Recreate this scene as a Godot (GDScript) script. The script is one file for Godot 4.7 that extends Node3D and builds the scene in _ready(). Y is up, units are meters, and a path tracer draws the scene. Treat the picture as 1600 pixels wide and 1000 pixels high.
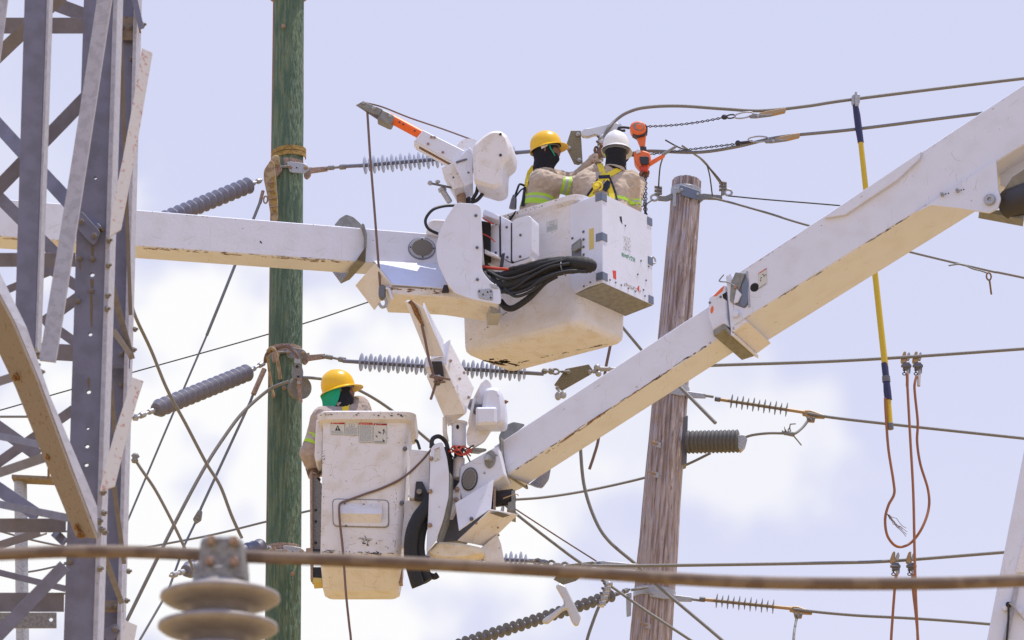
extends Node3D

const FOCAL := 4680.0
const PITCH := 20.0
const EYE := Vector3(0, 1.6, 0)
var rng := RandomNumberGenerator.new()
var M := {}
var origin_of := {}
var used_names := {}


class Shape:
	var v := PackedVector3Array()
	var n := PackedVector3Array()

	func tri(a: Vector3, b: Vector3, c: Vector3, na: Vector3, nb: Vector3, nc: Vector3) -> void:
		if (b - a).cross(c - a).dot(na + nb + nc) > 0.0:
			v.append(a); v.append(c); v.append(b)
			n.append(na); n.append(nc); n.append(nb)
		else:
			v.append(a); v.append(b); v.append(c)
			n.append(na); n.append(nb); n.append(nc)

	func quad(a: Vector3, b: Vector3, c: Vector3, d: Vector3, na: Vector3, nb: Vector3, nc: Vector3, nd: Vector3) -> void:
		tri(a, b, c, na, nb, nc)
		tri(a, c, d, na, nc, nd)

	func face(a: Vector3, b: Vector3, c: Vector3, d: Vector3, outward: Vector3) -> void:
		var m = (c - a).cross(d - b)
		if m.length_squared() < 1e-16:
			return
		m = m.normalized()
		if m.dot(outward) < 0:
			m = -m
		quad(a, b, c, d, m, m, m, m)

	# a polygon in space given a thickness: back is the vector to its far side
	func slab(pts: Array, back: Vector3, bevel := 0.0) -> void:
		var m := Vector3.ZERO
		var mid := Vector3.ZERO
		for i in pts.size():
			var p: Vector3 = pts[i]
			var q: Vector3 = pts[(i + 1) % pts.size()]
			m += (p - pts[0]).cross(q - pts[0])
			mid += p
		mid /= pts.size()
		m = m.normalized()
		if m.dot(back) > 0:
			m = -m
		var ax: Vector3 = (pts[1] - pts[0]).normalized()
		ax = (ax - m * ax.dot(m)).normalized()
		var ay := m.cross(ax)
		var flat := PackedVector2Array()
		for p in pts:
			flat.append(Vector2((p - mid).dot(ax), (p - mid).dot(ay)))
		var area := 0.0
		for i in flat.size():
			area += flat[i].cross(flat[(i + 1) % flat.size()])
		var ring := pts.duplicate()
		if area < 0:
			flat.reverse()
			ring.reverse()
		var k := ring.size()
		var inner := []
		var side := []
		for i in k:
			var e1 := (flat[i] - flat[(i + k - 1) % k]).normalized()
			var e2 := (flat[(i + 1) % k] - flat[i]).normalized()
			var n1 := Vector2(-e1.y, e1.x)
			var n2 := Vector2(-e2.y, e2.x)
			var off := (n1 + n2) / maxf(0.35, 1.0 + n1.dot(n2)) * bevel
			inner.append(ring[i] + ax * off.x + ay * off.y)
			side.append(-(ax * n2.x + ay * n2.y))
		var tris := Geometry2D.triangulate_polygon(flat)
		for t in range(0, tris.size(), 3):
			tri(inner[tris[t]], inner[tris[t + 1]], inner[tris[t + 2]], m, m, m)
			tri(inner[tris[t]] + back, inner[tris[t + 1]] + back, inner[tris[t + 2]] + back, -m, -m, -m)
		for i in k:
			var j := (i + 1) % k
			var s: Vector3 = side[i]
			if bevel > 0:
				var d := back.normalized() * minf(bevel, back.length() * 0.45)
				face(inner[i], inner[j], ring[j] + d, ring[i] + d, s + m)
				face(ring[i] + d, ring[j] + d, ring[j] + back - d, ring[i] + back - d, s)
				face(inner[i] + back, inner[j] + back, ring[j] + back - d, ring[i] + back - d, s - m)
			else:
				face(ring[i], ring[j], ring[j] + back, ring[i] + back, s)

	# a straight bar of rectangular section from a to b
	func bar(a: Vector3, b: Vector3, wide: Vector3, deep: Vector3, bevel := 0.0) -> void:
		var h := wide * 0.5
		var g := deep * 0.5
		slab([a - h - g, b - h - g, b + h - g, a + h - g], deep, bevel)

	func block(mid: Vector3, ex: Vector3, ey: Vector3, ez: Vector3, bevel := 0.0) -> void:
		slab([mid - ex - ey + ez, mid + ex - ey + ez, mid + ex + ey + ez, mid - ex + ey + ez], -2.0 * ez, bevel)

	func ring(mid: Vector3, x: Vector3, y: Vector3, sides: int) -> Array:
		var out := []
		for i in sides:
			var t := TAU * i / sides
			out.append(mid + x * cos(t) + y * sin(t))
		return out

	func tube(path: Array, radius, sides := 8, capped := true) -> void:
		var k := path.size()
		var x := Vector3.ZERO
		var last := []
		var last_n := []
		for i in k:
			var p: Vector3 = path[i]
			var dir: Vector3 = (path[mini(i + 1, k - 1)] - path[maxi(i - 1, 0)]).normalized()
			if i == 0:
				x = dir.cross(Vector3.UP if absf(dir.y) < 0.9 else Vector3.RIGHT).normalized()
			x = (x - dir * x.dot(dir)).normalized()
			var y := dir.cross(x)
			var r: float = radius[i] if radius is Array else radius
			var now := []
			var now_n := []
			for s in sides:
				var t := TAU * s / sides
				var o := x * cos(t) + y * sin(t)
				now.append(p + o * r)
				now_n.append(o)
			if i > 0:
				for s in sides:
					var u := (s + 1) % sides
					quad(last[s], last[u], now[u], now[s], last_n[s], last_n[u], now_n[u], now_n[s])
			if capped and (i == 0 or i == k - 1):
				var m := -dir if i == 0 else dir
				for s in sides:
					tri(p, now[s], now[(s + 1) % sides], m, m, m)
			last = now
			last_n = now_n

	# profile: Vector2(radius, distance along the axis); crease keeps the edges between bands sharp
	func lathe(at: Vector3, axis: Vector3, profile: Array, sides := 16, smooth := false) -> void:
		axis = axis.normalized()
		var x := axis.cross(Vector3.UP if absf(axis.y) < 0.9 else Vector3.RIGHT).normalized()
		var y := axis.cross(x)
		var slopes := []
		for i in profile.size() - 1:
			var d: Vector2 = profile[i + 1] - profile[i]
			slopes.append(Vector2(d.y, -d.x).normalized())
		for i in profile.size() - 1:
			var p: Vector2 = profile[i]
			var q: Vector2 = profile[i + 1]
			if p.distance_to(q) < 1e-6:
				continue
			var sp: Vector2 = slopes[i]
			var sq: Vector2 = slopes[i]
			if smooth:
				if i > 0 and slopes[i - 1].dot(sp) > 0.3:
					sp = (slopes[i - 1] + slopes[i]).normalized()
				if i < slopes.size() - 1 and slopes[i + 1].dot(sq) > 0.3:
					sq = (slopes[i + 1] + slopes[i]).normalized()
			for s in sides:
				var t := TAU * s / sides
				var u := TAU * (s + 1) / sides
				var o := x * cos(t) + y * sin(t)
				var w := x * cos(u) + y * sin(u)
				quad(at + o * p.x + axis * p.y, at + w * p.x + axis * p.y, at + w * q.x + axis * q.y, at + o * q.x + axis * q.y,
					o * sp.x + axis * sp.y, w * sp.x + axis * sp.y, w * sq.x + axis * sq.y, o * sq.x + axis * sq.y)

	func rod(a: Vector3, b: Vector3, r: float, sides := 12, r2 := -1.0) -> void:
		var h := a.distance_to(b)
		var q := r if r2 < 0 else r2
		var c := minf(r, q) * 0.12
		lathe(a, b - a, [Vector2(0, 0), Vector2(r - c, 0), Vector2(r, c), Vector2(q, h - c), Vector2(q - c, h), Vector2(0, h)], sides)

	func ball(mid: Vector3, r: Vector3, turn := Basis(), rows := 10, cols := 14) -> void:
		for i in rows:
			for j in cols:
				var c := []
				var m := []
				for q in [[i, j], [i + 1, j], [i + 1, j + 1], [i, j + 1]]:
					var a: float = PI * q[0] / rows
					var b: float = TAU * q[1] / cols
					var d := Vector3(sin(a) * cos(b), cos(a), sin(a) * sin(b))
					c.append(mid + turn * (d * r))
					m.append((turn * (d / r)).normalized())
				quad(c[0], c[1], c[2], c[3], m[0], m[1], m[2], m[3])

	func hoop(mid: Vector3, ex: Vector3, ey: Vector3, thick: float, sides := 14, round_sides := 6, from := 0.0, to := 1.0) -> void:
		var path := []
		var whole := to - from >= 0.999
		for i in sides + 1:
			var t := TAU * (from + (to - from) * i / sides)
			path.append(mid + ex * cos(t) + ey * sin(t))
		tube(path, thick, round_sides, not whole)

	func bolt(at: Vector3, out: Vector3, r: float, h: float) -> void:
		out = out.normalized()
		var x := out.cross(Vector3.UP if absf(out.y) < 0.9 else Vector3.RIGHT).normalized()
		slab(ring(at + out * h, x * r, out.cross(x) * r, 6), -out * h, r * 0.16)
		slab(ring(at + out * h * 1.6, x * r * 0.5, out.cross(x) * r * 0.5, 8), -out * h * 0.6)

	func chain(a: Vector3, b: Vector3, length: float, thick: float, sag := 0.0) -> void:
		var d := a.distance_to(b)
		var count := maxi(2, int(d / (length - 2.2 * thick)))
		var dir := (b - a).normalized()
		var p := dir.cross(Vector3.UP if absf(dir.y) < 0.9 else Vector3.RIGHT).normalized()
		var q := dir.cross(p)
		for i in count:
			var t := (i + 0.5) / count
			var mid := a.lerp(b, t) - Vector3.UP * sag * 4 * t * (1 - t)
			hoop(mid, dir * (length * 0.5 - thick), ((p if i % 2 == 0 else q) + (q if i % 2 == 0 else p) * 0.25).normalized() * length * 0.3, thick, 8, 5)


# ---------- where things stand: a bearing in the 1600 x 1000 survey and a distance north give a point ----------
func W(px: float, py: float, d: float) -> Vector3:
	var r := Basis(Vector3.RIGHT, deg_to_rad(PITCH)) * Vector3((px - 800.0) / FOCAL, (500.0 - py) / FOCAL, -1.0)
	return EYE + r * (-d / r.z)


func size_at(px: float, py: float, d: float) -> float:
	return W(px, py, d).distance_to(W(px + 1, py, d))


# an upright plane through a point, turned by yaw: its right-hand side comes nearer for a positive yaw
func plane_at(px: float, py: float, d: float, yaw: float) -> Plane:
	var o := W(px, py, d)
	return Plane(Vector3(-sin(deg_to_rad(yaw)), 0, cos(deg_to_rad(yaw))), o)


func on(pl: Plane, px: float, py: float) -> Vector3:
	return pl.intersects_ray(EYE, W(px, py, 10.0) - EYE)


func trace(pl: Plane, pts: Array) -> Array:
	var out := []
	for p in pts:
		out.append(on(pl, p.x if p is Vector2 else p[0], p.y if p is Vector2 else p[1]))
	return out


func spots(list: Array, d := 0.0) -> Array:
	var out := []
	for p in list:
		out.append(W(p.x, p.y, d) if p is Vector2 else W(p[0], p[1], p[2] if p.size() > 2 else d))
	return out


func spline(pts: Array, each := 8) -> Array:
	var out := []
	for i in pts.size() - 1:
		var a: Vector3 = pts[maxi(i - 1, 0)]
		var b: Vector3 = pts[i]
		var c: Vector3 = pts[i + 1]
		var e: Vector3 = pts[mini(i + 2, pts.size() - 1)]
		for s in each:
			var t := float(s) / each
			out.append(0.5 * ((2 * b) + (c - a) * t + (2 * a - 5 * b + 4 * c - e) * t * t + (3 * b - a - 3 * c + e) * t * t * t))
	out.append(pts[-1])
	return out


# rounds the corners of a flat outline
func soft(pts: Array, r: float, steps := 4) -> Array:
	var out := []
	var k := pts.size()
	for i in k:
		var p := Vector2(pts[i][0], pts[i][1])
		var a := Vector2(pts[(i + k - 1) % k][0], pts[(i + k - 1) % k][1])
		var b := Vector2(pts[(i + 1) % k][0], pts[(i + 1) % k][1])
		var ra := minf(r, p.distance_to(a) * 0.45)
		var rb := minf(r, p.distance_to(b) * 0.45)
		var s := p + (a - p).normalized() * ra
		var e := p + (b - p).normalized() * rb
		for j in steps + 1:
			var t := float(j) / steps
			out.append(s.lerp(p, t).lerp(p.lerp(e, t), t))
	return out


func oval(cx: float, cy: float, rx: float, ry: float, tilt := 0.0, sides := 24) -> Array:
	var out := []
	for i in sides:
		out.append(Vector2(cx, cy) + Vector2(rx * cos(TAU * i / sides), ry * sin(TAU * i / sides)).rotated(deg_to_rad(tilt)))
	return out


# ---------- objects ----------
func numbered(called: String) -> String:
	used_names[called] = used_names.get(called, 0) + 1
	return called if used_names[called] == 1 else "%s_%03d" % [called, used_names[called] - 1]


func tag(o: Node, label: String, category: String, group := "", kind := "") -> void:
	if label: o.set_meta("label", label)
	if category: o.set_meta("category", category)
	if group: o.set_meta("group", group)
	if kind: o.set_meta("kind", kind)


func thing(called: String, label: String, category: String, at: Vector3, group := "") -> Node3D:
	var o := Node3D.new()
	o.name = numbered(called)
	o.position = at
	add_child(o)
	tag(o, label, category, group)
	origin_of[o] = at
	return o


func mesh_of(s: Shape, shift: Vector3, m: Material) -> ArrayMesh:
	var v := s.v.duplicate()
	for i in v.size():
		v[i] -= shift
	var arrays := []
	arrays.resize(Mesh.ARRAY_MAX)
	arrays[Mesh.ARRAY_VERTEX] = v
	arrays[Mesh.ARRAY_NORMAL] = s.n
	var mesh := ArrayMesh.new()
	mesh.add_surface_from_arrays(Mesh.PRIMITIVE_TRIANGLES, arrays)
	mesh.surface_set_material(0, m)
	return mesh


func part(s: Shape, called: String, m: String, parent: Node, label := "") -> MeshInstance3D:
	var o := MeshInstance3D.new()
	o.name = called
	o.mesh = mesh_of(s, origin_of[parent], M[m])
	parent.add_child(o, true)
	origin_of[o] = origin_of[parent]
	if label: o.set_meta("label", label)
	return o


func solo(s: Shape, called: String, m: String, label: String, category: String, group := "") -> MeshInstance3D:
	var low := s.v[0]
	for p in s.v:
		if p.y < low.y: low = p
	var o := MeshInstance3D.new()
	o.name = numbered(called)
	o.position = low
	o.mesh = mesh_of(s, low, M[m])
	add_child(o)
	origin_of[o] = low
	tag(o, label, category, group)
	return o


# short ways to one-piece parts
func p_slab(parent: Node, called: String, m: String, pts: Array, back: Vector3, bevel := 0.004) -> MeshInstance3D:
	var s := Shape.new()
	s.slab(pts, back, bevel)
	return part(s, called, m, parent)


func p_tube(parent: Node, called: String, m: String, pts: Array, r, sides := 10) -> MeshInstance3D:
	var s := Shape.new()
	s.tube(pts, r, sides)
	return part(s, called, m, parent)


func p_rod(parent: Node, called: String, m: String, a: Vector3, b: Vector3, r: float, r2 := -1.0) -> MeshInstance3D:
	var s := Shape.new()
	s.rod(a, b, r, 14, r2)
	return part(s, called, m, parent)


func p_bolt(parent: Node, m: String, at: Vector3, out: Vector3, r := 0.02, h := 0.014) -> MeshInstance3D:
	var s := Shape.new()
	s.bolt(at, out, r, h)
	return part(s, "bolt", m, parent)


# ---------- materials ----------
func lin(r: float, g: float, b: float) -> Color:
	return Color(r, g, b).linear_to_srgb()


func paint(called: String, c: Color, rough: float, metal := 0.0, tex: Texture2D = null, scale := Vector3.ONE, bump: Texture2D = null, depth := 0.5) -> StandardMaterial3D:
	var m := StandardMaterial3D.new()
	m.resource_name = called
	m.albedo_color = c
	m.roughness = rough
	m.metallic = metal
	if tex or bump:
		m.uv1_triplanar = true
		m.uv1_scale = scale
		m.uv1_triplanar_sharpness = 4.0
	if tex:
		m.albedo_texture = tex
	if bump:
		m.normal_enabled = true
		m.normal_texture = bump
		m.normal_scale = depth
	M[called] = m
	return m


func noise(freq: float, octaves: int, seeded: int, kind := FastNoiseLite.TYPE_SIMPLEX_SMOOTH) -> FastNoiseLite:
	var f := FastNoiseLite.new()
	f.seed = seeded
	f.frequency = freq
	f.noise_type = kind
	f.fractal_octaves = octaves
	return f


func field(freq: float, octaves: int, seeded: int, size := 512) -> Image:
	return noise(freq, octaves, seeded).get_seamless_image(size, size, false, false, 0.15)


# colour texture from two seamless noises: base to second by the first, mottled by the second, then flecks, scratches and runs
func grain(size: int, a: Color, b: Color, cut: Vector2, coarse: Image, fine: Image, mottle: float, seeded: int, flecks: int, fleck: Color, scratches: int, runs: int) -> ImageTexture:
	var im := Image.create(size, size, false, Image.FORMAT_RGB8)
	for y in size:
		for x in size:
			var t := smoothstep(cut.x, cut.y, coarse.get_pixel(x, y).r)
			var f := 1.0 + (fine.get_pixel(x, y).r - 0.5) * mottle
			var c := a.lerp(b, t)
			im.set_pixel(x, y, Color(c.r * f, c.g * f, c.b * f).linear_to_srgb())
	var r := RandomNumberGenerator.new()
	r.seed = seeded
	for i in flecks:
		var p := Vector2(r.randf() * size, r.randf() * size)
		var w := 1 + int(pow(r.randf(), 4.0) * 5.0)
		for q in w * w:
			var d := Vector2(r.randfn() * w * 0.5, r.randfn() * w * 0.35)
			im.set_pixel(posmod(int(p.x + d.x), size), posmod(int(p.y + d.y), size), fleck.linear_to_srgb())
	for i in scratches:
		var p := Vector2(r.randf() * size, r.randf() * size)
		var d := Vector2.from_angle(r.randf() * TAU)
		var bend := r.randfn() * 0.02
		for s in int(4 + pow(r.randf(), 2.5) * 60):
			p += d
			d = d.rotated(bend + r.randfn() * 0.08)
			var o := im.get_pixel(posmod(int(p.x), size), posmod(int(p.y), size))
			im.set_pixel(posmod(int(p.x), size), posmod(int(p.y), size), o.lerp(fleck.linear_to_srgb(), 0.25 + 0.4 * r.randf()))
	for i in runs:
		var p := Vector2(r.randf() * size, r.randf() * size)
		var long := int(15 + r.randf() * 90)
		for s in long:
			p.x += r.randfn() * 0.25
			var o := im.get_pixel(posmod(int(p.x), size), posmod(int(p.y + s), size))
			im.set_pixel(posmod(int(p.x), size), posmod(int(p.y + s), size), o.lerp(Color(0.55, 0.42, 0.24), 0.3 * (0.5 + 0.5 * r.randf())))
	return ImageTexture.create_from_image(im)


func relief(freq: float, octaves: int, seeded: int, strength: float, size := 512) -> ImageTexture:
	var im := field(freq, octaves, seeded, size)
	im.convert(Image.FORMAT_RGBA8)
	im.bump_map_to_normal_map(strength)
	return ImageTexture.create_from_image(im)


func make_materials() -> void:
	var coarse := field(0.008, 4, 3)
	var middle := field(0.03, 4, 8)
	var fine := field(0.11, 3, 5)
	var streak := field(0.02, 5, 21)
	var bump := relief(0.05, 4, 11, 3.0)
	var bump_fine := relief(0.2, 3, 12, 4.0)
	# white fibreglass and steel of the lifts, chalky and scuffed
	var white := grain(512, Color(0.70, 0.73, 0.855), Color(0.665, 0.68, 0.775), Vector2(0.35, 0.95), coarse, fine, 0.04, 2, 26, Color(0.22, 0.17, 0.12), 40, 9)
	paint("white_paint", Color.WHITE, 0.42, 0.0, white, Vector3.ONE * 0.9, bump, 0.12)
	var worn := grain(512, Color(0.745, 0.735, 0.775), Color(0.67, 0.63, 0.60), Vector2(0.40, 0.95), coarse, fine, 0.06, 4, 70, Color(0.16, 0.11, 0.07), 150, 22)
	paint("worn_white", Color.WHITE, 0.55, 0.0, worn, Vector3.ONE * 1.1, bump, 0.25)
	var cream := grain(512, Color(0.74, 0.66, 0.52), Color(0.64, 0.53, 0.36), Vector2(0.35, 0.9), coarse, fine, 0.10, 6, 120, Color(0.12, 0.08, 0.04), 90, 6)
	paint("cream_paint", Color.WHITE, 0.6, 0.0, cream, Vector3.ONE * 1.3, bump, 0.3)
	paint("chips", lin(0.045, 0.03, 0.02), 0.85)
	paint("rust", Color.WHITE, 0.85, 0.0, grain(256, Color(0.16, 0.075, 0.03), Color(0.30, 0.17, 0.07), Vector2(0.35, 0.65), field(0.05, 4, 31, 256), field(0.15, 3, 32, 256), 0.5, 9, 200, Color(0.05, 0.025, 0.015), 0, 0), Vector3.ONE * 5.0, bump_fine, 0.5)
	# galvanised steel of the tower and the fittings
	var steel := grain(512, Color(0.19, 0.19, 0.265), Color(0.155, 0.155, 0.205), Vector2(0.25, 0.85), coarse, fine, 0.10, 7, 50, Color(0.19, 0.14, 0.10), 30, 16)
	paint("tower_steel", Color.WHITE, 0.55, 0.15, steel, Vector3(1.6, 1.6, 1.6), bump, 0.15)
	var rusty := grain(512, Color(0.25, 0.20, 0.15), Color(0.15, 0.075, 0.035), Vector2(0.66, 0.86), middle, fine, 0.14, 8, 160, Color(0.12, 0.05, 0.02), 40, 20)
	paint("rust_bounce_steel", Color.WHITE, 0.7, 0.05, rusty, Vector3(2.2, 2.2, 2.2), bump, 0.25)  # brown base paints warm ground bounce on undersides; the blotches are rust
	var red := grain(256, Color(0.50, 0.485, 0.51), Color(0.40, 0.20, 0.19), Vector2(0.70, 0.86), field(0.02, 5, 41, 256), field(0.15, 3, 42, 256), 0.2, 10, 60, Color(0.30, 0.10, 0.09), 20, 0)
	paint("red_flaked_steel", Color.WHITE, 0.65, 0.0, red, Vector3.ONE * 3.0)
	paint("lit_tone_steel", Color.WHITE, 0.6, 0.0, grain(256, Color(0.43, 0.435, 0.515), Color(0.37, 0.375, 0.445), Vector2(0.4, 0.7), field(0.03, 4, 43, 256), field(0.15, 3, 44, 256), 0.12, 11, 50, Color(0.25, 0.20, 0.14), 20, 6), Vector3.ONE * 2.0)  # pale copy of the tower steel, sunlight put into the colour
	var zinc := grain(256, Color(0.46, 0.47, 0.50), Color(0.34, 0.34, 0.36), Vector2(0.35, 0.7), field(0.05, 4, 51, 256), field(0.2, 3, 52, 256), 0.25, 12, 60, Color(0.2, 0.16, 0.12), 10, 0)
	paint("zinc", Color.WHITE, 0.45, 0.45, zinc, Vector3.ONE * 5.0)
	paint("dull_metal", Color.WHITE, 0.6, 0.3, zinc, Vector3.ONE * 4.0)
	M["dull_metal"].albedo_color = lin(0.62, 0.60, 0.56)
	paint("rusty_fitting", Color.WHITE, 0.8, 0.0, grain(256, Color(0.40, 0.31, 0.27), Color(0.26, 0.15, 0.09), Vector2(0.4, 0.7), field(0.05, 4, 61, 256), field(0.2, 3, 62, 256), 0.3, 13, 90, Color(0.1, 0.05, 0.03), 0, 0), Vector3.ONE * 5.0)
	paint("cast_aluminium", lin(0.62, 0.62, 0.64), 0.4, 0.5, null, Vector3.ONE * 4.0, bump_fine, 0.12)
	paint("yoke_steel", Color.WHITE, 0.65, 0.2, grain(256, Color(0.26, 0.23, 0.16), Color(0.16, 0.14, 0.09), Vector2(0.35, 0.7), field(0.06, 4, 71, 256), field(0.2, 3, 72, 256), 0.4, 14, 120, Color(0.4, 0.36, 0.28), 20, 0), Vector3.ONE * 5.0)
	paint("rust_stain", lin(0.16, 0.125, 0.075), 0.8)
	paint("bolt_steel", lin(0.21, 0.185, 0.165), 0.6, 0.3)
	paint("brass", lin(0.42, 0.29, 0.16), 0.5, 0.4)
	paint("dark_steel", lin(0.045, 0.042, 0.05), 0.5, 0.3)
	paint("void_black", lin(0.015, 0.014, 0.014), 0.8)
	paint("gunmetal", lin(0.16, 0.16, 0.18), 0.45, 0.5)
	paint("olive_sheet", Color.WHITE, 0.55, 0.25, grain(256, Color(0.27, 0.27, 0.26), Color(0.22, 0.215, 0.20), Vector2(0.3, 0.8), field(0.015, 4, 73, 256), field(0.2, 3, 74, 256), 0.08, 15, 12, Color(0.07, 0.06, 0.05), 20, 0), Vector3.ONE * 3.0)
	paint("clip_blue", lin(0.17, 0.20, 0.27), 0.5, 0.4)
	# timber
	var green := grain(512, Color(0.066, 0.122, 0.086), Color(0.145, 0.192, 0.122), Vector2(0.25, 0.85), streak, fine, 0.55, 16, 900, Color(0.17, 0.23, 0.17), 0, 0)
	paint("green_timber", Color.WHITE, 0.8, 0.0, green, Vector3(2.6, 0.2, 2.6), relief(0.06, 4, 22, 5.0), 0.8)
	var grey := grain(512, Color(0.48, 0.425, 0.45), Color(0.26, 0.19, 0.175), Vector2(0.25, 0.80), streak, fine, 0.5, 17, 420, Color(0.035, 0.024, 0.02), 0, 0)
	paint("weathered_timber", Color.WHITE, 0.9, 0.0, grey, Vector3(2.4, 0.15, 2.4), relief(0.05, 5, 23, 7.0), 1.0)
	# insulators, conductors
	paint("slate_polymer", lin(0.16, 0.16, 0.215), 0.5, 0.0, null, Vector3.ONE * 3, bump, 0.15)
	var shed := paint("pale_polymer", lin(0.50, 0.54, 0.66), 0.4)
	shed.backlight_enabled = true
	shed.backlight = lin(0.25, 0.27, 0.34)
	paint("core_polymer", lin(0.17, 0.18, 0.25), 0.5)
	paint("dark_polymer", lin(0.115, 0.112, 0.11), 0.6, 0.0, null, Vector3.ONE * 3, bump, 0.2)
	paint("grey_polymer", lin(0.20, 0.20, 0.205), 0.55)
	paint("tan_core", lin(0.30, 0.23, 0.14), 0.6)
	paint("glazed_porcelain", Color.WHITE, 0.5, 0.0, grain(256, Color(0.33, 0.30, 0.295), Color(0.29, 0.26, 0.255), Vector2(0.3, 0.7), field(0.02, 4, 81, 256), field(0.1, 3, 82, 256), 0.15, 18, 20, Color(0.12, 0.1, 0.08), 0, 0), Vector3.ONE * 3.0)
	paint("glaze_blue", lin(0.20, 0.20, 0.33), 0.35)
	var strand := grain(256, Color(0.25, 0.245, 0.24), Color(0.17, 0.165, 0.16), Vector2(0.35, 0.65), field(0.06, 3, 91, 256), field(0.25, 3, 92, 256), 0.4, 19, 80, Color(0.06, 0.05, 0.05), 0, 0)
	paint("conductor", Color.WHITE, 0.65, 0.15, strand, Vector3.ONE * 6.0)
	paint("brown_cable", Color.WHITE, 0.75, 0.0, grain(256, Color(0.22, 0.165, 0.125), Color(0.145, 0.10, 0.075), Vector2(0.35, 0.65), field(0.02, 3, 93, 256), field(0.25, 3, 94, 256), 0.12, 20, 10, Color(0.06, 0.04, 0.03), 0, 0), Vector3.ONE * 1.5)
	paint("guy_wire", lin(0.20, 0.205, 0.22), 0.5, 0.4)
	paint("thin_wire", lin(0.07, 0.07, 0.075), 0.6, 0.2)
	paint("rope", Color.WHITE, 0.9, 0.0, grain(256, Color(0.25, 0.18, 0.16), Color(0.15, 0.095, 0.08), Vector2(0.4, 0.6), field(0.08, 3, 95, 256), field(0.3, 3, 96, 256), 0.5, 21, 0, Color.BLACK, 0, 0), Vector3.ONE * 12.0)
	paint("earth_lead", lin(0.33, 0.125, 0.05), 0.5)
	paint("lead_end", lin(0.45, 0.40, 0.36), 0.5, 0.2)
	paint("stick_yellow", lin(0.60, 0.42, 0.015), 0.35)
	paint("stick_blue", lin(0.022, 0.024, 0.095), 0.5)
	# machinery
	paint("orange_plastic", lin(0.85, 0.14, 0.02), 0.4)
	paint("hoist_orange", lin(0.78, 0.15, 0.035), 0.4)
	paint("black_hose", Color.WHITE, 0.7, 0.0, grain(256, Color(0.012, 0.012, 0.014), Color(0.028, 0.028, 0.03), Vector2(0.4, 0.65), field(0.06, 4, 97, 256), field(0.25, 3, 98, 256), 0.6, 22, 0, Color.BLACK, 0, 0), Vector3.ONE * 6.0, bump_fine, 0.6)
	paint("black_rubber", lin(0.016, 0.016, 0.02), 0.5)
	paint("red_hose", lin(0.55, 0.06, 0.03), 0.45)
	paint("indicator_red", lin(0.65, 0.06, 0.035), 0.5)
	paint("label_yellow", lin(0.62, 0.50, 0.16), 0.6)
	paint("print_green", lin(0.22, 0.42, 0.34), 0.6)
	paint("print_grey", lin(0.42, 0.41, 0.40), 0.7)
	paint("cloud_glass", lin(0.16, 0.145, 0.125), 0.35)
	paint("canvas", Color.WHITE, 0.95, 0.0, grain(256, Color(0.42, 0.32, 0.19), Color(0.28, 0.20, 0.12), Vector2(0.4, 0.7), field(0.04, 4, 99, 256), field(0.25, 3, 100, 256), 0.35, 23, 60, Color(0.14, 0.09, 0.05), 10, 0), Vector3.ONE * 1.4, bump_fine, 0.5)
	paint("canvas_yellow", Color.WHITE, 0.95, 0.0, grain(256, Color(0.38, 0.25, 0.08), Color(0.26, 0.165, 0.05), Vector2(0.4, 0.7), field(0.04, 4, 101, 256), field(0.25, 3, 102, 256), 0.3, 24, 40, Color(0.12, 0.08, 0.04), 10, 0), Vector3.ONE * 1.4, bump_fine, 0.5)
	# clothes and people
	var twill := grain(256, Color(0.52, 0.42, 0.33), Color(0.45, 0.36, 0.285), Vector2(0.35, 0.7), field(0.02, 4, 103, 256), field(0.3, 3, 104, 256), 0.15, 25, 0, Color.BLACK, 0, 0)
	paint("khaki_cloth", Color.WHITE, 0.95, 0.0, twill, Vector3.ONE * 3.0, relief(0.018, 4, 105, 9.0, 256), 0.35)
	paint("mauve_cloth", lin(0.86, 0.88, 1.0), 0.95, 0.0, twill, Vector3.ONE * 3.0, relief(0.018, 4, 106, 9.0, 256), 0.35)
	paint("trousers_cloth", lin(0.06, 0.075, 0.13), 0.95)
	paint("helmet_yellow", lin(0.83, 0.49, 0.008), 0.28)
	paint("helmet_white", lin(0.80, 0.80, 0.79), 0.28)
	paint("hood_cloth", lin(0.010, 0.010, 0.016), 0.9)
	paint("skin", lin(0.20, 0.10, 0.06), 0.55)
	paint("lime_tape", lin(0.42, 0.68, 0.05), 0.6)
	paint("silver_tape", lin(0.42, 0.42, 0.40), 0.45)
	paint("strap_yellow", lin(0.78, 0.60, 0.03), 0.7)
	paint("strap_black", lin(0.012, 0.014, 0.03), 0.75)
	paint("scarf_green", lin(0.01, 0.36, 0.19), 0.85)
	paint("glove_brown", lin(0.13, 0.085, 0.07), 0.85)
	paint("soil", Color.WHITE, 0.95, 0.0, grain(512, Color(0.49, 0.33, 0.125), Color(0.41, 0.27, 0.095), Vector2(0.35, 0.7), middle, fine, 0.35, 26, 900, Color(0.28, 0.20, 0.11), 0, 0), Vector3.ONE * 0.12, bump, 0.5)
	M["soil"].uv1_world_triplanar = true


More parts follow.
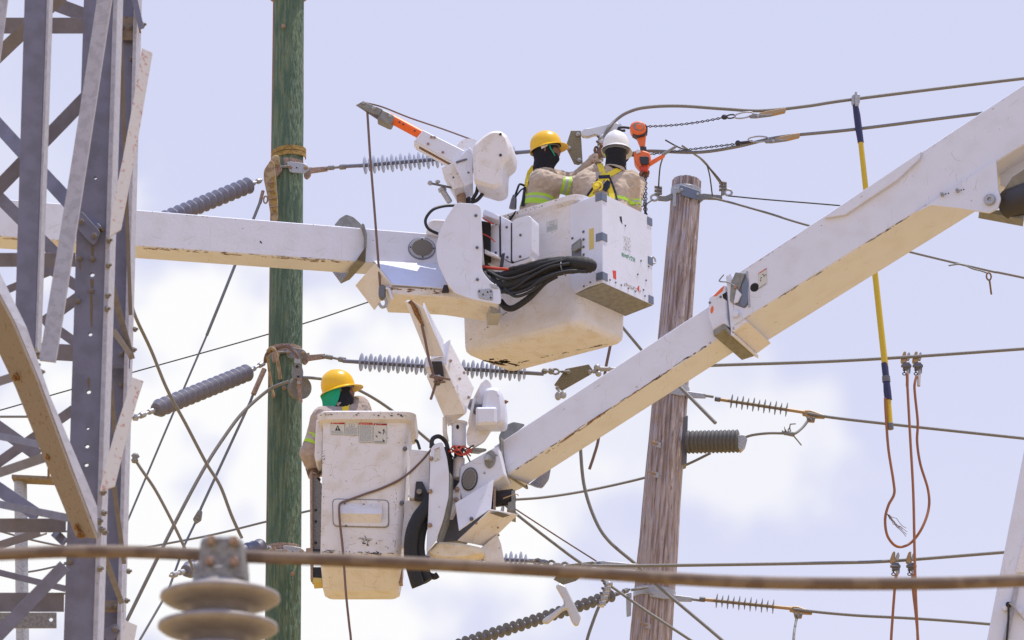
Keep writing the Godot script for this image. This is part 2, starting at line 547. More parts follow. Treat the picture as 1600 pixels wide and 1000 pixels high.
# ---------- the air: thin tropical haze, soft fair-weather cloud ----------
func make_sky() -> ImageTexture:
	var wide := 2400
	var high := 1200
	var im := Image.create(wide, high, false, Image.FORMAT_RGBF)
	var big := noise(2.6, 5, 77)
	var wisp := noise(13.0, 6, 78)
	var low := Color(0.77, 0.785, 0.95)
	var mid := Color(0.655, 0.685, 0.905)
	var top := Color(0.30, 0.52, 1.24)
	var white := Color(0.985, 0.985, 0.995)
	# banks of cloud: bearing (degrees right of north), height (degrees), half widths, strength
	var banks := [[-5.7, 18.6, 3.0, 2.2, 1.3], [-2.2, 18.4, 2.8, 2.0, 1.1], [1.4, 18.0, 2.2, 1.5, 0.5], [-4.4, 16.2, 4.8, 3.6, 1.35], [-7.6, 17.2, 3.2, 3.2, 1.2], [-0.2, 17.5, 2.6, 2.4, 0.7], [4.3, 17.2, 1.9, 1.25, 0.7], [3.2, 18.6, 1.9, 1.0, 0.45], [-2.5, 20.2, 2.2, 0.8, 0.5], [-7.6, 20.3, 1.6, 0.8, 0.45],
		[31, 15, 7, 4, 1.0], [-34, 18, 8, 5, 1.0], [70, 22, 9, 6, 1.0], [-80, 14, 10, 4, 1.0], [120, 25, 9, 6, 1.0], [170, 17, 10, 5, 1.0], [-130, 20, 10, 6, 1.0]]
	for y in high / 2 + 2:
		var up := (0.5 - (y + 0.5) / high) * PI
		var cu := cos(up)
		var su := sin(up)
		var deg := rad_to_deg(up)
		var base := low.lerp(mid, smoothstep(4.0, 25.0, deg)).lerp(top, smoothstep(25.0, 66.0, deg))
		for x in wide:
			var round := wrapf((x + 0.5) / wide * TAU, -PI, PI)      # 0 looks north (-z)
			var dir := Vector3(sin(round) * cu, su, -cos(round) * cu)
			var a := big.get_noise_3dv(dir)
			var c := smoothstep(0.15, 0.7, a) * 0.5
			var bear := rad_to_deg(round)
			for b in banks:
				var dx: float = (bear - b[0]) / b[2]
				if absf(dx) > 2.4:
					continue
				var dy: float = (deg - b[1]) / b[3]
				if absf(dy) > 2.4:
					continue
				var w := wisp.get_noise_3dv(dir * 1.0) + 0.55 * wisp.get_noise_3dv(dir * 3.1)
				c = maxf(c, b[4] * smoothstep(-0.05, 0.75, 1.0 - sqrt(dx * dx + dy * dy) * 0.72 + w * 0.85))
			im.set_pixel(x, y, base.lerp(white, clampf(c, 0, 1)))
	im.fill_rect(Rect2i(0, high / 2 + 2, wide, high / 2 - 2), Color(0.5, 0.46, 0.42))
	return ImageTexture.create_from_image(im)


func _ready() -> void:
	rng.seed = 5
	# camera: a long lens from the ground, looking up at the crew
	var cam := Camera3D.new()
	cam.name = "camera"
	add_child(cam)
	cam.position = EYE
	cam.rotation_degrees = Vector3(PITCH, 0, 0)
	cam.near = 0.5
	cam.far = 6000
	var lens := CameraAttributesPhysical.new()
	lens.frustum_focal_length = 0.024 / 2.0 / tan(atan(500.0 / FOCAL)) * 1000.0
	lens.frustum_focus_distance = 26.0
	lens.exposure_aperture = 9.0
	lens.frustum_near = 0.5
	lens.frustum_far = 6000
	cam.attributes = lens
	cam.fov = rad_to_deg(2.0 * atan(500.0 / FOCAL))
	cam.current = true
	var env := Environment.new()
	env.background_mode = Environment.BG_SKY
	env.tonemap_mode = Environment.TONE_MAPPER_LINEAR
	env.tonemap_exposure = 1.0
	env.sdfgi_enabled = true
	env.ssao_enabled = true
	env.ssil_enabled = true
	var sky := Sky.new()
	var air := PanoramaSkyMaterial.new()
	air.panorama = make_sky()
	sky.sky_material = air
	env.sky = sky
	var world := WorldEnvironment.new()
	world.name = "world"
	world.environment = env
	add_child(world)
	var sun := DirectionalLight3D.new()
	sun.name = "sun"
	sun.light_color = Color(1.0, 0.965, 0.90)
	sun.light_energy = 1.3
	sun.light_angular_distance = 0.55
	sun.shadow_enabled = true
	add_child(sun)
	sun.look_at_from_position(Vector3(0.24, 0.965, -0.05) * 50.0, Vector3.ZERO, Vector3.FORWARD)
	make_materials()
	# the setting, then the things in it
	var land := MeshInstance3D.new()
	land.name = "ground"
	var sheet := PlaneMesh.new()
	sheet.size = Vector2(6000, 6000)
	sheet.material = M["soil"]
	land.mesh = sheet
	add_child(land)
	land.set_meta("kind", "structure")
	build_tower()
	build_poles()
	build_insulators()
	build_front_insulator()
	build_upper_lift()
	build_lower_lift()
	build_people()
	build_lines()
	build_hoists()
	build_stick_and_leads()


# ---------- lattice tower ----------
# a steel strip seen between two bearings; drawn as an angle: a face towards us and a flange going back
func member(parent: Node, called: String, m: String, a: Array, b: Array, width_px: float, flange := 0.0, top := true, flange_m := "") -> MeshInstance3D:
	var pa := W(a[0], a[1], a[2])
	var pb := W(b[0], b[1], b[2])
	var w := width_px * size_at(a[0], a[1], (a[2] + b[2]) * 0.5)
	var dir := (pb - pa).normalized()
	var away := (pa - EYE).normalized()
	var across := dir.cross(away).normalized()
	if across.y < 0: across = -across
	if absf(across.y) < 0.25 and across.x < 0: across = -across
	var n := across.cross(dir).normalized()
	if n.dot(away) < 0: n = -n
	var s := Shape.new()
	s.bar(pa, pb, across * w, n * 0.010, 0.0015)
	if flange > 0:
		var e := across * (w * 0.5 - 0.0055) * (1.0 if top else -1.0)
		var f := Shape.new() if flange_m else s
		f.bar(pa + e + n * (flange * 0.5 + 0.0055), pb + e + n * (flange * 0.5 + 0.0055), across * 0.010, n * flange, 0.0015)
		var o := part(s, called, m, parent)
		if flange_m: part(f, "flange", flange_m, o)
		return o
	return part(s, called, m, parent)


# a plate pierced by round holes along its length: cut across at every hole, each piece keeps half the rim
func pierced(s: Shape, top_l: Vector2, top_r: Vector2, low_l: Vector2, low_r: Vector2, holes: Array, d: float, thick: float) -> void:
	var rows := []
	for h in holes:
		rows.append(h)
	var cut_y := [top_l.y]
	for h in rows: cut_y.append(h[1])
	cut_y.append(low_l.y)
	for i in cut_y.size() - 1:
		var y0: float = cut_y[i]
		var y1: float = cut_y[i + 1]
		var t0 := (y0 - top_l.y) / (low_l.y - top_l.y)
		var t1 := (y1 - top_l.y) / (low_l.y - top_l.y)
		var poly := [top_l.lerp(low_l, t0)]
		if i > 0:
			var h = rows[i - 1]
			for k in 7:
				var a := PI - PI * k / 6.0
				poly.append(Vector2(h[0] + h[2] * cos(a), h[1] + h[2] * 0.95 * sin(a)))
		poly.append(top_r.lerp(low_r, t0))
		poly.append(top_r.lerp(low_r, t1))
		if i < rows.size():
			var h = rows[i]
			for k in 7:
				var a := PI * k / 6.0
				poly.append(Vector2(h[0] + h[2] * cos(a), h[1] - h[2] * 0.95 * sin(a)))
		poly.append(top_l.lerp(low_l, t1))
		var pts := []
		for p in poly: pts.append(W(p.x, p.y, d))
		s.slab(pts, Vector3(0, 0, -thick))


func build_tower() -> void:
	var base := W(120, 3550, 14.2)
	base.y = 0
	var t := thing("lattice_tower", "grey galvanised steel lattice tower with bolted angle braces and rust stains", "tower", base)
	# corner post nearest the camera: a pierced face and a flange running back
	var s := Shape.new()
	var top := -260.0
	var foot := 3500.0
	var lx := func(y): return 131.0 - 0.0315 * y
	var rx := func(y): return 177.5 - 0.0315 * y
	pierced(s, Vector2(lx.call(top), top), Vector2(rx.call(top), top), Vector2(lx.call(foot), foot), Vector2(rx.call(foot), foot),
		[[149, 278, 2.6], [144, 429, 3.8], [141, 522, 3.4], [138.5, 612, 3.7], [137, 669, 2.5], [136, 697, 3.6], [135, 726, 3.4]], 14.0, 0.022)
	var fl := Shape.new()
	fl.bar(W(rx.call(top) + 3.6, top, 14.0) + Vector3(0, 0, -0.09), W(rx.call(foot) + 3.6, foot, 14.0) + Vector3(0, 0, -0.09), Vector3(0.024, 0, 0), Vector3(0, 0, -0.21), 0.003)
	var leg := part(s, "leg", "tower_steel", t)
	part(fl, "flange", "lit_tone_steel", leg)
	# corner post behind it
	var s2 := Shape.new()
	s2.bar(W(201, top, 15.9), W(103, foot, 15.9), Vector3(0.115, 0, 0), Vector3(0, 0, -0.02), 0.003)
	var leg2 := part(s2, "leg", "tower_steel", t)
	var s3 := Shape.new()
	s3.bar(W(222.5, top, 15.86) , W(123, foot, 15.86), Vector3(0.022, 0, 0), Vector3(0, 0, -0.20), 0.003)
	part(s3, "flange", "lit_tone_steel", leg2)
	# the post on the left and the long flat bars, sunlight painted into their tone
	var s4 := Shape.new()
	s4.slab(spots([[46, -260], [81, -260], [54, 545], [22, 545]], 13.5), Vector3(0, 0, -0.014), 0.002)
	var up := part(s4, "upright", "tower_steel", t)
	var s5 := Shape.new()
	s5.slab(spots([[81.5, -260], [86, -260], [58.5, 545], [54.5, 545]], 13.5), Vector3(0, 0, -0.12), 0.002)
	part(s5, "flange", "lit_tone_steel", up)
	p_slab(t, "brace", "lit_tone_steel", spots([[190, -240, 13.25], [213, -240, 13.25], [174, 0, 13.25], [136, 250, 13.25], [97, 500, 13.25], [86, 566, 13.25], [61, 563, 13.25], [71, 500, 13.25], [112, 250, 13.25], [151, 0, 13.25]]), Vector3(0.004, 0, -0.012), 0.002)
	p_slab(t, "brace", "lit_tone_steel", spots([[16, -30, 13.0], [40, -240, 13.0], [20, -240, 13.0], [-14, 90, 13.0], [0, 96, 13.0]]), Vector3(0, 0, -0.012), 0.002)
	# loose-ended stubs with flaking red paint, leaning off the corner
	for q in [[[222, 75], [238, 82], [212, 235], [189, 358], [171, 370], [174, 330], [192, 246], [213, 130]], [[206, 589], [224, 595], [215, 622], [200, 675], [179, 760], [156, 767], [162, 738], [180, 672], [200, 612]], [[195, 969], [214, 977], [192, 1090], [172, 1100]]]:
		var pts := []
		for p in q: pts.append(W(p[0], p[1], 13.75 + (p[0] - 190.0) * 0.004))
		p_slab(t, "stub_brace", "red_flaked_steel", pts, Vector3(0, 0, -0.012), 0.0015)
	# the big angle at lower left: one face looks down at us, the other up to the sky
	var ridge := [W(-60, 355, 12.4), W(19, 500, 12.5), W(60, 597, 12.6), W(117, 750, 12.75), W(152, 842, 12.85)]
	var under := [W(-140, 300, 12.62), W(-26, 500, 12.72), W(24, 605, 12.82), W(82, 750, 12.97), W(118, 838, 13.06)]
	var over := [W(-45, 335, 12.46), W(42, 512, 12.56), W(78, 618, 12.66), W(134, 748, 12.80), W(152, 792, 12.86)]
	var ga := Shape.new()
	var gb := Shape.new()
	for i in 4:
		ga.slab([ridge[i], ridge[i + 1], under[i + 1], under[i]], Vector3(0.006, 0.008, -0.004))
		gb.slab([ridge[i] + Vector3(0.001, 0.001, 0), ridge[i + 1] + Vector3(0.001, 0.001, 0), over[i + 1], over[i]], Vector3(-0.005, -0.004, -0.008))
	var girder := part(ga, "girder", "rust_bounce_steel", t)
	part(gb, "girder_flange", "lit_tone_steel", girder)  # underside coloured with warm bounce, upper flange with its lit tone
	# lattice braces: bearing, bearing, width, flange and its underside, warm bounce painted in with the rust
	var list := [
		[[-30, 40, 15.8], [132, 40, 15.8], 25, 0.08, true, "rust_bounce_steel"],
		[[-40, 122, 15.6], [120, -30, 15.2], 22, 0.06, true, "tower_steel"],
		[[80, 4, 15.9], [150, 30, 15.9], 22, 0.05, true, "rust_bounce_steel"],
		[[-40, 155, 14.5], [150, 362, 13.97], 22, 0.07, true, "rust_bounce_steel"],
		[[135, 152, 14.6], [-30, 322, 14.6], 22, 0.07, true, "rust_bounce_steel"],
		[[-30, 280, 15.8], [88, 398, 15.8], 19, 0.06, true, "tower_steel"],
		[[-40, 406, 15.0], [118, 406, 15.0], 22, 0.06, false, "rust_bounce_steel"],
		[[-10, 462, 15.7], [86, 421, 15.7], 12, 0.05, true, "rust_bounce_steel"],
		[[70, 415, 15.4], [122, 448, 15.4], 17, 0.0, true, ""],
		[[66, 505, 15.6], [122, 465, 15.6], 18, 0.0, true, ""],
		[[50, 548, 15.8], [122, 552, 15.8], 26, 0.06, true, "rust_bounce_steel"],
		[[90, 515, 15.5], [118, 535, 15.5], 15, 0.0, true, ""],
		[[-20, 602, 13.4], [42, 582, 13.0], 14, 0.06, false, "rust_bounce_steel"],
		[[-20, 655, 15.8], [60, 712, 15.8], 20, 0.05, true, "rust_bounce_steel"],
		[[-20, 678, 14.0], [64, 695, 13.2], 11, 0.06, false, "rust_bounce_steel"],
		[[-20, 745, 14.0], [90, 708, 13.2], 15, 0.07, false, "rust_bounce_steel"],
		[[-20, 735, 15.8], [115, 640, 15.8], 16, 0.05, true, "rust_bounce_steel"],
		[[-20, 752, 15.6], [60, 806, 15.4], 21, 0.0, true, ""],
		[[-20, 784, 14.4], [110, 810, 13.3], 12, 0.07, false, "rust_bounce_steel"],
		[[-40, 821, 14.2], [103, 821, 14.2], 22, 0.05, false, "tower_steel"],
		[[-20, 858, 15.2], [62, 832, 15.0], 13, 0.05, false, "rust_bounce_steel"],
		[[-20, 890, 15.4], [102, 920, 15.2], 10, 0.04, true, "rust_bounce_steel"],
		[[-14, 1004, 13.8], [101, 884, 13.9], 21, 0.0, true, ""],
		[[-40, 941, 15.3], [100, 941, 15.3], 30, 0.10, true, "rust_bounce_steel"],
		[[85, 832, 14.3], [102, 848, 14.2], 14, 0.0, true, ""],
		[[168, 424, 14.25], [206, 560, 15.7], 10, 0.05, false, "rust_bounce_steel"],
		[[187, 10, 14.2], [204, 492, 15.6], 6, 0.05, false, "rust_bounce_steel"],
		[[176, 515, 14.3], [203, 553, 15.6], 9, 0.06, false, "rust_bounce_steel"],
		[[168, 545, 14.2], [181, 690, 15.4], 6, 0.05, false, "rust_bounce_steel"],
		[[176, 745, 14.2], [194, 880, 15.5], 7, 0.06, false, "rust_bounce_steel"],
		[[152, 838, 14.2], [190, 942, 15.5], 9, 0.05, false, "rust_bounce_steel"],
		[[152, 945, 14.2], [162, 1060, 15.5], 6, 0.05, false, "rust_bounce_steel"],
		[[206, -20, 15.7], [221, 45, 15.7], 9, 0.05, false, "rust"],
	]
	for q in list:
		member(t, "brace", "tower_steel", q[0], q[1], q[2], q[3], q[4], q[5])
	# joint plates
	p_slab(t, "gusset_plate", "tower_steel", spots(soft([[118, 334], [128, 330], [157, 362], [147, 383], [136, 374], [118, 352]], 4), 13.95), Vector3(0, 0, -0.012), 0.0015)
	p_slab(t, "gusset_plate", "rust_bounce_steel", spots([[186, 26], [216, 26], [215, 62], [186, 62]], 15.85), Vector3(0, 0, -0.012), 0.0015)
	p_slab(t, "gusset_plate", "tower_steel", spots([[172, 545], [203, 545], [203, 575], [172, 575]], 15.8), Vector3(0, 0, -0.012), 0.0015)
	p_slab(t, "gusset_plate", "rust_bounce_steel", spots([[160, 938], [192, 938], [192, 956], [160, 956]], 15.8), Vector3(0, 0, -0.012), 0.0015)
	p_slab(t, "gusset_plate", "tower_steel", spots([[160, 985], [180, 975], [188, 985], [170, 1010]], 15.75), Vector3(0, 0, -0.012), 0.0015)
	var hs := Shape.new()
	pierced(hs, Vector2(-40, 957), Vector2(88, 957), Vector2(-40, 981), Vector2(88, 981), [[79.5, 968, 3.4]], 15.15, 0.012)
	part(hs, "angle_plate", "dull_metal", t)
	for q in [[127, 347, 13.94], [147, 369, 13.94], [125, 404, 14.0], [145, 405, 14.0], [143, 455, 14.0], [122, 471, 14.0], [110, 878, 14.0], [204, 43, 15.84], [191, 43, 15.84], [206, 92, 15.88], [190, 553, 15.79], [190, 601, 15.88], [172, 948, 15.79], [182, 947, 15.79], [180, 984, 15.74]]:
		p_bolt(t, "bolt_steel", W(q[0], q[1], q[2]), Vector3(0, 0, 1), 0.0155, 0.014)
	for q in [[171, 376, 13.98], [170, 415, 13.98], [169, 462, 13.98], [168, 483, 13.98], [58, 553, 13.3], [58, 571, 13.3], [65, 582, 13.3], [162, 770, 13.98], [163, 802, 13.98], [156, 815, 13.98], [160, 828, 13.98], [164, 832, 13.98], [157, 889, 13.98], [225, 39, 15.85], [212, 515, 15.85], [210, 547, 15.85], [202, 893, 15.85], [199, 939, 15.85]]:
		p_bolt(t, "bolt_steel", W(q[0] - 3.5, q[1], q[2]), Vector3(1, 0.05, 0.3), 0.0155, 0.017)
	# rust that has run down from the bolts of the corner post
	for q in [[144.5, 383, 404, 2.4], [144, 436, 452, 3.0], [143, 461, 512, 2.2], [125, 410, 424, 1.6], [190, 47, 58, 3.0], [138.5, 590, 608, 2.0]]:
		var run := [[q[0] - q[3], q[1]], [q[0] + q[3] * 0.8, q[1]], [q[0] + q[3], q[1] + (q[2] - q[1]) * 0.4], [q[0] + q[3] * 0.4, q[2]], [q[0] - q[3] * 0.5, q[2] - 3], [q[0] - q[3] * 0.9, q[1] + (q[2] - q[1]) * 0.6]]
		p_slab(t, "rust_run", "rust_stain", spots(soft(run, 1.5), 13.999 if q[0] < 180 else 15.83), Vector3(0, 0, -0.0015), 0.0)
	for q in [[28, 588, 12.75], [80, 712, 12.9], [125, 822, 12.98], [129, 834, 12.98]]:
		p_bolt(t, "rust", W(q[0], q[1], q[2]), Vector3(-0.5, -0.5, 0.7), 0.02, 0.02)
	# the plain pipe post behind the tower
	var pb := W(31, 3200, 18.5)
	pb.y = 0
	var post := thing("pipe_post", "plain grey steel pipe post with flat bracket behind the lattice tower", "post", pb)
	p_rod(post, "pipe", "zinc", pb, W(32, 747, 18.5), 10 * size_at(32, 800, 18.5))
	p_slab(post, "bracket", "rust_bounce_steel", spots([[18, 741], [82, 744], [81, 750], [18, 747]], 18.42), Vector3(0, 0, -0.12), 0.003)
	p_rod(post, "hanger_rod", "rust", W(76, 732, 18.3), W(76, 748, 18.3), 0.008)


# ---------- timber poles ----------
func pole_mesh(parent: Node, m: String, low: Vector3, high: Vector3, r_low: float, r_high: float, rough: float, seeded: int, rounded: bool) -> void:
	# built upright about its own axis so that the grain runs along it, then leant into place
	var s := Shape.new()
	var h := low.distance_to(high)
	var f := noise(1.0, 3, seeded)
	var rows := 170
	var cols := 128
	var pts := []
	for i in rows + 1:
		var y := h * i / rows
		var row := []
		for j in cols:
			var a := TAU * j / cols
			var r := lerpf(r_low, r_high, float(i) / rows)
			r += rough * f.get_noise_3d(cos(a) * 3.0, y * 0.35, sin(a) * 3.0)
			var split := 1.0 - absf(f.get_noise_3d(cos(a) * 5.0, y * 0.16 + 40.0, sin(a) * 5.0)) * 4.0
			r -= rough * 1.5 * smoothstep(0.72, 1.0, split) * smoothstep(-0.1, 0.25, f.get_noise_3d(cos(a) * 2.0, y * 0.5 + 90.0, sin(a) * 2.0))
			r -= rough * 0.25 * maxf(0.0, f.get_noise_3d(cos(a) * 16.0, y * 0.3 + 10.0, sin(a) * 16.0))
			row.append(Vector3(cos(a) * r, y, sin(a) * r))
		pts.append(row)
	for i in rows:
		for j in cols:
			var k := (j + 1) % cols
			var nn := []
			for q in [[i, j], [i, k], [i + 1, k], [i + 1, j]]:
				var l: Vector3 = pts[q[0]][(q[1] + cols - 1) % cols]
				var rr: Vector3 = pts[q[0]][(q[1] + 1) % cols]
				nn.append(Vector3.UP.cross(rr - l).normalized() * (1.0 if Vector3.UP.cross(rr - l).dot(pts[q[0]][q[1]] * Vector3(1, 0, 1)) > 0 else -1.0))
			s.quad(pts[i][j], pts[i][k], pts[i + 1][k], pts[i + 1][j], nn[0], nn[1], nn[2], nn[3])
	for j in cols:
		var top: Vector3 = Vector3(0, h + (0.012 if rounded else 0.0), 0)
		s.tri(top, pts[rows][j], pts[rows][(j + 1) % cols], Vector3.UP, Vector3.UP, Vector3.UP)
	var o := MeshInstance3D.new()
	o.name = "shaft"
	o.mesh = mesh_of(s, Vector3.ZERO, M[m])
	parent.add_child(o)
	var y_axis := (high - low).normalized()
	var z_axis := Vector3.RIGHT.cross(y_axis).normalized()
	o.transform = Transform3D(Basis(y_axis.cross(z_axis), y_axis, z_axis), low - origin_of[parent])


func band(parent: Node, axis_a: Vector3, axis_b: Vector3, y_px: float, x_px: float, d: float, r: float, tall: float, m := "zinc") -> Vector3:
	var up := (axis_a - axis_b).normalized()
	var at := W(x_px, y_px, d)
	var s := Shape.new()
	s.lathe(at - up * tall * 0.5, up, [Vector2(r - 0.004, 0), Vector2(r + 0.007, 0), Vector2(r + 0.009, 0.004), Vector2(r + 0.009, tall - 0.004), Vector2(r + 0.007, tall), Vector2(r - 0.004, tall)], 28)
	part(s, "pole_band", m, parent)
	return at


func build_poles() -> void:
	# green treated pole
	var d := 26.0
	var low := W(442, 1000, d)
	var high := W(451, 0, d)
	var dir := (high - low).normalized()
	var base := low - dir * (low.y / dir.y)
	var tip := high + dir * 1.6
	var t := thing("green_utility_pole", "tall round timber utility pole stained dark green", "utility pole", base)
	var r1 := 28.0 * size_at(442, 1000, d)
	var r0 := 23.8 * size_at(451, 0, d)
	var taper := (r1 - r0) / high.distance_to(low)
	pole_mesh(t, "green_timber", base, tip, r1 + taper * low.distance_to(base), r0 - taper * 1.6, 0.004, 31, false)
	var fr := r1 * 0.93
	# bands with bolted plates; the brown eye bars on the right carry the long strings
	for q in [[262, 449.5, "zinc", 0.0], [552, 446, "dull_metal", 1.0], [862, 443, "zinc", 2.0]]:
		var at: Vector3 = band(t, high, low, q[0], q[1], d, fr * (0.96 + 0.03 * q[3]), 0.085, "rusty_fitting")
		var f := d - fr - 0.02
		var x: float = q[1]
		var y: float = q[0]
		var plate := soft([[x - 2, y - 10], [x + 14, y - 9], [x + 29, y - 6], [x + 35, y + 2], [x + 27, y + 9], [x + 3, y + 7]], 4)
		p_slab(t, "clamp_plate", q[2], spots(plate, f - 0.008), Vector3(0, 0, -0.014), 0.003)
		p_bolt(t, "rusty_fitting", W(x + 4, y - 1, f - 0.012), Vector3(0, 0, 1), 0.018, 0.014)
		p_bolt(t, "brass", W(x + 28, y, f - 0.012), Vector3(0, 0, 1), 0.018, 0.014)
		p_bolt(t, "dark_steel", W(x + 14, y, f - 0.010), Vector3(0, 0, 1), 0.007, 0.008)
		p_rod(t, "band_bolt", "dull_metal", W(x - 14, y - 1, f), W(x + 2, y - 2, f), 0.012)
		p_slab(t, "ear_plate", "rusty_fitting", spots(soft([[x - 22, y - 2], [x - 13, y - 9], [x - 8, y + 2], [x - 18, y + 14], [x - 22, y + 8]], 3), f - 0.01), Vector3(0, 0, -0.05), 0.004)
		p_slab(t, "ear_plate", "rusty_fitting", spots(soft([[x + 26, y + 2], [x + 38, y - 2], [x + 36, y + 12], [x + 30, y + 18], [x + 25, y + 14]], 3), f + 0.06), Vector3(0, 0, -0.03), 0.004)
	# step bolts and nail heads
	for q in [[443, 42], [427.5, 619], [444, 607], [457, 897]]:
		p_bolt(t, "rusty_fitting", W(q[0], q[1], d - fr - 0.004), Vector3(0, 0, 1), 0.02, 0.03)
	p_rod(t, "earth_conductor", "indicator_red", W(427.5, 0, d + 0.02), W(414.5, 1000, d + 0.02), 0.006)
	# something round mounted at the very top edge of the frame
	var cs := Shape.new()
	cs.lathe(W(450, -4, d), dir, [Vector2(fr * 0.8, 0), Vector2(fr * 1.3, 0.01), Vector2(fr * 1.32, 0.06), Vector2(fr * 0.8, 0.07)], 24)
	part(cs, "top_band", "rusty_fitting", t)

	# weathered brown pole
	var e := 26.6
	var lo := W(1017, 1000, e)
	var hi := W(1073, 282, e)
	var up := (hi - lo).normalized()
	var foot := lo - up * (lo.y / up.y)
	var q1 := 32.5 * size_at(1017, 1000, e)
	var q0 := 21.5 * size_at(1073, 282, e)
	var tp := (q1 - q0) / hi.distance_to(lo)
	var p := thing("weathered_utility_pole", "weathered grey brown timber pole with splits, leaning right of the buckets", "utility pole", foot)
	pole_mesh(p, "weathered_timber", foot, hi, q1 + tp * lo.distance_to(foot), q0, 0.014, 57, true)
	var c := e - q0 - 0.02
	band(p, hi, lo, 303, 1071.5, e, q0 * 1.04, 0.09)
	p_slab(p, "clamp_plate", "clip_blue", spots(soft([[1061, 291], [1066, 289], [1093, 298], [1096, 309], [1090, 312], [1065, 305]], 3), c), Vector3(0, 0, -0.016), 0.003)
	p_bolt(p, "zinc", W(1065, 297, c), Vector3(0, 0, 1), 0.016, 0.014)
	p_bolt(p, "zinc", W(1090, 304, c), Vector3(0, 0, 1), 0.016, 0.014)
	p_slab(p, "arm", "dull_metal", spots(soft([[1092, 303], [1100, 302], [1128, 305], [1129, 312], [1100, 311], [1092, 318]], 2), e - 0.05), Vector3(0, 0, -0.02), 0.003)
	p_slab(p, "arm", "dull_metal", spots(soft([[1026, 306], [1040, 306], [1058, 298], [1060, 308], [1042, 314], [1028, 313]], 2), e - 0.06), Vector3(0, 0, -0.02), 0.003)
	for q in [[1138, 301], [1022.5, 309]]:
		var s := Shape.new()
		s.hoop(W(q[0], q[1], e - 0.06), Vector3(0.034, 0, 0), Vector3(0, 0.03, 0), 0.011, 16, 7)
		part(s, "eye", "zinc", p)
	for q in [[1130, 284, 1129, 305], [1029, 291, 1028, 306]]:
		var s := Shape.new()
		s.rod(W(q[0], q[1], e - 0.06), W(q[2], q[3], e - 0.06), 0.016)
		for k in 3:
			s.block(W(q[0] - 0.5, q[1] + 2 + k * 5, e - 0.06), Vector3(0.036, 0.005 * (k - 1), 0), Vector3(0, 0.008, 0), Vector3(0, 0, 0.022), 0.003)
		part(s, "wire_connector", "dull_metal", p)
	p_slab(p, "link_bar", "zinc", spots(soft([[1052, 293], [1057, 293], [1056, 322], [1051, 322]], 2), c - 0.02), Vector3(0, 0, -0.012), 0.002)
	# lower bands
	for q in [[612, 1051.0, 24.0], [930, 1022.5, 31.0]]:
		var rr: float = q[2] * size_at(q[1], q[0], e)
		band(p, hi, lo, q[0], q[1], e, rr + 0.004, 0.085)
		var x: float = q[1]
		var y: float = q[0]
		var w: float = q[2]
		p_slab(p, "clamp_plate", "zinc", spots(soft([[x - 8, y - 8], [x + w * 0.6, y - 5], [x + w, y], [x + w + 2, y + 6], [x + w * 0.5, y + 6], [x - 8, y + 2]], 3), e - rr - 0.022), Vector3(0, 0, -0.014), 0.003)
		p_bolt(p, "zinc", W(x - 4, y - 3, e - rr - 0.022), Vector3(0, 0, 1), 0.018, 0.016)
		p_slab(p, "eye_bar", "zinc", spots(soft([[x + w - 3, y - 1], [x + w + 28, y + 3], [x + w + 28, y + 10], [x + w - 3, y + 9]], 2), e - 0.08), Vector3(0, 0, -0.02), 0.003)
		p_rod(p, "clevis", "dull_metal", W(x + w + 26, y + 6, e - 0.07), W(x + w + 40, y + 8, e - 0.07), 0.013)
	p_slab(p, "link_bar", "zinc", spots(soft([[978, 928], [987, 926], [986, 962], [979, 964]], 2), e - q1 - 0.03), Vector3(0, 0, -0.012), 0.002)
	p_rod(p, "through_bolt", "dull_metal", W(986, 922, e - q1 - 0.04), W(1012, 918, e - q1 - 0.04), 0.012)
	for q in [[1022, 691, 0.0], [1019, 738, 0.0], [1006, 974, 0.0], [1046, 762, 1.0]]:
		if q[2] == 0.0:
			p_rod(p, "step_bolt", "rusty_fitting", W(q[0] + 8, q[1] + 4, e - q1 + 0.03), W(q[0] - 4, q[1] - 1, e - q1 - 0.09), 0.012)
			p_slab(p, "step_washer", "zinc", spots([[q[0] + 3, q[1] - 2], [q[0] + 11, q[1] + 1], [q[0] + 10, q[1] + 9], [q[0] + 2, q[1] + 7]], e - q1 - 0.006), Vector3(0, 0, -0.006), 0.001)
		else:
			var s := Shape.new()
			s.hoop(W(q[0], q[1], e - q1 + 0.035), Vector3(0.02, 0, 0), Vector3(0, 0.028, 0), 0.008, 14, 5)
			part(s, "knot", "rusty_fitting", p)
	# splits down the timber: narrow dark wedges let into the surface
	var sr := RandomNumberGenerator.new()
	sr.seed = 12
	p_slab(p, "mounting_plate", "gunmetal", spots([[1066, 652], [1075, 649], [1073, 724], [1064, 727]], e - 0.06), Vector3(0, 0, -0.16), 0.003)
	p_slab(p, "mounting_plate", "gunmetal", spots([[1044, 985], [1050, 983], [1049, 1040], [1043, 1040]], e - 0.06), Vector3(0, 0, -0.12), 0.003)


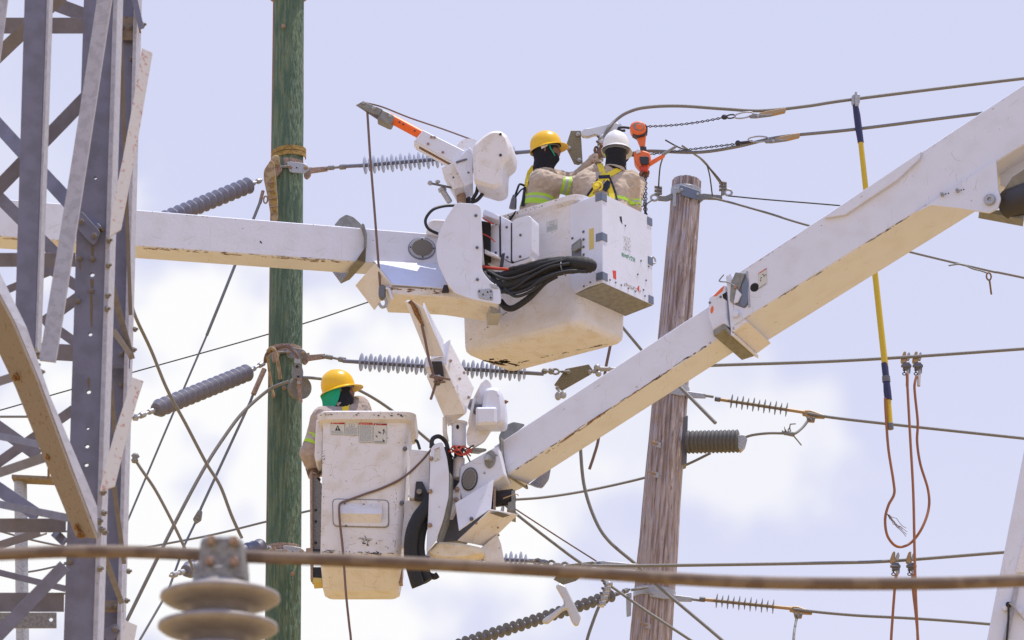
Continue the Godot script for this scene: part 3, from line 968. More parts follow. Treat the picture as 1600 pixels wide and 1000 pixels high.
# ---------- insulators ----------
# sheds along an axis; each shed is a part of its own
func shed_string(t: Node, a: Vector3, b: Vector3, count: int, big: float, small: float, core: float, shed_m: String, core_m: String, thick: float, cone: float) -> void:
	var dir := (b - a).normalized()
	p_rod(t, "core", core_m, a - dir * 0.03, b + dir * 0.03, core)
	var meshes := {}
	for i in count:
		var r := big if i % 2 == 0 else small
		var at := a.lerp(b, (i + 0.5) / count)
		if not meshes.has(r):
			var s := Shape.new()
			s.lathe(Vector3.ZERO, dir, [Vector2(core * 0.98, -thick * 1.2), Vector2(core * 1.25, -thick * 1.1), Vector2(r * 0.75, -thick * 0.2 + cone * 0.7), Vector2(r - thick * 0.3, cone - thick * 0.15), Vector2(r, cone), Vector2(r - thick * 0.3, cone + thick * 0.3), Vector2(r * 0.6, cone * 0.55 + thick * 0.55), Vector2(core * 1.2, thick * 1.3), Vector2(core * 0.98, thick * 1.4)], 22, true)
			meshes[r] = mesh_of(s, Vector3.ZERO, M[shed_m])
		var o := MeshInstance3D.new()
		o.name = "shed"
		o.mesh = meshes[r]
		o.position = at - origin_of[t]
		t.add_child(o, true)


func ball_socket(t: Node, a: Vector3, b: Vector3, r: float, m := "dull_metal") -> void:
	var s := Shape.new()
	s.rod(a, b, r * 0.55)
	s.rod(a.lerp(b, 0.15), a.lerp(b, 0.38), r)
	s.rod(a.lerp(b, 0.62), a.lerp(b, 0.85), r * 1.15)
	part(s, "end_fitting", m, t)


func build_insulators() -> void:
	var g := "slate grey rod insulators between tower and green pole"
	for q in [
		["slate grey ribbed insulator leaving the strapped band, half hidden by the upper white boom", 222, 357, 24.9, 390, 289, 25.7, 17, 13.4, 409, 281],
		["slate grey ribbed insulator slanting from the tower up to the pulley band", 243, 640, 24.6, 387, 582, 25.6, 16, 14.0, 416, 565],
		["slate grey ribbed insulator mostly hidden behind the blurred front insulator", 290, 892, 24.6, 408, 854, 25.7, 13, 13.0, 424, 858],
	]:
		var a := W(q[1], q[2], q[3])
		var b := W(q[4], q[5], q[6])
		var u := size_at(q[4], q[5], q[6])
		var t := thing("rod_insulator", q[0], "insulator", a, g)
		var dir := (b - a).normalized()
		p_rod(t, "core", "slate_polymer", a, b, q[8] * u * 0.72)
		var s := Shape.new()
		var r: float = q[8] * u
		var step: float = a.distance_to(b) / q[7]
		s.lathe(Vector3.ZERO, dir, [Vector2(r * 0.70, -step * 0.42), Vector2(r * 0.96, step * 0.12), Vector2(r, step * 0.20), Vector2(r, step * 0.26), Vector2(r * 0.94, step * 0.30), Vector2(r * 0.70, step * 0.34), Vector2(r * 0.70, step * 0.58)], 26, true)
		var shared := mesh_of(s, Vector3.ZERO, M["slate_polymer"])
		for i in q[7]:
			var o := MeshInstance3D.new()
			o.name = "shed"
			o.mesh = shared
			o.position = a.lerp(b, (i + 0.5) / q[7]) - a
			t.add_child(o, true)
		ball_socket(t, b, W(q[9], q[10], 25.8), 0.022, "zinc")
		ball_socket(t, a, a - dir * 0.26, 0.024, "zinc")
	var s0 := Shape.new()
	s0.chain(W(243, 640, 24.6) - Vector3(0.16, 0.04, 0.1), W(209, 652, 24.0), 0.07, 0.010)
	solo(s0, "shackle_chain", "zinc", "short galvanised shackle links joining the lower slate insulator to the tower", "shackle")
	# long pale strings to the right of the green pole
	var gs := "long pale grey polymer strings"
	for q in [
		["pale grey disc string running level behind the orange tipped jib", [566, 258.5, 25.6], [806, 238.5, 25.3], 34, 14.6, 11.0, [484, 266], [546, 260]],
		["pale grey disc string passing under the upper bucket", [560, 565.5, 25.6], [822, 582.5, 25.3], 36, 14.6, 11.0, [480, 559], [546, 564]],
		["pale grey disc string low down, behind the lower bucket mounting", [566, 866.0, 25.6], [824, 876.0, 25.3], 34, 14.0, 10.5, [478, 861], [552, 865]],
	]:
		var a := W(q[1][0], q[1][1], q[1][2])
		var b := W(q[2][0], q[2][1], q[2][2])
		var u := size_at(q[1][0], q[1][1], 25.5)
		var t := thing("string_insulator", q[0], "insulator", a, gs)
		shed_string(t, a, b, q[3], q[4] * u, q[5] * u, 3.2 * u, "pale_polymer", "core_polymer", 0.006, 0.006)
		var l := W(q[6][0], q[6][1], 25.75)
		var m := W(q[6][0] + 28, q[6][1] - 3, 25.7)
		var e := W(q[7][0], q[7][1], 25.62)
		p_slab(t, "eye_bar", "rusty_fitting", [l + Vector3(0, -0.028, 0), m + Vector3(0, -0.022, 0), m + Vector3(0, 0.022, 0), l + Vector3(0, 0.028, 0)], Vector3(0, 0, -0.025), 0.004)
		ball_socket(t, m - Vector3(0.03, 0, 0), e, 0.022)
		p_rod(t, "ferrule", "core_polymer", e - Vector3(0.06, 0, 0), a, 0.018)
		var dir := (b - a).normalized()
		p_rod(t, "ferrule", "core_polymer", b, b + dir * 0.16, 0.018)
	# the strings on the right of the weathered pole: thin dark discs on a tan rod
	for q in [["tan rod insulator with dark discs, above the black post insulator", [1117, 623], [1258, 644.5], 11, 11.5], ["tan rod insulator with dark discs at the lower right of the brown pole", [1093, 936], [1238, 951], 11, 11.5]]:
		var a := W(q[1][0], q[1][1], 26.5)
		var b := W(q[2][0], q[2][1], 26.38)
		var u := size_at(1180, 640, 26.3)
		var t := thing("disc_insulator", q[0], "insulator", a, "tan rod insulators on the brown pole")
		p_rod(t, "end_fitting", "gunmetal", a, a.lerp(b, 0.06), 0.024)
		p_rod(t, "end_fitting", "brass", a.lerp(b, 0.06), a.lerp(b, 0.15), 0.016)
		p_rod(t, "end_fitting", "brass", a.lerp(b, 0.8), b, 0.016)
		shed_string(t, a.lerp(b, 0.15), a.lerp(b, 0.82), q[3], q[4] * u, 9.6 * u, 2.6 * u, "grey_polymer", "tan_core", 0.0042, 0.005)
		# dead-end clamp
		var c := Shape.new()
		var x: float = q[2][0]
		var y: float = q[2][1]
		c.slab(spots(soft([[x - 4, y - 4], [x + 8, y - 4], [x + 32, y + 4], [x + 31, y + 9], [x + 16, y + 8], [x + 15, y + 15], [x + 4, y + 14], [x + 2, y + 5], [x - 4, y + 4]], 2), 26.38), Vector3(0, 0, -0.035), 0.005)
		part(c, "dead_end_clamp", "brass", t)
		for k in 3:
			p_bolt(t, "dull_metal", W(x + 5 + k * 4, y + 10 + (k % 2) * 3, 26.36), Vector3(0.1, 0, 1), 0.016, 0.02)
	# lowest string on the left of the brown pole
	var a := W(700, 1013, 24.9)
	var b := W(958, 930, 26.2)
	var u := size_at(830, 970, 25.5)
	var t := thing("disc_insulator", "long dark disc string rising from the bottom edge to the brown pole", "insulator", a, "tan rod insulators on the brown pole")
	shed_string(t, a, b, 25, 10.5 * u, 10.0 * u, 3.2 * u, "grey_polymer", "core_polymer", 0.004, 0.010)
	ball_socket(t, b, W(984, 921, 26.35), 0.02)
	# black post insulator
	var p0 := W(1072, 691, 26.5)
	var p1 := W(1162, 689, 26.4)
	var v := size_at(1110, 690, 26.4)
	var k := thing("post_insulator", "stubby black ribbed post insulator bolted level to the brown pole", "insulator", p0)
	p_rod(k, "base_fitting", "zinc", p0, p0.lerp(p1, 0.1), 12 * v)
	p_rod(k, "core", "dark_polymer", p0.lerp(p1, 0.06), p0.lerp(p1, 0.92), 16.6 * v)
	var sh := Shape.new()
	var ax := (p1 - p0).normalized()
	sh.lathe(Vector3.ZERO, ax, [Vector2(16.4 * v, -0.022), Vector2(18.2 * v, -0.004), Vector2(18.5 * v, 0.002), Vector2(18.2 * v, 0.006), Vector2(16.4 * v, 0.012)], 30, true)
	var one := mesh_of(sh, Vector3.ZERO, M["dark_polymer"])
	for i in 13:
		var o := MeshInstance3D.new()
		o.name = "shed"
		o.mesh = one
		o.position = p0.lerp(p1, 0.05 + 0.84 * i / 12.0) - p0
		k.add_child(o, true)
	p_slab(k, "end_clamp", "zinc", spots(soft([[1152, 680], [1162, 679], [1168, 686], [1165, 697], [1158, 704], [1153, 700]], 2), 26.35), Vector3(0, 0, -0.09), 0.004)


func build_front_insulator() -> void:
	var d := 6.6
	var u := size_at(342, 930, d)
	var top := W(345, 905, d)
	var base := top
	base.y = 0
	var t := thing("station_post_insulator", "out of focus brown porcelain post insulator standing in the near foreground", "insulator", base)
	var s := Shape.new()
	var r := 94.0 * u
	s.lathe(Vector3.ZERO, Vector3.UP, [Vector2(r * 0.42, -0.075), Vector2(r * 0.5, -0.035), Vector2(r * 0.62, -0.030), Vector2(r * 0.92, -0.022), Vector2(r, -0.014), Vector2(r * 0.99, -0.006), Vector2(r * 0.72, 0.006), Vector2(r * 0.5, 0.018), Vector2(r * 0.42, 0.03)], 48, true)
	var one := mesh_of(s, Vector3.ZERO, M["glazed_porcelain"])
	var step := 47.5 * u
	for i in 9:
		var o := MeshInstance3D.new()
		o.name = "shed"
		o.mesh = one
		o.position = top + Vector3(-0.0025 * i, -0.032 - step * i, 0) - base
		t.add_child(o, true)
	var low := top - Vector3(0, 0.032 + step * 9, 0)
	p_rod(t, "core", "glaze_blue", low, top - Vector3(0, 0.02, 0), r * 0.44)
	p_rod(t, "pedestal", "zinc", base, low, r * 0.5)
	var c := Shape.new()
	c.lathe(top + Vector3(0, -0.01, 0), Vector3.UP, [Vector2(0, 0), Vector2(r * 0.47, 0), Vector2(r * 0.47, 0.022), Vector2(r * 0.40, 0.03), Vector2(0, 0.03)], 32)
	part(c, "cap", "dull_metal", t)
	p_slab(t, "cable_clamp", "dull_metal", spots(soft([[318, 836], [372, 836], [381, 846], [385, 905], [309, 905], [312, 846]], 8), d - 0.055), Vector3(0, 0, -0.11), 0.008)
	for q in [[331, 845], [366, 846], [328, 877], [366, 878]]:
		p_bolt(t, "rusty_fitting", W(q[0], q[1], d - 0.056), Vector3(0, -0.1, 1), 0.0115, 0.016)


# ---------- wires ----------
func wire(called: String, label: String, pts: Array, px: float, m: String, category := "cable", group := "", smooth := true) -> MeshInstance3D:
	var list := spots(pts)
	var mid: Array = pts[pts.size() / 2]
	var s := Shape.new()
	s.tube(spline(list, 10) if smooth else list, px * size_at(mid[0], mid[1], mid[2]), 8)
	return solo(s, called, m, label, category, group)


func build_lines() -> void:
	wire("conductor", "topmost grey conductor looping above the hoists and off to the upper right", [[944, 214, 24.95], [951, 200, 24.95], [962, 188, 25], [980, 176, 25], [1008, 168, 25], [1060, 165.5, 25], [1130, 170, 25], [1190, 173, 25], [1260, 166, 25], [1338, 154.5, 25], [1600, 122.5, 25], [2100, 66, 25]], 2.7, "conductor")
	wire("conductor", "second grey conductor pulled by the lower hoist, meeting the big boom", [[938, 245, 24.95], [985, 240, 25], [1015, 236, 25], [1090, 238, 25], [1150, 229.5, 25], [1220, 214, 25], [1336, 202, 25], [1530, 177.5, 25], [2000, 118, 25]], 2.7, "conductor")
	wire("conductor", "grey conductor carrying the two upper earthing clamps", [[928, 578, 25.3], [1000, 576.5, 25.3], [1110, 571, 25.3], [1330, 563, 25.2], [1600, 545, 25.1], [2100, 508, 25]], 2.7, "conductor")
	wire("conductor", "grey conductor from the upper tan insulator, crossing below the yellow stick", [[1262, 646, 26.38], [1330, 656, 26.3], [1600, 685, 26], [2100, 738, 26]], 2.5, "conductor")
	wire("conductor", "grey conductor carrying the two lower earthing clamps", [[908, 883, 25.1], [1000, 884, 25.1], [1300, 879.5, 25.1], [1400, 876, 25.1], [1567, 863, 25.1], [2100, 820, 25]], 2.7, "conductor")
	wire("conductor", "lowest grey conductor from the lower tan insulator", [[1240, 952, 26.38], [1330, 961, 26.3], [1545, 975, 26], [2100, 1028, 26]], 2.4, "conductor")
	wire("near_cable", "thick brown cable, out of focus, sweeping across the foreground", [[-400, 890, 6.6], [0, 866, 6.6], [170, 861.5, 6.6], [345, 868, 6.6], [640, 880, 6.6], [900, 894, 6.6], [1150, 909, 6.6], [1400, 912, 6.6], [1600, 907, 6.6], [2100, 885, 6.6]], 10.5, "brown_cable")
	wire("thin_wire", "thin dark wire slanting up behind the green pole to the upper boom", [[-200, 695, 28], [0, 641, 28], [110, 609, 28], [430, 519, 28], [590, 467, 28], [900, 360, 28]], 1.1, "thin_wire", "wire")
	wire("guy_wire", "grey guy wire under the canvas strap, crossing behind the upper boom", [[408, 312, 25.7], [345, 470, 25.6], [323, 524, 25.6]], 2.4, "guy_wire", "guy wire", "", false)
	wire("guy_wire", "thin lower length of guy wire reaching the tower", [[323, 524, 25.6], [258, 675, 25.5], [190, 836, 25.4], [80, 1100, 25.2]], 1.7, "guy_wire", "guy wire", "", false)
	wire("slack_cable", "heavy grey cable hanging from the tower across the lower slate insulator", [[204, 470, 22.5], [213, 498, 22.5], [236, 547, 22.8], [261, 608, 23], [290, 662, 23.2], [322, 723, 23.4], [344, 759, 23.5], [362, 806, 23.6], [378, 841, 23.7]], 2.6, "conductor")
	wire("slack_cable", "grey cable running down left from the pulley wheel", [[452, 596, 25.4], [434, 602, 25.4], [416, 612, 25.4], [380, 644, 25.3], [351, 682, 25.2], [319, 732, 25.1], [272, 820, 25], [200, 966, 24.9], [120, 1130, 24.8]], 2.8, "conductor")
	wire("slack_cable", "grey cable leaving the pulley, passing behind the lower worker's helmet", [[474, 590, 25.5], [486, 590.5, 25.5], [505, 592.5, 25.6], [530, 597, 25.6], [575, 617, 25.7], [620, 647, 25.8], [672, 690, 25.9], [740, 747, 26], [809, 805, 26], [880, 860, 26], [908, 880, 26]], 2.5, "conductor")
	wire("fine_wire", "fine dark wire above the grey cable beside the lower boom", [[800, 792, 25.9], [846, 822, 25.9], [880, 844, 25.9], [932, 877, 25.9]], 1.2, "rope", "wire", "", false)
	wire("guy_rod", "rusty brown guy rod hooked below the pulley band", [[413, 577, 25.75], [396, 616, 25.7]], 4.2, "rusty_fitting", "guy rod", "", false)
	wire("guy_wire", "grey guy wire below the rusty rod", [[397, 612, 25.7], [391, 628, 25.7], [315, 792, 25.5], [309, 806, 25.5]], 2.2, "guy_wire", "guy wire", "", false)
	wire("guy_wire", "grey guy wire running out of the bottom edge beside the front insulator", [[306, 815, 25.5], [289, 850, 25.4], [262, 925, 25.2], [215, 1006, 25], [150, 1130, 24.9]], 1.9, "guy_wire", "guy wire", "", false)
	var sh := Shape.new()
	sh.slab(spots(soft([[310, 796], [316, 798], [314, 812], [305, 818], [301, 811]], 2), 25.45), Vector3(0, 0, -0.04), 0.004)
	sh.rod(W(309, 808, 25.44), W(309, 808, 25.54), 0.02)
	solo(sh, "guy_clevis", "dull_metal", "small grey clevis on the guy wire above the front insulator", "clevis")
	wire("slack_cable", "short grey cable dropping from the tower's knob insulator", [[211, 718, 22.6], [222, 735, 22.6], [243, 766, 22.7], [268, 813, 22.8], [288, 855, 22.9], [304, 895, 23]], 2.4, "conductor")
	var kn := Shape.new()
	kn.lathe(W(210, 723, 22.55), Vector3(0.1, 1, 0), [Vector2(0, 0), Vector2(0.02, 0.0), Vector2(0.03, 0.02), Vector2(0.02, 0.035), Vector2(0.034, 0.055), Vector2(0.02, 0.075), Vector2(0, 0.08)], 16, true)
	solo(kn, "knob_insulator", "dull_metal", "small grey knob insulator on the tower's edge", "insulator")
	wire("span_wire", "dark wire passing behind the green pole at the height of the bucket's foot", [[100, 880, 27.5], [225, 856, 27.5], [330, 836, 27.4], [416, 815, 27.3], [500, 795, 27.2], [640, 775, 27.1]], 1.8, "guy_wire", "wire")
	wire("span_wire", "dark wire low behind the tower", [[-60, 812, 20], [40, 841, 20], [104, 855, 20], [180, 872, 20]], 1.8, "guy_wire", "wire")
	wire("span_wire", "short dark wire rising behind the tower under the near brown cable", [[-60, 904, 20], [42, 894, 20], [100, 882, 20], [140, 873, 20]], 1.6, "guy_wire", "wire")
	wire("span_wire", "level dark wire behind the tower beside the flaked stub", [[-60, 651, 20], [40, 651, 20], [120, 651, 20]], 2.0, "guy_wire", "wire")
	# around the brown pole
	wire("stay_rod", "straight grey rod poking out right of the brown pole under the big boom", [[1048, 592, 26.2], [1060, 602, 26.1], [1118, 661, 25.9]], 3.0, "conductor", "rod", "", false)
	wire("stay_rod", "straight grey rod between the upper bucket and the big boom", [[955, 492, 25.8], [970, 508, 25.8], [1010, 556, 25.9]], 2.4, "conductor", "rod", "", false)
	wire("tag_rope", "brown rope below the upper bucket's side box", [[956, 528, 25.6], [952, 548, 25.6], [945, 585, 25.6], [940, 640, 25.6], [935, 686, 25.6], [928, 712, 25.6], [921, 733, 25.6]], 2.3, "rope", "rope")
	wire("slack_cable", "grey cable drooping from the big boom to the foot of the brown pole", [[905, 640, 25.9], [907, 700, 25.9], [913, 760, 25.9], [930, 812, 25.9], [952, 846, 25.9], [995, 883, 25.9], [1030, 917, 25.9], [1128, 1000, 25.7], [1200, 1065, 25.6]], 2.7, "conductor")
	wire("slack_cable", "grey cable drawn level between the lower lift and the brown pole", [[796, 781, 26.3], [850, 777, 26.5], [920, 766, 26.8], [1005, 747, 27], [1065, 729, 27], [1110, 708, 26.8]], 2.1, "conductor")
	wire("stay_cable", "grey stay cable crossing the foot of the brown pole to the bottom edge", [[940, 906, 25.7], [962, 921, 25.7], [1010, 955, 25.5], [1082, 1002, 25.4], [1150, 1050, 25.3]], 2.4, "conductor", "cable", "", false)
	wire("stay_cable", "short grey cable dropping under the lower clamp", [[947, 925, 25.9], [940, 938, 25.9], [927, 970, 25.9], [915, 1010, 25.9], [905, 1080, 25.9]], 2.5, "conductor")
	wire("jumper", "grey jumper from the black post insulator to the clamp", [[1158, 686, 26.4], [1175, 680, 26.35], [1200, 677, 26.3], [1222, 677, 26.3], [1240, 678, 26.2], [1254, 668, 26.3], [1264, 655, 26.36]], 2.2, "conductor")
	var wad := Shape.new()
	var r := RandomNumberGenerator.new()
	r.seed = 8
	for i in 9:
		var a := W(1222 + r.randf() * 18, 670 + r.randf() * 12, 26.28 - r.randf() * 0.05)
		wad.tube([a, a + Vector3(r.randfn(), r.randfn(), r.randfn()) * 0.022, a + Vector3(r.randfn(), r.randfn(), r.randfn()) * 0.03], 0.007, 5)
	wad.rod(W(1226, 676, 26.27), W(1240, 679, 26.2), 0.022)
	solo(wad, "wire_tie", "dull_metal", "tangle of tie wire on the jumper", "wire tie")
	wire("jumper", "grey jumper hanging from the lower tan insulator's clamp", [[1246, 962, 26.37], [1243, 975, 26.3], [1240, 1000, 26.0], [1239, 1060, 26.0]], 2.2, "conductor")
	wire("service_wire", "grey wire falling right from the brown pole's top to the big boom", [[1110, 309, 26.5], [1140, 316, 26.5], [1200, 333, 26.4], [1262, 352, 26.3], [1415, 392, 26.1], [1545, 423, 26], [1600, 434, 26], [2000, 520, 26]], 1.9, "conductor", "wire")
	wire("service_wire", "thin dark wire from the eye at the brown pole's top", [[1138, 306, 26.5], [1200, 312, 26.4], [1310, 321, 26.3], [1500, 338, 26.2]], 1.2, "thin_wire", "wire")
	wire("service_wire", "thin wire from the left eye of the brown pole to the upper bucket", [[1020, 312, 26.5], [1004, 322, 26.2], [985, 330, 25.9]], 1.2, "thin_wire", "wire")
	wire("jumper_wire", "thin dark jumper arching from the second conductor to the connector", [[1040, 219, 25.1], [1060, 230, 25.3], [1085, 240, 25.6], [1108, 262, 26], [1124, 280, 26.4], [1129, 288, 26.5]], 1.2, "thin_wire", "wire")
	wire("jumper_wire", "grey jumper arching beside the thin one at the brown pole's top", [[1066, 228, 25.1], [1084, 240, 25.3], [1100, 252, 25.8], [1114, 270, 26.2], [1127, 288, 26.5]], 1.6, "conductor", "wire")
	wire("jumper_wire", "short dark jumper dropping to the left eye of the brown pole", [[1037, 243, 25.1], [1032, 258, 25.7], [1030, 275, 26.2], [1029, 293, 26.5]], 1.2, "thin_wire", "wire")
	wire("jumper_wire", "short dark jumper dropping to the right arm of the brown pole", [[1104, 256, 25.9], [1109, 275, 26.2], [1113, 305, 26.5]], 1.1, "thin_wire", "wire")
	wire("tie_tail", "short loose tail of wire above the service wire, far right", [[1482, 415, 25.95], [1502, 413, 25.95], [1520, 420, 25.95], [1532, 423, 25.95], [1544, 427, 25.95]], 1.3, "guy_wire", "wire")
	var hk := Shape.new()
	hk.hoop(W(1545, 432, 25.9), Vector3(0.022, 0, 0), Vector3(0, 0.036, 0), 0.008, 14, 6)
	hk.rod(W(1546, 437, 25.9), W(1549, 460, 25.9), 0.009)
	solo(hk, "hanging_shackle", "rust", "rusty shackle and pin hanging on the far right wire", "shackle")
	# yoke plates and clamps
	var y1 := thing("yoke_plate", "brown six-sided steel plate between the two upper workers", "yoke plate", W(897, 255, 25.05), "yoke plates")
	p_slab(y1, "plate", "yoke_steel", spots([[892, 204], [907.5, 204], [910.5, 254], [904, 257], [897, 255.5], [884, 229]], 25.05), Vector3(0, 0, -0.02), 0.003)
	for q in [[903, 211], [889, 232], [905, 251]]:
		p_bolt(y1, "zinc", W(q[0], q[1], 25.05), Vector3(0, 0, 1), 0.02, 0.02)
	p_tube(y1, "shackle", "zinc", spots([[872, 236, 25.1], [886, 232, 25.04], [874, 228, 25.1]]), 0.009)
	var y2 := thing("yoke_plate", "brown five-sided steel plate hanging under the upper bucket", "yoke plate", W(878, 610, 25.3), "yoke plates")
	p_slab(y2, "plate", "yoke_steel", spots([[884, 576], [920, 569], [928, 580], [922, 585], [878, 610], [866, 601]], 25.3), Vector3(0, 0, -0.02), 0.003)
	for q in [[888, 582], [922, 582], [871, 607]]:
		p_bolt(y2, "zinc", W(q[0], q[1], 25.3), Vector3(0, 0, 1), 0.02, 0.02)
	var sk := Shape.new()
	sk.chain(W(846, 580, 25.28), W(890, 581, 25.26), 0.09, 0.011)
	sk.ball(W(851, 580, 25.28), Vector3.ONE * 0.028)
	sk.ball(W(861, 580, 25.28), Vector3.ONE * 0.03)
	part(sk, "shackle", "dull_metal", y2)
	var cl := Shape.new()
	cl.rod(W(926, 581, 25.27), W(938, 577, 25.27), 0.02)
	cl.ball(W(933, 574, 25.25), Vector3.ONE * 0.03)
	cl.ball(W(935, 584, 25.25), Vector3.ONE * 0.028)
	cl.rod(W(935, 576, 25.27), W(964, 577, 25.27), 0.02)
	part(cl, "clevis", "zinc", y2)
	var c2 := Shape.new()
	c2.rod(W(872, 608, 25.27), W(876, 620, 25.27), 0.012)
	c2.ball(W(872, 619, 25.25), Vector3(0.03, 0.04, 0.02))
	c2.ball(W(880, 617, 25.25), Vector3(0.03, 0.036, 0.02))
	part(c2, "clevis", "zinc", y2)
	var y3 := thing("yoke_plate", "olive steel plate half hidden behind the near brown cable", "yoke plate", W(880, 912, 25.1), "yoke plates")
	p_slab(y3, "plate", "yoke_steel", spots([[884, 882], [927, 877], [931, 881], [900, 907], [880, 913], [865, 905]], 25.1), Vector3(0, 0, -0.02), 0.003)
	var c3 := Shape.new()
	c3.chain(W(824, 876, 25.28), W(888, 884, 25.1), 0.09, 0.012)
	c3.ball(W(853, 880, 25.2), Vector3.ONE * 0.028)
	part(c3, "shackle", "dull_metal", y3)
	p_slab(y3, "link_plate", "zinc", spots(soft([[928, 877], [938, 876], [996, 881], [996, 889], [936, 887], [930, 885]], 3), 25.6), Vector3(0, 0, -0.03), 0.004)
	p_bolt(y3, "clip_blue", W(935, 881, 25.58), Vector3(0, 0, 1), 0.022, 0.016)
	strain_clamp("bright cast dead-end clamp above the white helmet", [[907, 206], [913, 200], [924, 199], [962, 190], [971, 193], [972, 199], [966, 203], [951, 208], [947, 214], [937, 213], [930, 210], [919, 214], [910, 213]], 24.98, [[941, 212], [936, 254]], 5)
	strain_clamp("bright cast dead-end clamp hanging by the lower disc string", [[868, 915], [874, 911], [884, 916], [908, 964], [904, 976], [898, 977], [893, 970], [886, 951], [880, 953], [856, 974], [849, 973], [847, 968], [881, 944], [880, 936]], 25.0, [[952, 910], [939, 948]], 5)
	var pl := thing("pulley_block", "grey steel pulley block with open wheel hanging on the green pole", "pulley", W(465, 626, 25.6))
	build_pulley(pl)
	build_strap()


func strain_clamp(label: String, outline: Array, d: float, column: Array, count: int) -> void:
	var t := thing("dead_end_clamp", label, "clamp", W(outline[0][0], outline[0][1], d), "cast dead-end clamps")
	p_slab(t, "body", "cast_aluminium", spots(soft(outline, 3), d), Vector3(0, 0, -0.05), 0.010)
	var a := W(column[0][0], column[0][1], d)
	var b := W(column[1][0], column[1][1], d)
	p_rod(t, "jaw", "cast_aluminium", a, b, 0.026)
	for i in count:
		var p := a.lerp(b, (i + 0.5) / count)
		var s := Shape.new()
		s.block(p, Vector3(0.036, 0.006, 0), Vector3(0, 0.011, 0), Vector3(0, 0, 0.034), 0.004)
		part(s, "keeper", "zinc", t)
		p_bolt(t, "gunmetal", p + Vector3(-0.030, 0, 0.034), Vector3(-0.6, 0, 1), 0.012, 0.02)


func build_pulley(t: Node) -> void:
	var d := 25.58
	var f := 25.5
	var mid := W(468, 606, d)
	var u := size_at(468, 606, d)
	var axis := Vector3(0.5, -0.18, 0.85).normalized()
	var s := Shape.new()
	var r := 18.0 * u
	s.lathe(mid - axis * 0.035, axis, [Vector2(0, 0.02), Vector2(r * 0.55, 0.02), Vector2(r * 0.8, 0.012), Vector2(r, 0), Vector2(r * 1.02, 0.006), Vector2(r * 0.82, 0.028), Vector2(r * 0.82, 0.044), Vector2(r * 1.02, 0.064), Vector2(r, 0.07), Vector2(r * 0.8, 0.058), Vector2(r * 0.5, 0.052), Vector2(0, 0.052)], 36, true)
	part(s, "wheel", "dull_metal", t)
	p_slab(t, "cheek_plate", "dull_metal", spots(soft([[461, 567], [470, 567], [474, 580], [473, 592], [457, 592], [455, 583]], 4), f), Vector3(0, 0, -0.02), 0.003)
	p_slab(t, "strap", "rusty_fitting", spots(soft([[464, 590], [472, 590], [471, 612], [473, 628], [468, 631], [465, 615]], 2), f - 0.02), Vector3(0, 0, -0.012), 0.002)
	p_slab(t, "hanger", "zinc", spots(soft([[460, 559], [469, 559], [469, 568], [460, 568]], 2), f - 0.01), Vector3(0, 0, -0.04), 0.004)
	p_bolt(t, "dark_steel", W(464, 573, f), Vector3(0, 0, 1), 0.014, 0.014)
	p_bolt(t, "zinc", W(467, 599, f - 0.02), Vector3(0, 0, 1), 0.018, 0.018)
	p_bolt(t, "dark_steel", W(466, 589, f), Vector3(0, 0, 1), 0.012, 0.012)
	var rope := Shape.new()
	rope.tube(spline(spots([[414, 566, 25.7], [418, 552, 25.62], [432, 545, 25.6], [448, 541, 25.55], [462, 552, 25.5], [466, 561, 25.5]])), 0.017, 8)
	solo(rope, "sling_rope", "rope", "thick brown sling rope over the pulley band", "rope")
	var r2 := Shape.new()
	r2.tube(spline(spots([[418, 550, 25.6], [424, 544, 25.58], [430, 549, 25.56], [434, 565, 25.56], [438, 592, 25.58]])), 0.018, 8)
	r2.tube(spline(spots([[418, 556, 25.6], [420, 575, 25.66], [424, 600, 25.7], [428, 618, 25.7]])), 0.012, 8)
	solo(r2, "sling_rope", "canvas", "pale worn rope end hooked over the pulley band", "rope")


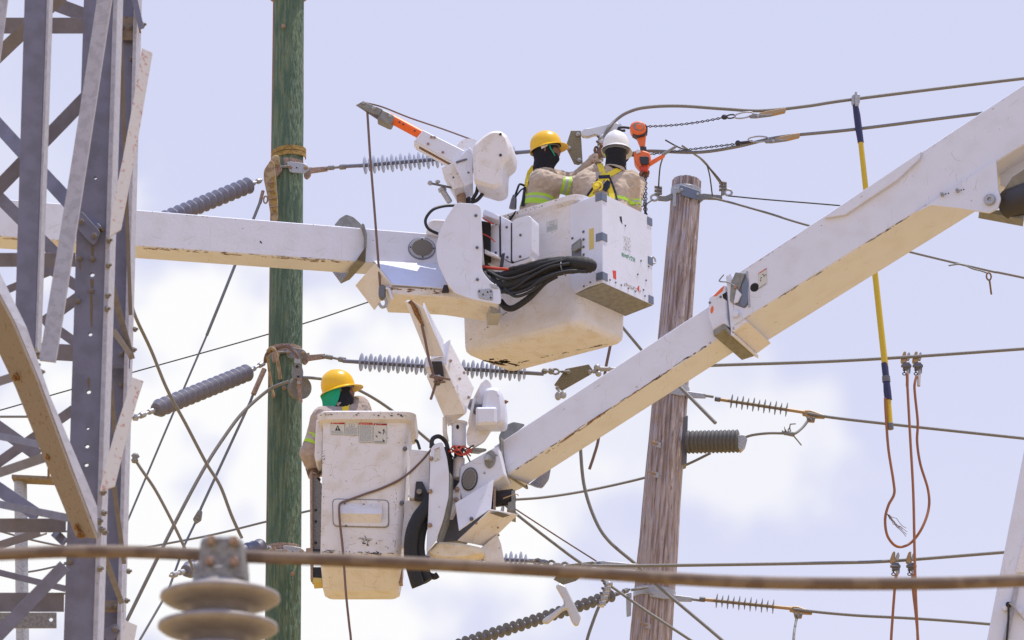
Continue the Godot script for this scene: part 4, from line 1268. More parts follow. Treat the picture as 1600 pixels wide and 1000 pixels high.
func build_strap() -> void:
	var t := thing("canvas_strap", "frayed tan canvas strap buckled round the green pole above the boom", "strap", W(425, 342, 25.6))
	var d := 26.0
	var r := 24.6 * size_at(451, 250, d) + 0.006
	# the wrapped part: two turns of webbing
	for k in 2:
		var s := Shape.new()
		var mid := W(451.0, 250.5 - 7.5 * k, d)
		var rows := 26
		var up := 0.042
		var pts := []
		for i in rows + 1:
			var a := PI * (1.02 - 1.1 * i / rows)
			var rise := 0.055 * float(i) / rows
			var o := Vector3(cos(a), 0, sin(a))
			pts.append([mid + o * r + Vector3(0, rise - 0.03, 0), o])
		for i in rows:
			var p: Vector3 = pts[i][0]
			var q: Vector3 = pts[i + 1][0]
			var y := Vector3(0, up, 0)
			var n0: Vector3 = pts[i][1]
			var n1: Vector3 = pts[i + 1][1]
			var e := 0.010
			s.quad(p + n0 * e, q + n1 * e, q + n1 * e + y, p + n0 * e + y, n0, n1, n1, n0)
			s.face(p + n0 * e, q + n1 * e, q, p, Vector3.DOWN)
			s.face(p + n0 * e + y, q + n1 * e + y, q + y, p + y, Vector3.UP)
		part(s, "wrap", "canvas_yellow", t)
	p_slab(t, "knot", "canvas", spots(soft([[424, 245], [430, 240], [437, 243], [436, 254], [428, 257], [420, 256]], 4), 25.72), Vector3(0, 0, -0.08), 0.018)
	p_slab(t, "tail", "canvas", spots(soft([[423, 249], [429, 254], [431, 276], [434, 310], [434.5, 345], [424, 345], [419, 312], [412, 280], [412, 266]], 4), 25.66), Vector3(0, 0, -0.022), 0.006)
	p_slab(t, "fold", "canvas_yellow", spots(soft([[424, 275], [429, 276], [432, 310], [432, 330], [426, 330], [423, 300]], 2), 25.645), Vector3(0, 0, -0.02), 0.004)
	for q in [[415, 284], [416, 297], [419, 309], [421, 322]]:
		p_slab(t, "stitching", "rusty_fitting", spots([[q[0] + 1, q[1]], [q[0] + 13, q[1] - 1], [q[0] + 13, q[1] + 0.4], [q[0] + 1, q[1] + 1.4]], 25.636), Vector3(0, 0, -0.012), 0.0)
	var b := Shape.new()
	b.hoop(W(415, 312, 25.7), Vector3(0.016, 0.02, 0), Vector3(-0.01, 0.03, 0), 0.008, 12, 6)
	b.rod(W(411, 298, 25.72), W(406, 318, 25.72), 0.016)
	part(b, "shackle", "rusty_fitting", t)


# ---------- hoists, grips ----------
func build_hoists() -> void:
	var a := thing("lever_hoist", "orange lever chain hoist with round body above the white helmet", "chain hoist", W(1002, 250, 24.9), "orange lever hoists")
	p_slab(a, "gear_case", "hoist_orange", spots(soft([[984, 197], [987, 191], [995, 188], [1004, 189], [1010, 195], [1011, 203], [1007, 209], [996, 211], [987, 207]], 4), 24.86), Vector3(0, 0, -0.11), 0.016)
	p_slab(a, "cover_plate", "dull_metal", spots(oval(998, 197.5, 8.5, 6.0, 20), 24.85), Vector3(0, 0, -0.02), 0.003)
	p_slab(a, "cover_ring", "hoist_orange", spots(oval(999, 198, 6.2, 4.2, 20), 24.845), Vector3(0, 0, -0.02), 0.003)
	p_slab(a, "side_plate", "dark_steel", spots(soft([[1008, 193], [1012, 198], [1012, 206], [1007, 211], [996, 214], [988, 209], [996, 211], [1006, 209], [1010, 203]], 1), 24.87), Vector3(0, 0, -0.08), 0.003)
	p_slab(a, "lever", "hoist_orange", spots(soft([[992, 208], [1010, 207], [1008, 229], [1001, 230]], 2), 24.9), Vector3(0, 0, -0.05), 0.006)
	p_slab(a, "ratchet", "dark_steel", spots(soft([[989, 207], [1011, 204], [1009, 213], [1000, 218], [994, 213]], 2), 24.93), Vector3(0, 0, -0.06), 0.004)
	p_slab(a, "grip", "dark_steel", spots(soft([[1000, 228], [1010, 228], [1011, 252], [1003, 253]], 2), 24.88), Vector3(0, 0, -0.04), 0.008)
	p_tube(a, "hook", "dark_steel", spline(spots([[984, 200, 24.95], [975, 199, 24.95], [967, 200, 24.95], [969, 204, 24.95], [977, 204, 24.95]])), 0.012)
	var c := Shape.new()
	c.chain(W(1010, 197.5, 24.95), W(1128, 184, 25), 0.034, 0.0048, 0.02)
	part(c, "chain", "dark_steel", a)
	var e := Shape.new()
	e.ball(W(1132, 183, 25), Vector3(0.03, 0.024, 0.024))
	e.hoop(W(1142, 182, 25), Vector3(0.04, 0.005, 0), Vector3(0, 0.018, 0), 0.007, 12, 6)
	part(e, "end_hook", "dark_steel", a)
	var b := thing("lever_hoist", "red orange lever chain hoist with handle pointing right and chains hanging", "chain hoist", W(1008, 330, 24.9), "orange lever hoists")
	p_slab(b, "gear_case", "hoist_orange", spots(soft([[990, 236], [1000, 233], [1016, 238], [1018, 252], [1012, 262], [1000, 263], [992, 254]], 4), 24.86), Vector3(0, 0, -0.10), 0.012)
	p_slab(b, "cover_plate", "dark_steel", spots(soft([[999, 244], [1014, 244], [1014, 256], [1002, 257]], 3), 24.84), Vector3(0, 0, -0.03), 0.004)
	p_slab(b, "cover_plate", "cast_aluminium", spots(soft([[994, 234], [1000, 233], [1001, 238], [994, 240]], 1), 24.84), Vector3(0, 0, -0.03), 0.003)
	p_slab(b, "lever", "hoist_orange", spots(soft([[1012, 253], [1036, 240], [1040, 243], [1016, 258]], 2), 24.85), Vector3(0, 0, -0.04), 0.006)
	p_tube(b, "grip", "dull_metal", spots([[1035, 242, 24.86], [1056, 229, 24.86]]), [0.016, 0.012])
	p_slab(b, "chain_guide", "indicator_red", spots(soft([[998, 258], [1014, 257], [1012, 266], [1001, 267]], 3), 24.86), Vector3(0, 0, -0.08), 0.008)
	p_tube(b, "hook", "dark_steel", spline(spots([[993, 243, 24.93], [984, 243, 24.93], [979, 250, 24.93], [973, 255, 24.93], [970, 250, 24.93]])), 0.013)
	for q in [[1003, 265, 1008, 331], [1009, 264, 1009.5, 331]]:
		var h := Shape.new()
		h.chain(W(q[0], q[1], 24.9), W(q[2], q[3] + 6, 24.9), 0.036, 0.0052)
		part(h, "chain", "dark_steel", b)
	var k := Shape.new()
	k.chain(W(1016, 241, 24.93), W(1150, 225, 24.98), 0.034, 0.0048)
	part(k, "chain", "dark_steel", b)
	var n := Shape.new()
	n.ball(W(1153, 223.5, 24.98), Vector3(0.026, 0.026, 0.024))
	n.rod(W(1153, 223.5, 24.98), W(1176, 221, 24.98), 0.012)
	part(n, "end_hook", "dark_steel", b)
	for q in [["brass wire grip clamped on the topmost conductor", 1150, 182, 1174, 178, 1228, 173], ["brass wire grip clamped on the second conductor", 1172, 218, 1198, 217, 1250, 212]]:
		var g := thing("wire_grip", q[0], "wire grip", W(q[3], q[4] + 6, 24.97), "brass wire grips")
		var l := Shape.new()
		var p0 := W(q[1], q[2], 24.97)
		var p1 := W(q[3], q[4], 24.97)
		l.hoop(p0.lerp(p1, 0.5), (p1 - p0) * 0.62, Vector3(0, 0.028, 0), 0.007, 16, 6)
		part(l, "link", "zinc", g)
		var x0: float = q[3]
		var y0: float = q[4]
		var x1: float = q[5]
		var y1: float = q[6]
		p_slab(g, "jaw", "brass", spots(soft([[x0 + 12, y0 - 2], [x0 + 30, y0 - 6], [x1, y1 - 5], [x1, y1 + 1], [x0 + 32, y0 + 1], [x0 + 14, y0 + 3]], 2), 24.955), Vector3(0, 0, -0.05), 0.005)
		p_slab(g, "lever", "dull_metal", spots(soft([[x0 - 4, y0 + 2], [x0 + 6, y0 - 1], [x0 + 20, y0 + 1], [x1 - 20, y1 + 5], [x1 - 22, y1 + 8], [x0 + 8, y0 + 6], [x0 - 2, y0 + 6]], 2), 24.945), Vector3(0, 0, -0.02), 0.003)
		p_bolt(g, "zinc", W(x0 + 10, y0 + 4, 24.94), Vector3(0, 0, 1), 0.014, 0.014)


# ---------- hot stick and earthing leads ----------
func build_stick_and_leads() -> void:
	var t := thing("hot_stick", "long yellow insulated stick hung on the topmost conductor", "hot stick", W(1391, 670, 24.9))
	var path := [W(1338, 168, 24.97), W(1345, 224, 24.97), W(1383, 572, 24.95), W(1391, 664, 24.9)]
	var u := size_at(1360, 400, 24.95)
	p_tube(t, "pole", "stick_yellow", path, [4.2 * u, 4.2 * u, 5.0 * u, 4.2 * u], 16)
	p_tube(t, "sleeve", "stick_blue", [W(1336.5, 164, 24.97), W(1339, 180, 24.97), W(1341.5, 200, 24.97), W(1345, 223, 24.97)], [4.6 * u, 5.6 * u, 5.6 * u, 5.0 * u], 16)
	p_tube(t, "sleeve", "stick_blue", [W(1382, 568, 24.95), W(1385, 595, 24.93), W(1386.5, 612, 24.92), W(1388, 625, 24.92)], [5.2 * u, 5.2 * u, 6.0 * u, 5.8 * u], 16)
	p_tube(t, "tape_collar", "gunmetal", [W(1384.3, 588, 24.93), W(1385, 597, 24.93)], [6.2 * u, 6.4 * u], 14)
	p_rod(t, "end_cap", "gunmetal", W(1390.5, 661, 24.9), W(1391.5, 671, 24.9), 5.0 * u)
	var h := Shape.new()
	h.slab(spots(soft([[1331, 149], [1336, 146], [1344, 147], [1344, 158], [1341, 165], [1334, 163], [1331, 158]], 2), 24.95), Vector3(0, 0, -0.07), 0.006)
	h.rod(W(1337.5, 144, 24.93), W(1338, 166, 24.93), 0.012)
	part(h, "clamp_head", "zinc", t)
	var g := "orange brown earthing leads"
	wire("earthing_lead", "orange brown earthing lead looping from the yellow stick to a conductor clamp", [[1383, 622, 24.88], [1384, 645, 24.88], [1388, 700, 24.9], [1396, 752, 24.9], [1397, 772, 24.9], [1388, 790, 24.9], [1383, 812, 24.9], [1387, 838, 24.9], [1402, 854, 24.95], [1422, 849, 25], [1440, 826, 25], [1451, 795, 25.05], [1450, 765, 25.1], [1438, 725, 25.1], [1433, 690, 25.1], [1434, 660, 25.1], [1430, 620, 25.1], [1429, 602, 25.1], [1432, 588, 25.12]], 2.15, "earth_lead", "earthing lead", g)
	wire("earthing_lead", "orange brown earthing lead falling straight from the left upper clamp", [[1417, 584, 25.1], [1418, 606, 25.1], [1422, 680, 25.05], [1427, 770, 25.0], [1429, 860, 24.95], [1431, 930, 24.9], [1434, 1000, 24.9], [1436, 1100, 24.9]], 2.15, "earth_lead", "earthing lead", g)
	wire("earthing_lead", "orange brown earthing lead under the left lower clamp", [[1400, 897, 25.0], [1398, 920, 25], [1395, 960, 25], [1392, 1010, 25], [1390, 1100, 25]], 2.15, "earth_lead", "earthing lead", g)
	wire("earthing_lead", "orange brown earthing lead under the right lower clamp", [[1426, 897, 25.0], [1427, 925, 25], [1431, 960, 25], [1435, 1010, 25], [1437, 1100, 25]], 2.15, "earth_lead", "earthing lead", g)
	var r := RandomNumberGenerator.new()
	r.seed = 4
	var fray := Shape.new()
	for i in 6:
		var p := W(1386, 803, 24.88)
		var path2 := [p]
		for k in 6:
			p += Vector3(0.022 + r.randf() * 0.008, -0.026 + r.randfn() * 0.016, r.randfn() * 0.004)
			path2.append(p)
			if i > 3 and k > 3: break
		fray.tube(path2, 0.0025, 4)
	solo(fray, "frayed_cord", "rope", "frayed dark cord tied to the looping earthing lead", "cord")
	for q in [["bronze earthing clamp on the conductor, left of the upper pair", 1415, 567, 25.2], ["bronze earthing clamp on the conductor, right of the upper pair", 1433, 567, 25.2], ["bronze earthing clamp on the conductor, left of the lower pair", 1398, 880, 25.08], ["bronze earthing clamp on the conductor, right of the lower pair", 1423, 880, 25.08]]:
		var x: float = q[1]
		var y: float = q[2]
		var d: float = q[3] - 0.01
		var c := thing("earthing_clamp", q[0], "clamp", W(x, y + 20, d), "bronze earthing clamps")
		var left := int(x) % 2 == 1
		p_slab(c, "jaw", "brass", spots(soft([[x - 7, y - 7], [x - 3, y - 18], [x + 1, y - 19], [x + 1, y - 8], [x + 3, y - 4], [x - 2, y + 2], [x - 7, y - 2]], 2), d - 0.02), Vector3(0, 0, -0.05), 0.006)
		p_slab(c, "jaw", "zinc", spots(soft([[x + 1, y - 6], [x + 3, y - 15], [x + 6, y - 18], [x + 8, y - 13], [x + 6, y - 4]], 2), d - 0.03), Vector3(0, 0, -0.04), 0.005)
		var s := Shape.new()
		s.block(W(x + 1, y + 6, d), Vector3(0.03, 0, 0), Vector3(0, 0.034, 0), Vector3(0, 0, 0.03), 0.008)
		s.rod(W(x - 7, y + 5, d - 0.03), W(x + 9, y + 5, d - 0.03), 0.013)
		s.rod(W(x + 6, y + 2, d - 0.02), W(x + 5, y + 16, d - 0.02), 0.014)
		part(s, "screw_block", "gunmetal", c)
		var e := Shape.new()
		e.hoop(W(x - 2, y + 17, d - 0.02), Vector3(0.015, 0, 0), Vector3(0, 0.012, 0), 0.005, 12, 5)
		e.rod(W(x - 2, y + 7, d - 0.02), W(x - 2, y + 15, d - 0.02), 0.006)
		part(e, "eye_screw", "dark_steel", c)
		p_tube(c, "lead_terminal", "lead_end", spots([[x + 4, y + 12, d - 0.02], [x + 3, y + 20, d - 0.05], [x + 2.5, y + 36, d - 0.08]] if left else [[x + 5, y + 13, d - 0.02], [x + 2, y + 22, d - 0.03], [x - 1, y + 36, d - 0.05]]), 0.0145)


# ---------- aerial lifts ----------
# a tub with rounded corners: sections are [height, half length, half width, corner, shift along e1, shift along e2]
func tub(s: Shape, at: Vector3, e1: Vector3, e2: Vector3, sections: Array, inward := false) -> void:
	var rings := []
	for q in sections:
		var pts := []
		for c in 4:
			var sx: float = [1, -1, -1, 1][c]
			var sy: float = [1, 1, -1, -1][c]
			for k in 7:
				var a: float = PI * 0.5 * c + PI * 0.5 * k / 6.0
				var p := Vector2(sx * (q[1] - q[3]) + q[3] * cos(a), sy * (q[2] - q[3]) + q[3] * sin(a))
				pts.append([at + Vector3.UP * q[0] + e1 * (p.x + q[4]) + e2 * (p.y + q[5]), e1 * cos(a) + e2 * sin(a)])
		rings.append(pts)
	var count: int = rings[0].size()
	for i in rings.size() - 1:
		for j in count:
			var k := (j + 1) % count
			var a: Vector3 = rings[i][j][0]
			var b: Vector3 = rings[i][k][0]
			var c: Vector3 = rings[i + 1][k][0]
			var d: Vector3 = rings[i + 1][j][0]
			var na: Vector3 = _tilt(rings[i][j][1], a, d)
			var nb: Vector3 = _tilt(rings[i][k][1], b, c)
			if inward:
				na = -na; nb = -nb
			s.quad(a, b, c, d, na, nb, nb, na)


func _tilt(out: Vector3, low: Vector3, high: Vector3) -> Vector3:
	var up := high - low
	if up.length() < 1e-6: return out
	up = up.normalized()
	if up.y < -0.02: up = -up
	var t := out.cross(Vector3.UP).normalized()
	var m := t.cross(up)
	if m.length() < 1e-4: return out
	if up.y < 0.02 and up.y > -0.02:
		return Vector3.DOWN if up.dot(out) > 0 else Vector3.UP
	return m.normalized() if m.dot(out) > 0 else -m.normalized()


func cap_of(s: Shape, at: Vector3, e1: Vector3, e2: Vector3, q: Array, up: Vector3) -> void:
	var prev := Vector3.ZERO
	var first := Vector3.ZERO
	var mid: Vector3 = at + Vector3.UP * q[0] + e1 * q[4] + e2 * q[5]
	for c in 4:
		var sx: float = [1, -1, -1, 1][c]
		var sy: float = [1, 1, -1, -1][c]
		for k in 7:
			var a: float = PI * 0.5 * c + PI * 0.5 * k / 6.0
			var p: Vector3 = mid + e1 * (sx * (q[1] - q[3]) + q[3] * cos(a)) + e2 * (sy * (q[2] - q[3]) + q[3] * sin(a))
			if prev != Vector3.ZERO: s.tri(mid, prev, p, up, up, up)
			else: first = p
			prev = p
	s.tri(mid, prev, first, up, up, up)


# worn paint: little dark slivers lying on an edge between two points
func chipped_edge(parent: Node, a: Vector3, b: Vector3, out: Vector3, count: int, long: float, tall: float, seeded: int, m := "chips") -> void:
	var r := RandomNumberGenerator.new()
	r.seed = seeded
	var s := Shape.new()
	var dir := (b - a).normalized()
	out = out.normalized()
	var side := out.cross(dir).normalized()
	var spot := 0.0
	for i in count:
		if i % 6 == 0: spot = r.randf()
		var p := a.lerp(b, clampf(spot + r.randfn() * 0.03, 0, 1) if i % 3 else r.randf()) + side * r.randfn() * tall * 1.4 + out * 0.0012
		var l := long * (0.15 + pow(r.randf(), 2.5))
		var h := tall * (0.3 + r.randf() * 0.7)
		var pts := []
		for k in 7:
			var t := TAU * k / 7.0
			pts.append(p + dir * cos(t) * l * (0.6 + 0.4 * r.randf()) + side * sin(t) * h * (0.5 + 0.5 * r.randf()))
		s.slab(pts, -out * 0.003)
	part(s, "worn_paint", m, parent).set_meta("kind", "stuff")


const FONT := {"W": [17, 17, 21, 21, 10], "A": [14, 17, 31, 17, 17], "R": [30, 17, 30, 18, 17], "N": [17, 25, 21, 19, 17], "I": [14, 4, 4, 4, 14], "G": [15, 16, 19, 17, 15], "D": [30, 17, 17, 17, 30], "E": [31, 16, 30, 16, 31]}


func letters(im: Image, word: String, x: int, y: int, scale: int, c: Color) -> void:
	for i in word.length():
		var rows: Array = FONT[word[i]]
		for r in 5:
			for k in 5:
				if rows[r] & (1 << (4 - k)):
					im.fill_rect(Rect2i(x + (i * 6 + k) * scale, y + r * scale, scale, scale), c)


# a printed safety label: header band, small print, pictogram; flat print on a thin plate
func decal(parent: Node, corners: Array, out: Vector3, kind: int, seeded: int) -> void:
	var w := 96
	var h := int(96.0 * corners[0].distance_to(corners[3]) / corners[0].distance_to(corners[1]))
	var im := Image.create(w, h, false, Image.FORMAT_RGB8)
	im.fill(Color(0.80, 0.80, 0.78))
	var r := RandomNumberGenerator.new()
	r.seed = seeded
	var ink := Color(0.30, 0.33, 0.36)
	var head := 14
	if kind != 1:
		im.fill_rect(Rect2i(0, 0, w, head), [Color(0.66, 0.07, 0.07), Color.WHITE, Color(0.74, 0.16, 0.09), Color(0.60, 0.06, 0.12), Color(0.74, 0.30, 0.20)][kind])
		letters(im, "WARNING" if kind != 3 and kind != 0 else "DANGER", 26, 3, 1, Color(0.92, 0.88, 0.84))
		for k in 9:
			im.fill_rect(Rect2i(14 - k / 2, 3 + k, k + 1, 1), Color(0.92, 0.9, 0.86))
	if kind == 0:
		for k in 40:
			im.fill_rect(Rect2i(48 - k / 2, 22 + k, k + 1, 1), Color(0.06, 0.06, 0.06))
		im.fill_rect(Rect2i(46, 36, 5, 16), Color(0.85, 0.85, 0.82))
		im.fill_rect(Rect2i(46, 55, 5, 4), Color(0.85, 0.85, 0.82))
	if kind == 1:
		im.fill_rect(Rect2i(28, 10, 40, 24), Color(0.55, 0.57, 0.6))
		im.fill_rect(Rect2i(32, 13, 14, 16), Color(0.82, 0.82, 0.82))
		im.fill_rect(Rect2i(50, 13, 14, 16), Color(0.82, 0.82, 0.82))
	if kind >= 3:
		for k in 5:
			var p := Vector2(20 + r.randf() * 55, head + 14 + r.randf() * (h - head - 34))
			for j in 60:
				p += Vector2(r.randfn(), r.randfn()) * 1.4
				im.fill_rect(Rect2i(clampi(int(p.x), 2, w - 6), clampi(int(p.y), head + 2, h - 6), 3, 3), Color(0.07, 0.07, 0.08))
		im.fill_rect(Rect2i(0, h / 2, w, 1), ink)
	var start := 66 if kind == 0 else (40 if kind == 1 else head + 5)
	if kind < 3:
		var y := start
		while y < h - 5:
			var x := 6
			while x < w - 10:
				var l := 3 + r.randi() % 12
				im.fill_rect(Rect2i(x, y, mini(l, w - 6 - x), 2), ink.lerp(Color(0.3, 0.45, 0.6), r.randf() * 0.6))
				x += l + 3
			y += 5
	else:
		for k in 3:
			im.fill_rect(Rect2i(8, h - 14 + k * 4, w - 20, 2), ink)
	im.fill_rect(Rect2i(0, 0, w, 1), Color(0.5, 0.52, 0.5))
	im.fill_rect(Rect2i(0, h - 1, w, 1), Color(0.45, 0.47, 0.45))
	im.fill_rect(Rect2i(0, 0, 1, h), Color(0.5, 0.52, 0.5))
	im.fill_rect(Rect2i(w - 1, 0, 1, h), Color(0.45, 0.47, 0.45))
	var m := StandardMaterial3D.new()
	m.albedo_texture = ImageTexture.create_from_image(im)
	m.roughness = 0.5
	var e := out.normalized() * 0.0025
	var arrays := []
	arrays.resize(Mesh.ARRAY_MAX)
	var v := PackedVector3Array()
	var uv := PackedVector2Array()
	var n := PackedVector3Array()
	var o: Vector3 = origin_of[parent]
	for i in [0, 1, 2, 0, 2, 3]:
		v.append(corners[i] + e - o)
		n.append(out.normalized())
		uv.append([Vector2(0, 0), Vector2(1, 0), Vector2(1, 1), Vector2(0, 1)][i])
	arrays[Mesh.ARRAY_VERTEX] = v
	arrays[Mesh.ARRAY_NORMAL] = n
	arrays[Mesh.ARRAY_TEX_UV] = uv
	var mesh := ArrayMesh.new()
	mesh.add_surface_from_arrays(Mesh.PRIMITIVE_TRIANGLES, arrays)
	mesh.surface_set_material(0, m)
	var mi := MeshInstance3D.new()
	mi.name = "safety_label"
	mi.mesh = mesh
	parent.add_child(mi, true)


func build_upper_lift() -> void:
	var far := plane_at(560, 380, 24.2, -14)      # the boom's near side; its left end comes towards us
	var n := far.normal
	var root := on(far, -900, 290)
	root.y = 0
	var t := thing("upper_bucket_lift", "white upper boom lift with two-person bucket, orange tipped jib and black hoses", "bucket lift", root, "bucket lifts")
	# boom
	var boom := Shape.new()
	boom.slab(trace(far, [[-900, 237], [575, 357], [686, 366], [686, 416], [575, 410.5], [-900, 305]]), -n * 0.29, 0.008)
	var bm := part(boom, "boom", "white_paint", t)
	chipped_edge(bm, on(far, 0, 369.5), on(far, 545, 408), n, 62, 0.035, 0.003, 3)
	chipped_edge(bm, on(far, 220, 332), on(far, 560, 356), n, 22, 0.012, 0.004, 4, "gunmetal")
	chipped_edge(bm, on(far, 0, 371) - n * 0.02, on(far, 540, 409) - n * 0.02, Vector3.DOWN, 70, 0.05, 0.006, 5, "rust")
	p_slab(bm, "scuff", "chips", trace(far, oval(407.5, 378.5, 2.8, 1.3, 50, 8)), n * 0.001, 0.0)
	var low := Shape.new()
	var sh := on(far, -880, 270)
	low.bar(Vector3(sh.x - 0.4, 0.3, sh.z - 2.0), sh + Vector3(0, 0, -0.2), Vector3(0.4, 0, 0), Vector3(0, 0, -0.4), 0.01)
	part(low, "lower_boom", "white_paint", t)
	var ped := Shape.new()
	ped.block(Vector3(sh.x - 0.4, 0.3, sh.z - 2.0), Vector3(0.6, 0, 0), Vector3(0, 0.3, 0), Vector3(0, 0, 0.6), 0.02)
	part(ped, "pedestal", "white_paint", t)
	# bent sheet guard round the boom
	var g0 := plane_at(560, 380, 24.13, -14)
	var back := plane_at(560, 380, 24.62, -14)
	p_slab(t, "boom_guard", "olive_sheet", trace(back, soft([[522, 352], [531, 341], [541, 335], [552, 339], [562, 348], [570, 357]], 3)), -n * 0.006, 0.001)
	p_slab(t, "boom_guard", "olive_sheet", trace(g0, [[566, 349], [569, 350], [573.5, 366], [573, 386], [570.5, 386], [571, 367]]), -n * 0.35, 0.001)
	p_slab(t, "boom_guard", "olive_sheet", [on(g0, 572, 384), on(g0, 570.5, 410), on(back, 546, 437), on(back, 533, 443), on(g0, 557, 406)], Vector3(0.004, 0.003, -0.004), 0.001)
	p_slab(t, "boom_guard", "zinc", trace(back, [[519, 424], [549, 426], [545, 437], [533, 443]]), -n * 0.006, 0.001)
	# knuckle: the lower housing, with its sloping shroud and the plate under it
	var near := plane_at(640, 420, 24.05, -6)
	var nn := near.normal
	p_slab(t, "shroud", "white_paint", [on(far, 584, 408.5) + nn * 0.02, on(far, 684, 414) + nn * 0.02, on(near, 704, 453) + nn * 0.03, on(near, 614, 446.5) + nn * 0.03], -nn * 0.02, 0.003)
	p_slab(t, "shroud_end", "worn_white", [on(near, 613, 447) + nn * 0.02, on(near, 585, 412), on(near, 558, 427) - nn * 0.30, on(near, 588, 466) - nn * 0.30], Vector3(0.006, 0.006, -0.004), 0.002)
	var house := Shape.new()
	house.slab(trace(near, [[606, 447], [700, 452], [782, 468], [783, 477], [740, 470], [700, 464], [640, 461], [612, 460]]), -nn * 0.46, 0.01)
	var hm := part(house, "knuckle", "worn_white", t)
	chipped_edge(hm, on(near, 612, 452), on(near, 690, 456), nn, 26, 0.05, 0.008, 6, "rust")
	p_slab(t, "knuckle_frame", "worn_white", trace(far, [[586, 412], [700, 416], [704, 450], [612, 446]]), -n * 0.26, 0.0)
	p_slab(hm, "foot_bracket", "dark_steel", trace(near, [[693, 447], [702, 447], [701, 458], [690, 458]]), nn * 0.03, 0.0)
	p_slab(hm, "end_shoe", "zinc", trace(near, [[765, 470], [782, 474], [783, 490], [766, 490]]), -nn * 0.3, 0.003)
	# inspection port
	var port := Shape.new()
	port.slab(trace(far, oval(659, 388.5, 21.5, 17.5, 4, 32)), -n * 0.02, 0.003)
	for i in port.v.size(): port.v[i] += n * 0.010
	var pt := part(port, "inspection_port", "clip_blue", t)
	var r2 := Shape.new()
	r2.slab(trace(far, oval(659, 388.3, 20.2, 16.2, 4, 32)), -n * 0.016, 0.003)
	for i in r2.v.size(): r2.v[i] += n * 0.015
	part(r2, "bezel", "zinc", pt)
	var r3 := Shape.new()
	r3.slab(trace(far, oval(659.5, 388, 16.5, 13, 4, 32)), -n * 0.012, 0.002)
	for i in r3.v.size(): r3.v[i] += n * 0.0175
	part(r3, "window", "cloud_glass", pt)
	for q in [[659, 374.5], [641, 387], [660, 402.5], [677, 389]]:
		p_bolt(pt, "dark_steel", on(far, q[0], q[1]) + n * 0.015, n, 0.008, 0.006)
	# the big side shield
	var face := plane_at(720, 400, 23.75, 4)
	var fn := face.normal
	var shield := soft([[713, 316], [748, 319], [752, 326], [753, 422], [759, 431], [767, 440], [782, 450], [783, 476], [740, 468], [710, 458], [698, 442], [684, 412], [681, 386], [686, 364], [697, 340]], 7)
	var shm := p_slab(t, "side_shield", "white_paint", trace(face, shield), -fn * 0.016, 0.004)
	for q in [[743.6, 337], [745.5, 387], [746, 437]]:
		p_bolt(shm, "gunmetal", on(face, q[0], q[1]), fn, 0.014, 0.012)
	var pivot := p_slab(shm, "pivot_plate", "zinc", trace(face, soft([[746, 453], [765, 451], [770, 454], [770, 470], [748, 466]], 3)), fn * 0.010, 0.002)
	for q in [[749, 456], [755, 461], [762, 457], [767, 466], [767, 456]]:
		p_bolt(pivot, "dark_steel", on(face, q[0], q[1]) + fn * 0.010, fn, 0.008, 0.006)
	p_slab(shm, "pivot_plate", "zinc", trace(face, soft([[765, 443], [776, 445], [779, 452], [768, 450]], 2)), fn * 0.012, 0.002)
	p_slab(t, "knuckle_box", "worn_white", trace(plane_at(720, 400, 23.95, 4), [[690, 345], [752, 345], [758, 440], [776, 456], [776, 470], [700, 446], [688, 412]]), -fn * 0.4, 0.006)
	p_slab(t, "valve_cover", "worn_white", trace(plane_at(680, 355, 24.3, 0), soft([[665, 366], [670, 345], [676, 342], [698, 343], [698, 368]], 5)), Vector3(0, 0, -0.2), 0.012)
	p_tube(t, "hose", "black_rubber", spline(spots([[714, 321, 23.95], [694, 322, 23.9], [676, 328, 23.85], [665, 343, 23.85], [669, 357, 23.85], [684, 365, 23.9]])), 0.013)
	# jib post, turret, telescoping arm, winch
	var j := 24.2
	p_rod(t, "jib_post", "rusty_fitting", W(721, 322, j), W(721, 284, j), 7.2 * size_at(721, 300, j))
	p_rod(t, "jib_post", "dark_steel", W(731, 322, j + 0.1), W(731, 284, j + 0.1), 4.5 * size_at(731, 300, j))
	var ps := Shape.new()
	ps.lathe(W(721, 294, j), Vector3.UP, [Vector2(0.03, 0), Vector2(0.056, 0.004), Vector2(0.056, 0.022), Vector2(0.03, 0.026)], 20)
	part(ps, "collar", "rust", t)
	p_slab(t, "turret_side", "worn_white", spots([[690, 262], [708, 254], [727, 290], [709, 296]], j - 0.17), Vector3(0.02, 0, -0.28), 0.004)
	p_slab(t, "turret_side", "white_paint", spots([[708, 254], [733.5, 230], [737.5, 234], [739, 285], [726, 291]], j - 0.20), Vector3(0, 0, -0.30), 0.005)
	p_slab(t, "latch", "gunmetal", spots(soft([[712, 252], [729, 247], [730.5, 249], [713, 255]], 1), j - 0.21), Vector3(0, 0, -0.012), 0.001)
	for q in [[732, 270], [708.5, 277.5]]:
		p_bolt(t, "gunmetal", W(q[0], q[1], j - 0.195), Vector3(0, 0, 1), 0.010, 0.01)
	var arm := Shape.new()
	arm.slab(spots([[661, 203], [726, 235.5], [709, 254], [647, 220]], j - 0.16), Vector3(0.01, 0.0, -0.20), 0.006)
	var am := part(arm, "jib_arm", "white_paint", t)
	p_slab(am, "arm_underside", "worn_white", [W(647, 220, j - 0.155), W(709, 254, j - 0.155), W(709, 254, j) + Vector3(0, -0.03, -0.05), W(647, 220, j) + Vector3(0, -0.02, -0.05)], Vector3(0, -0.02, 0.0), 0.004)
	p_slab(am, "arm_slot_shade", "rust", [W(655, 226, j - 0.13) , W(704, 252, j - 0.13), W(704, 252, j - 0.06) + Vector3(0, -0.015, 0), W(655, 226, j - 0.06) + Vector3(0, -0.012, 0)], Vector3(0, -0.028, 0.0), 0.0)  # brown strip painting the shade inside the slot, rust tone included
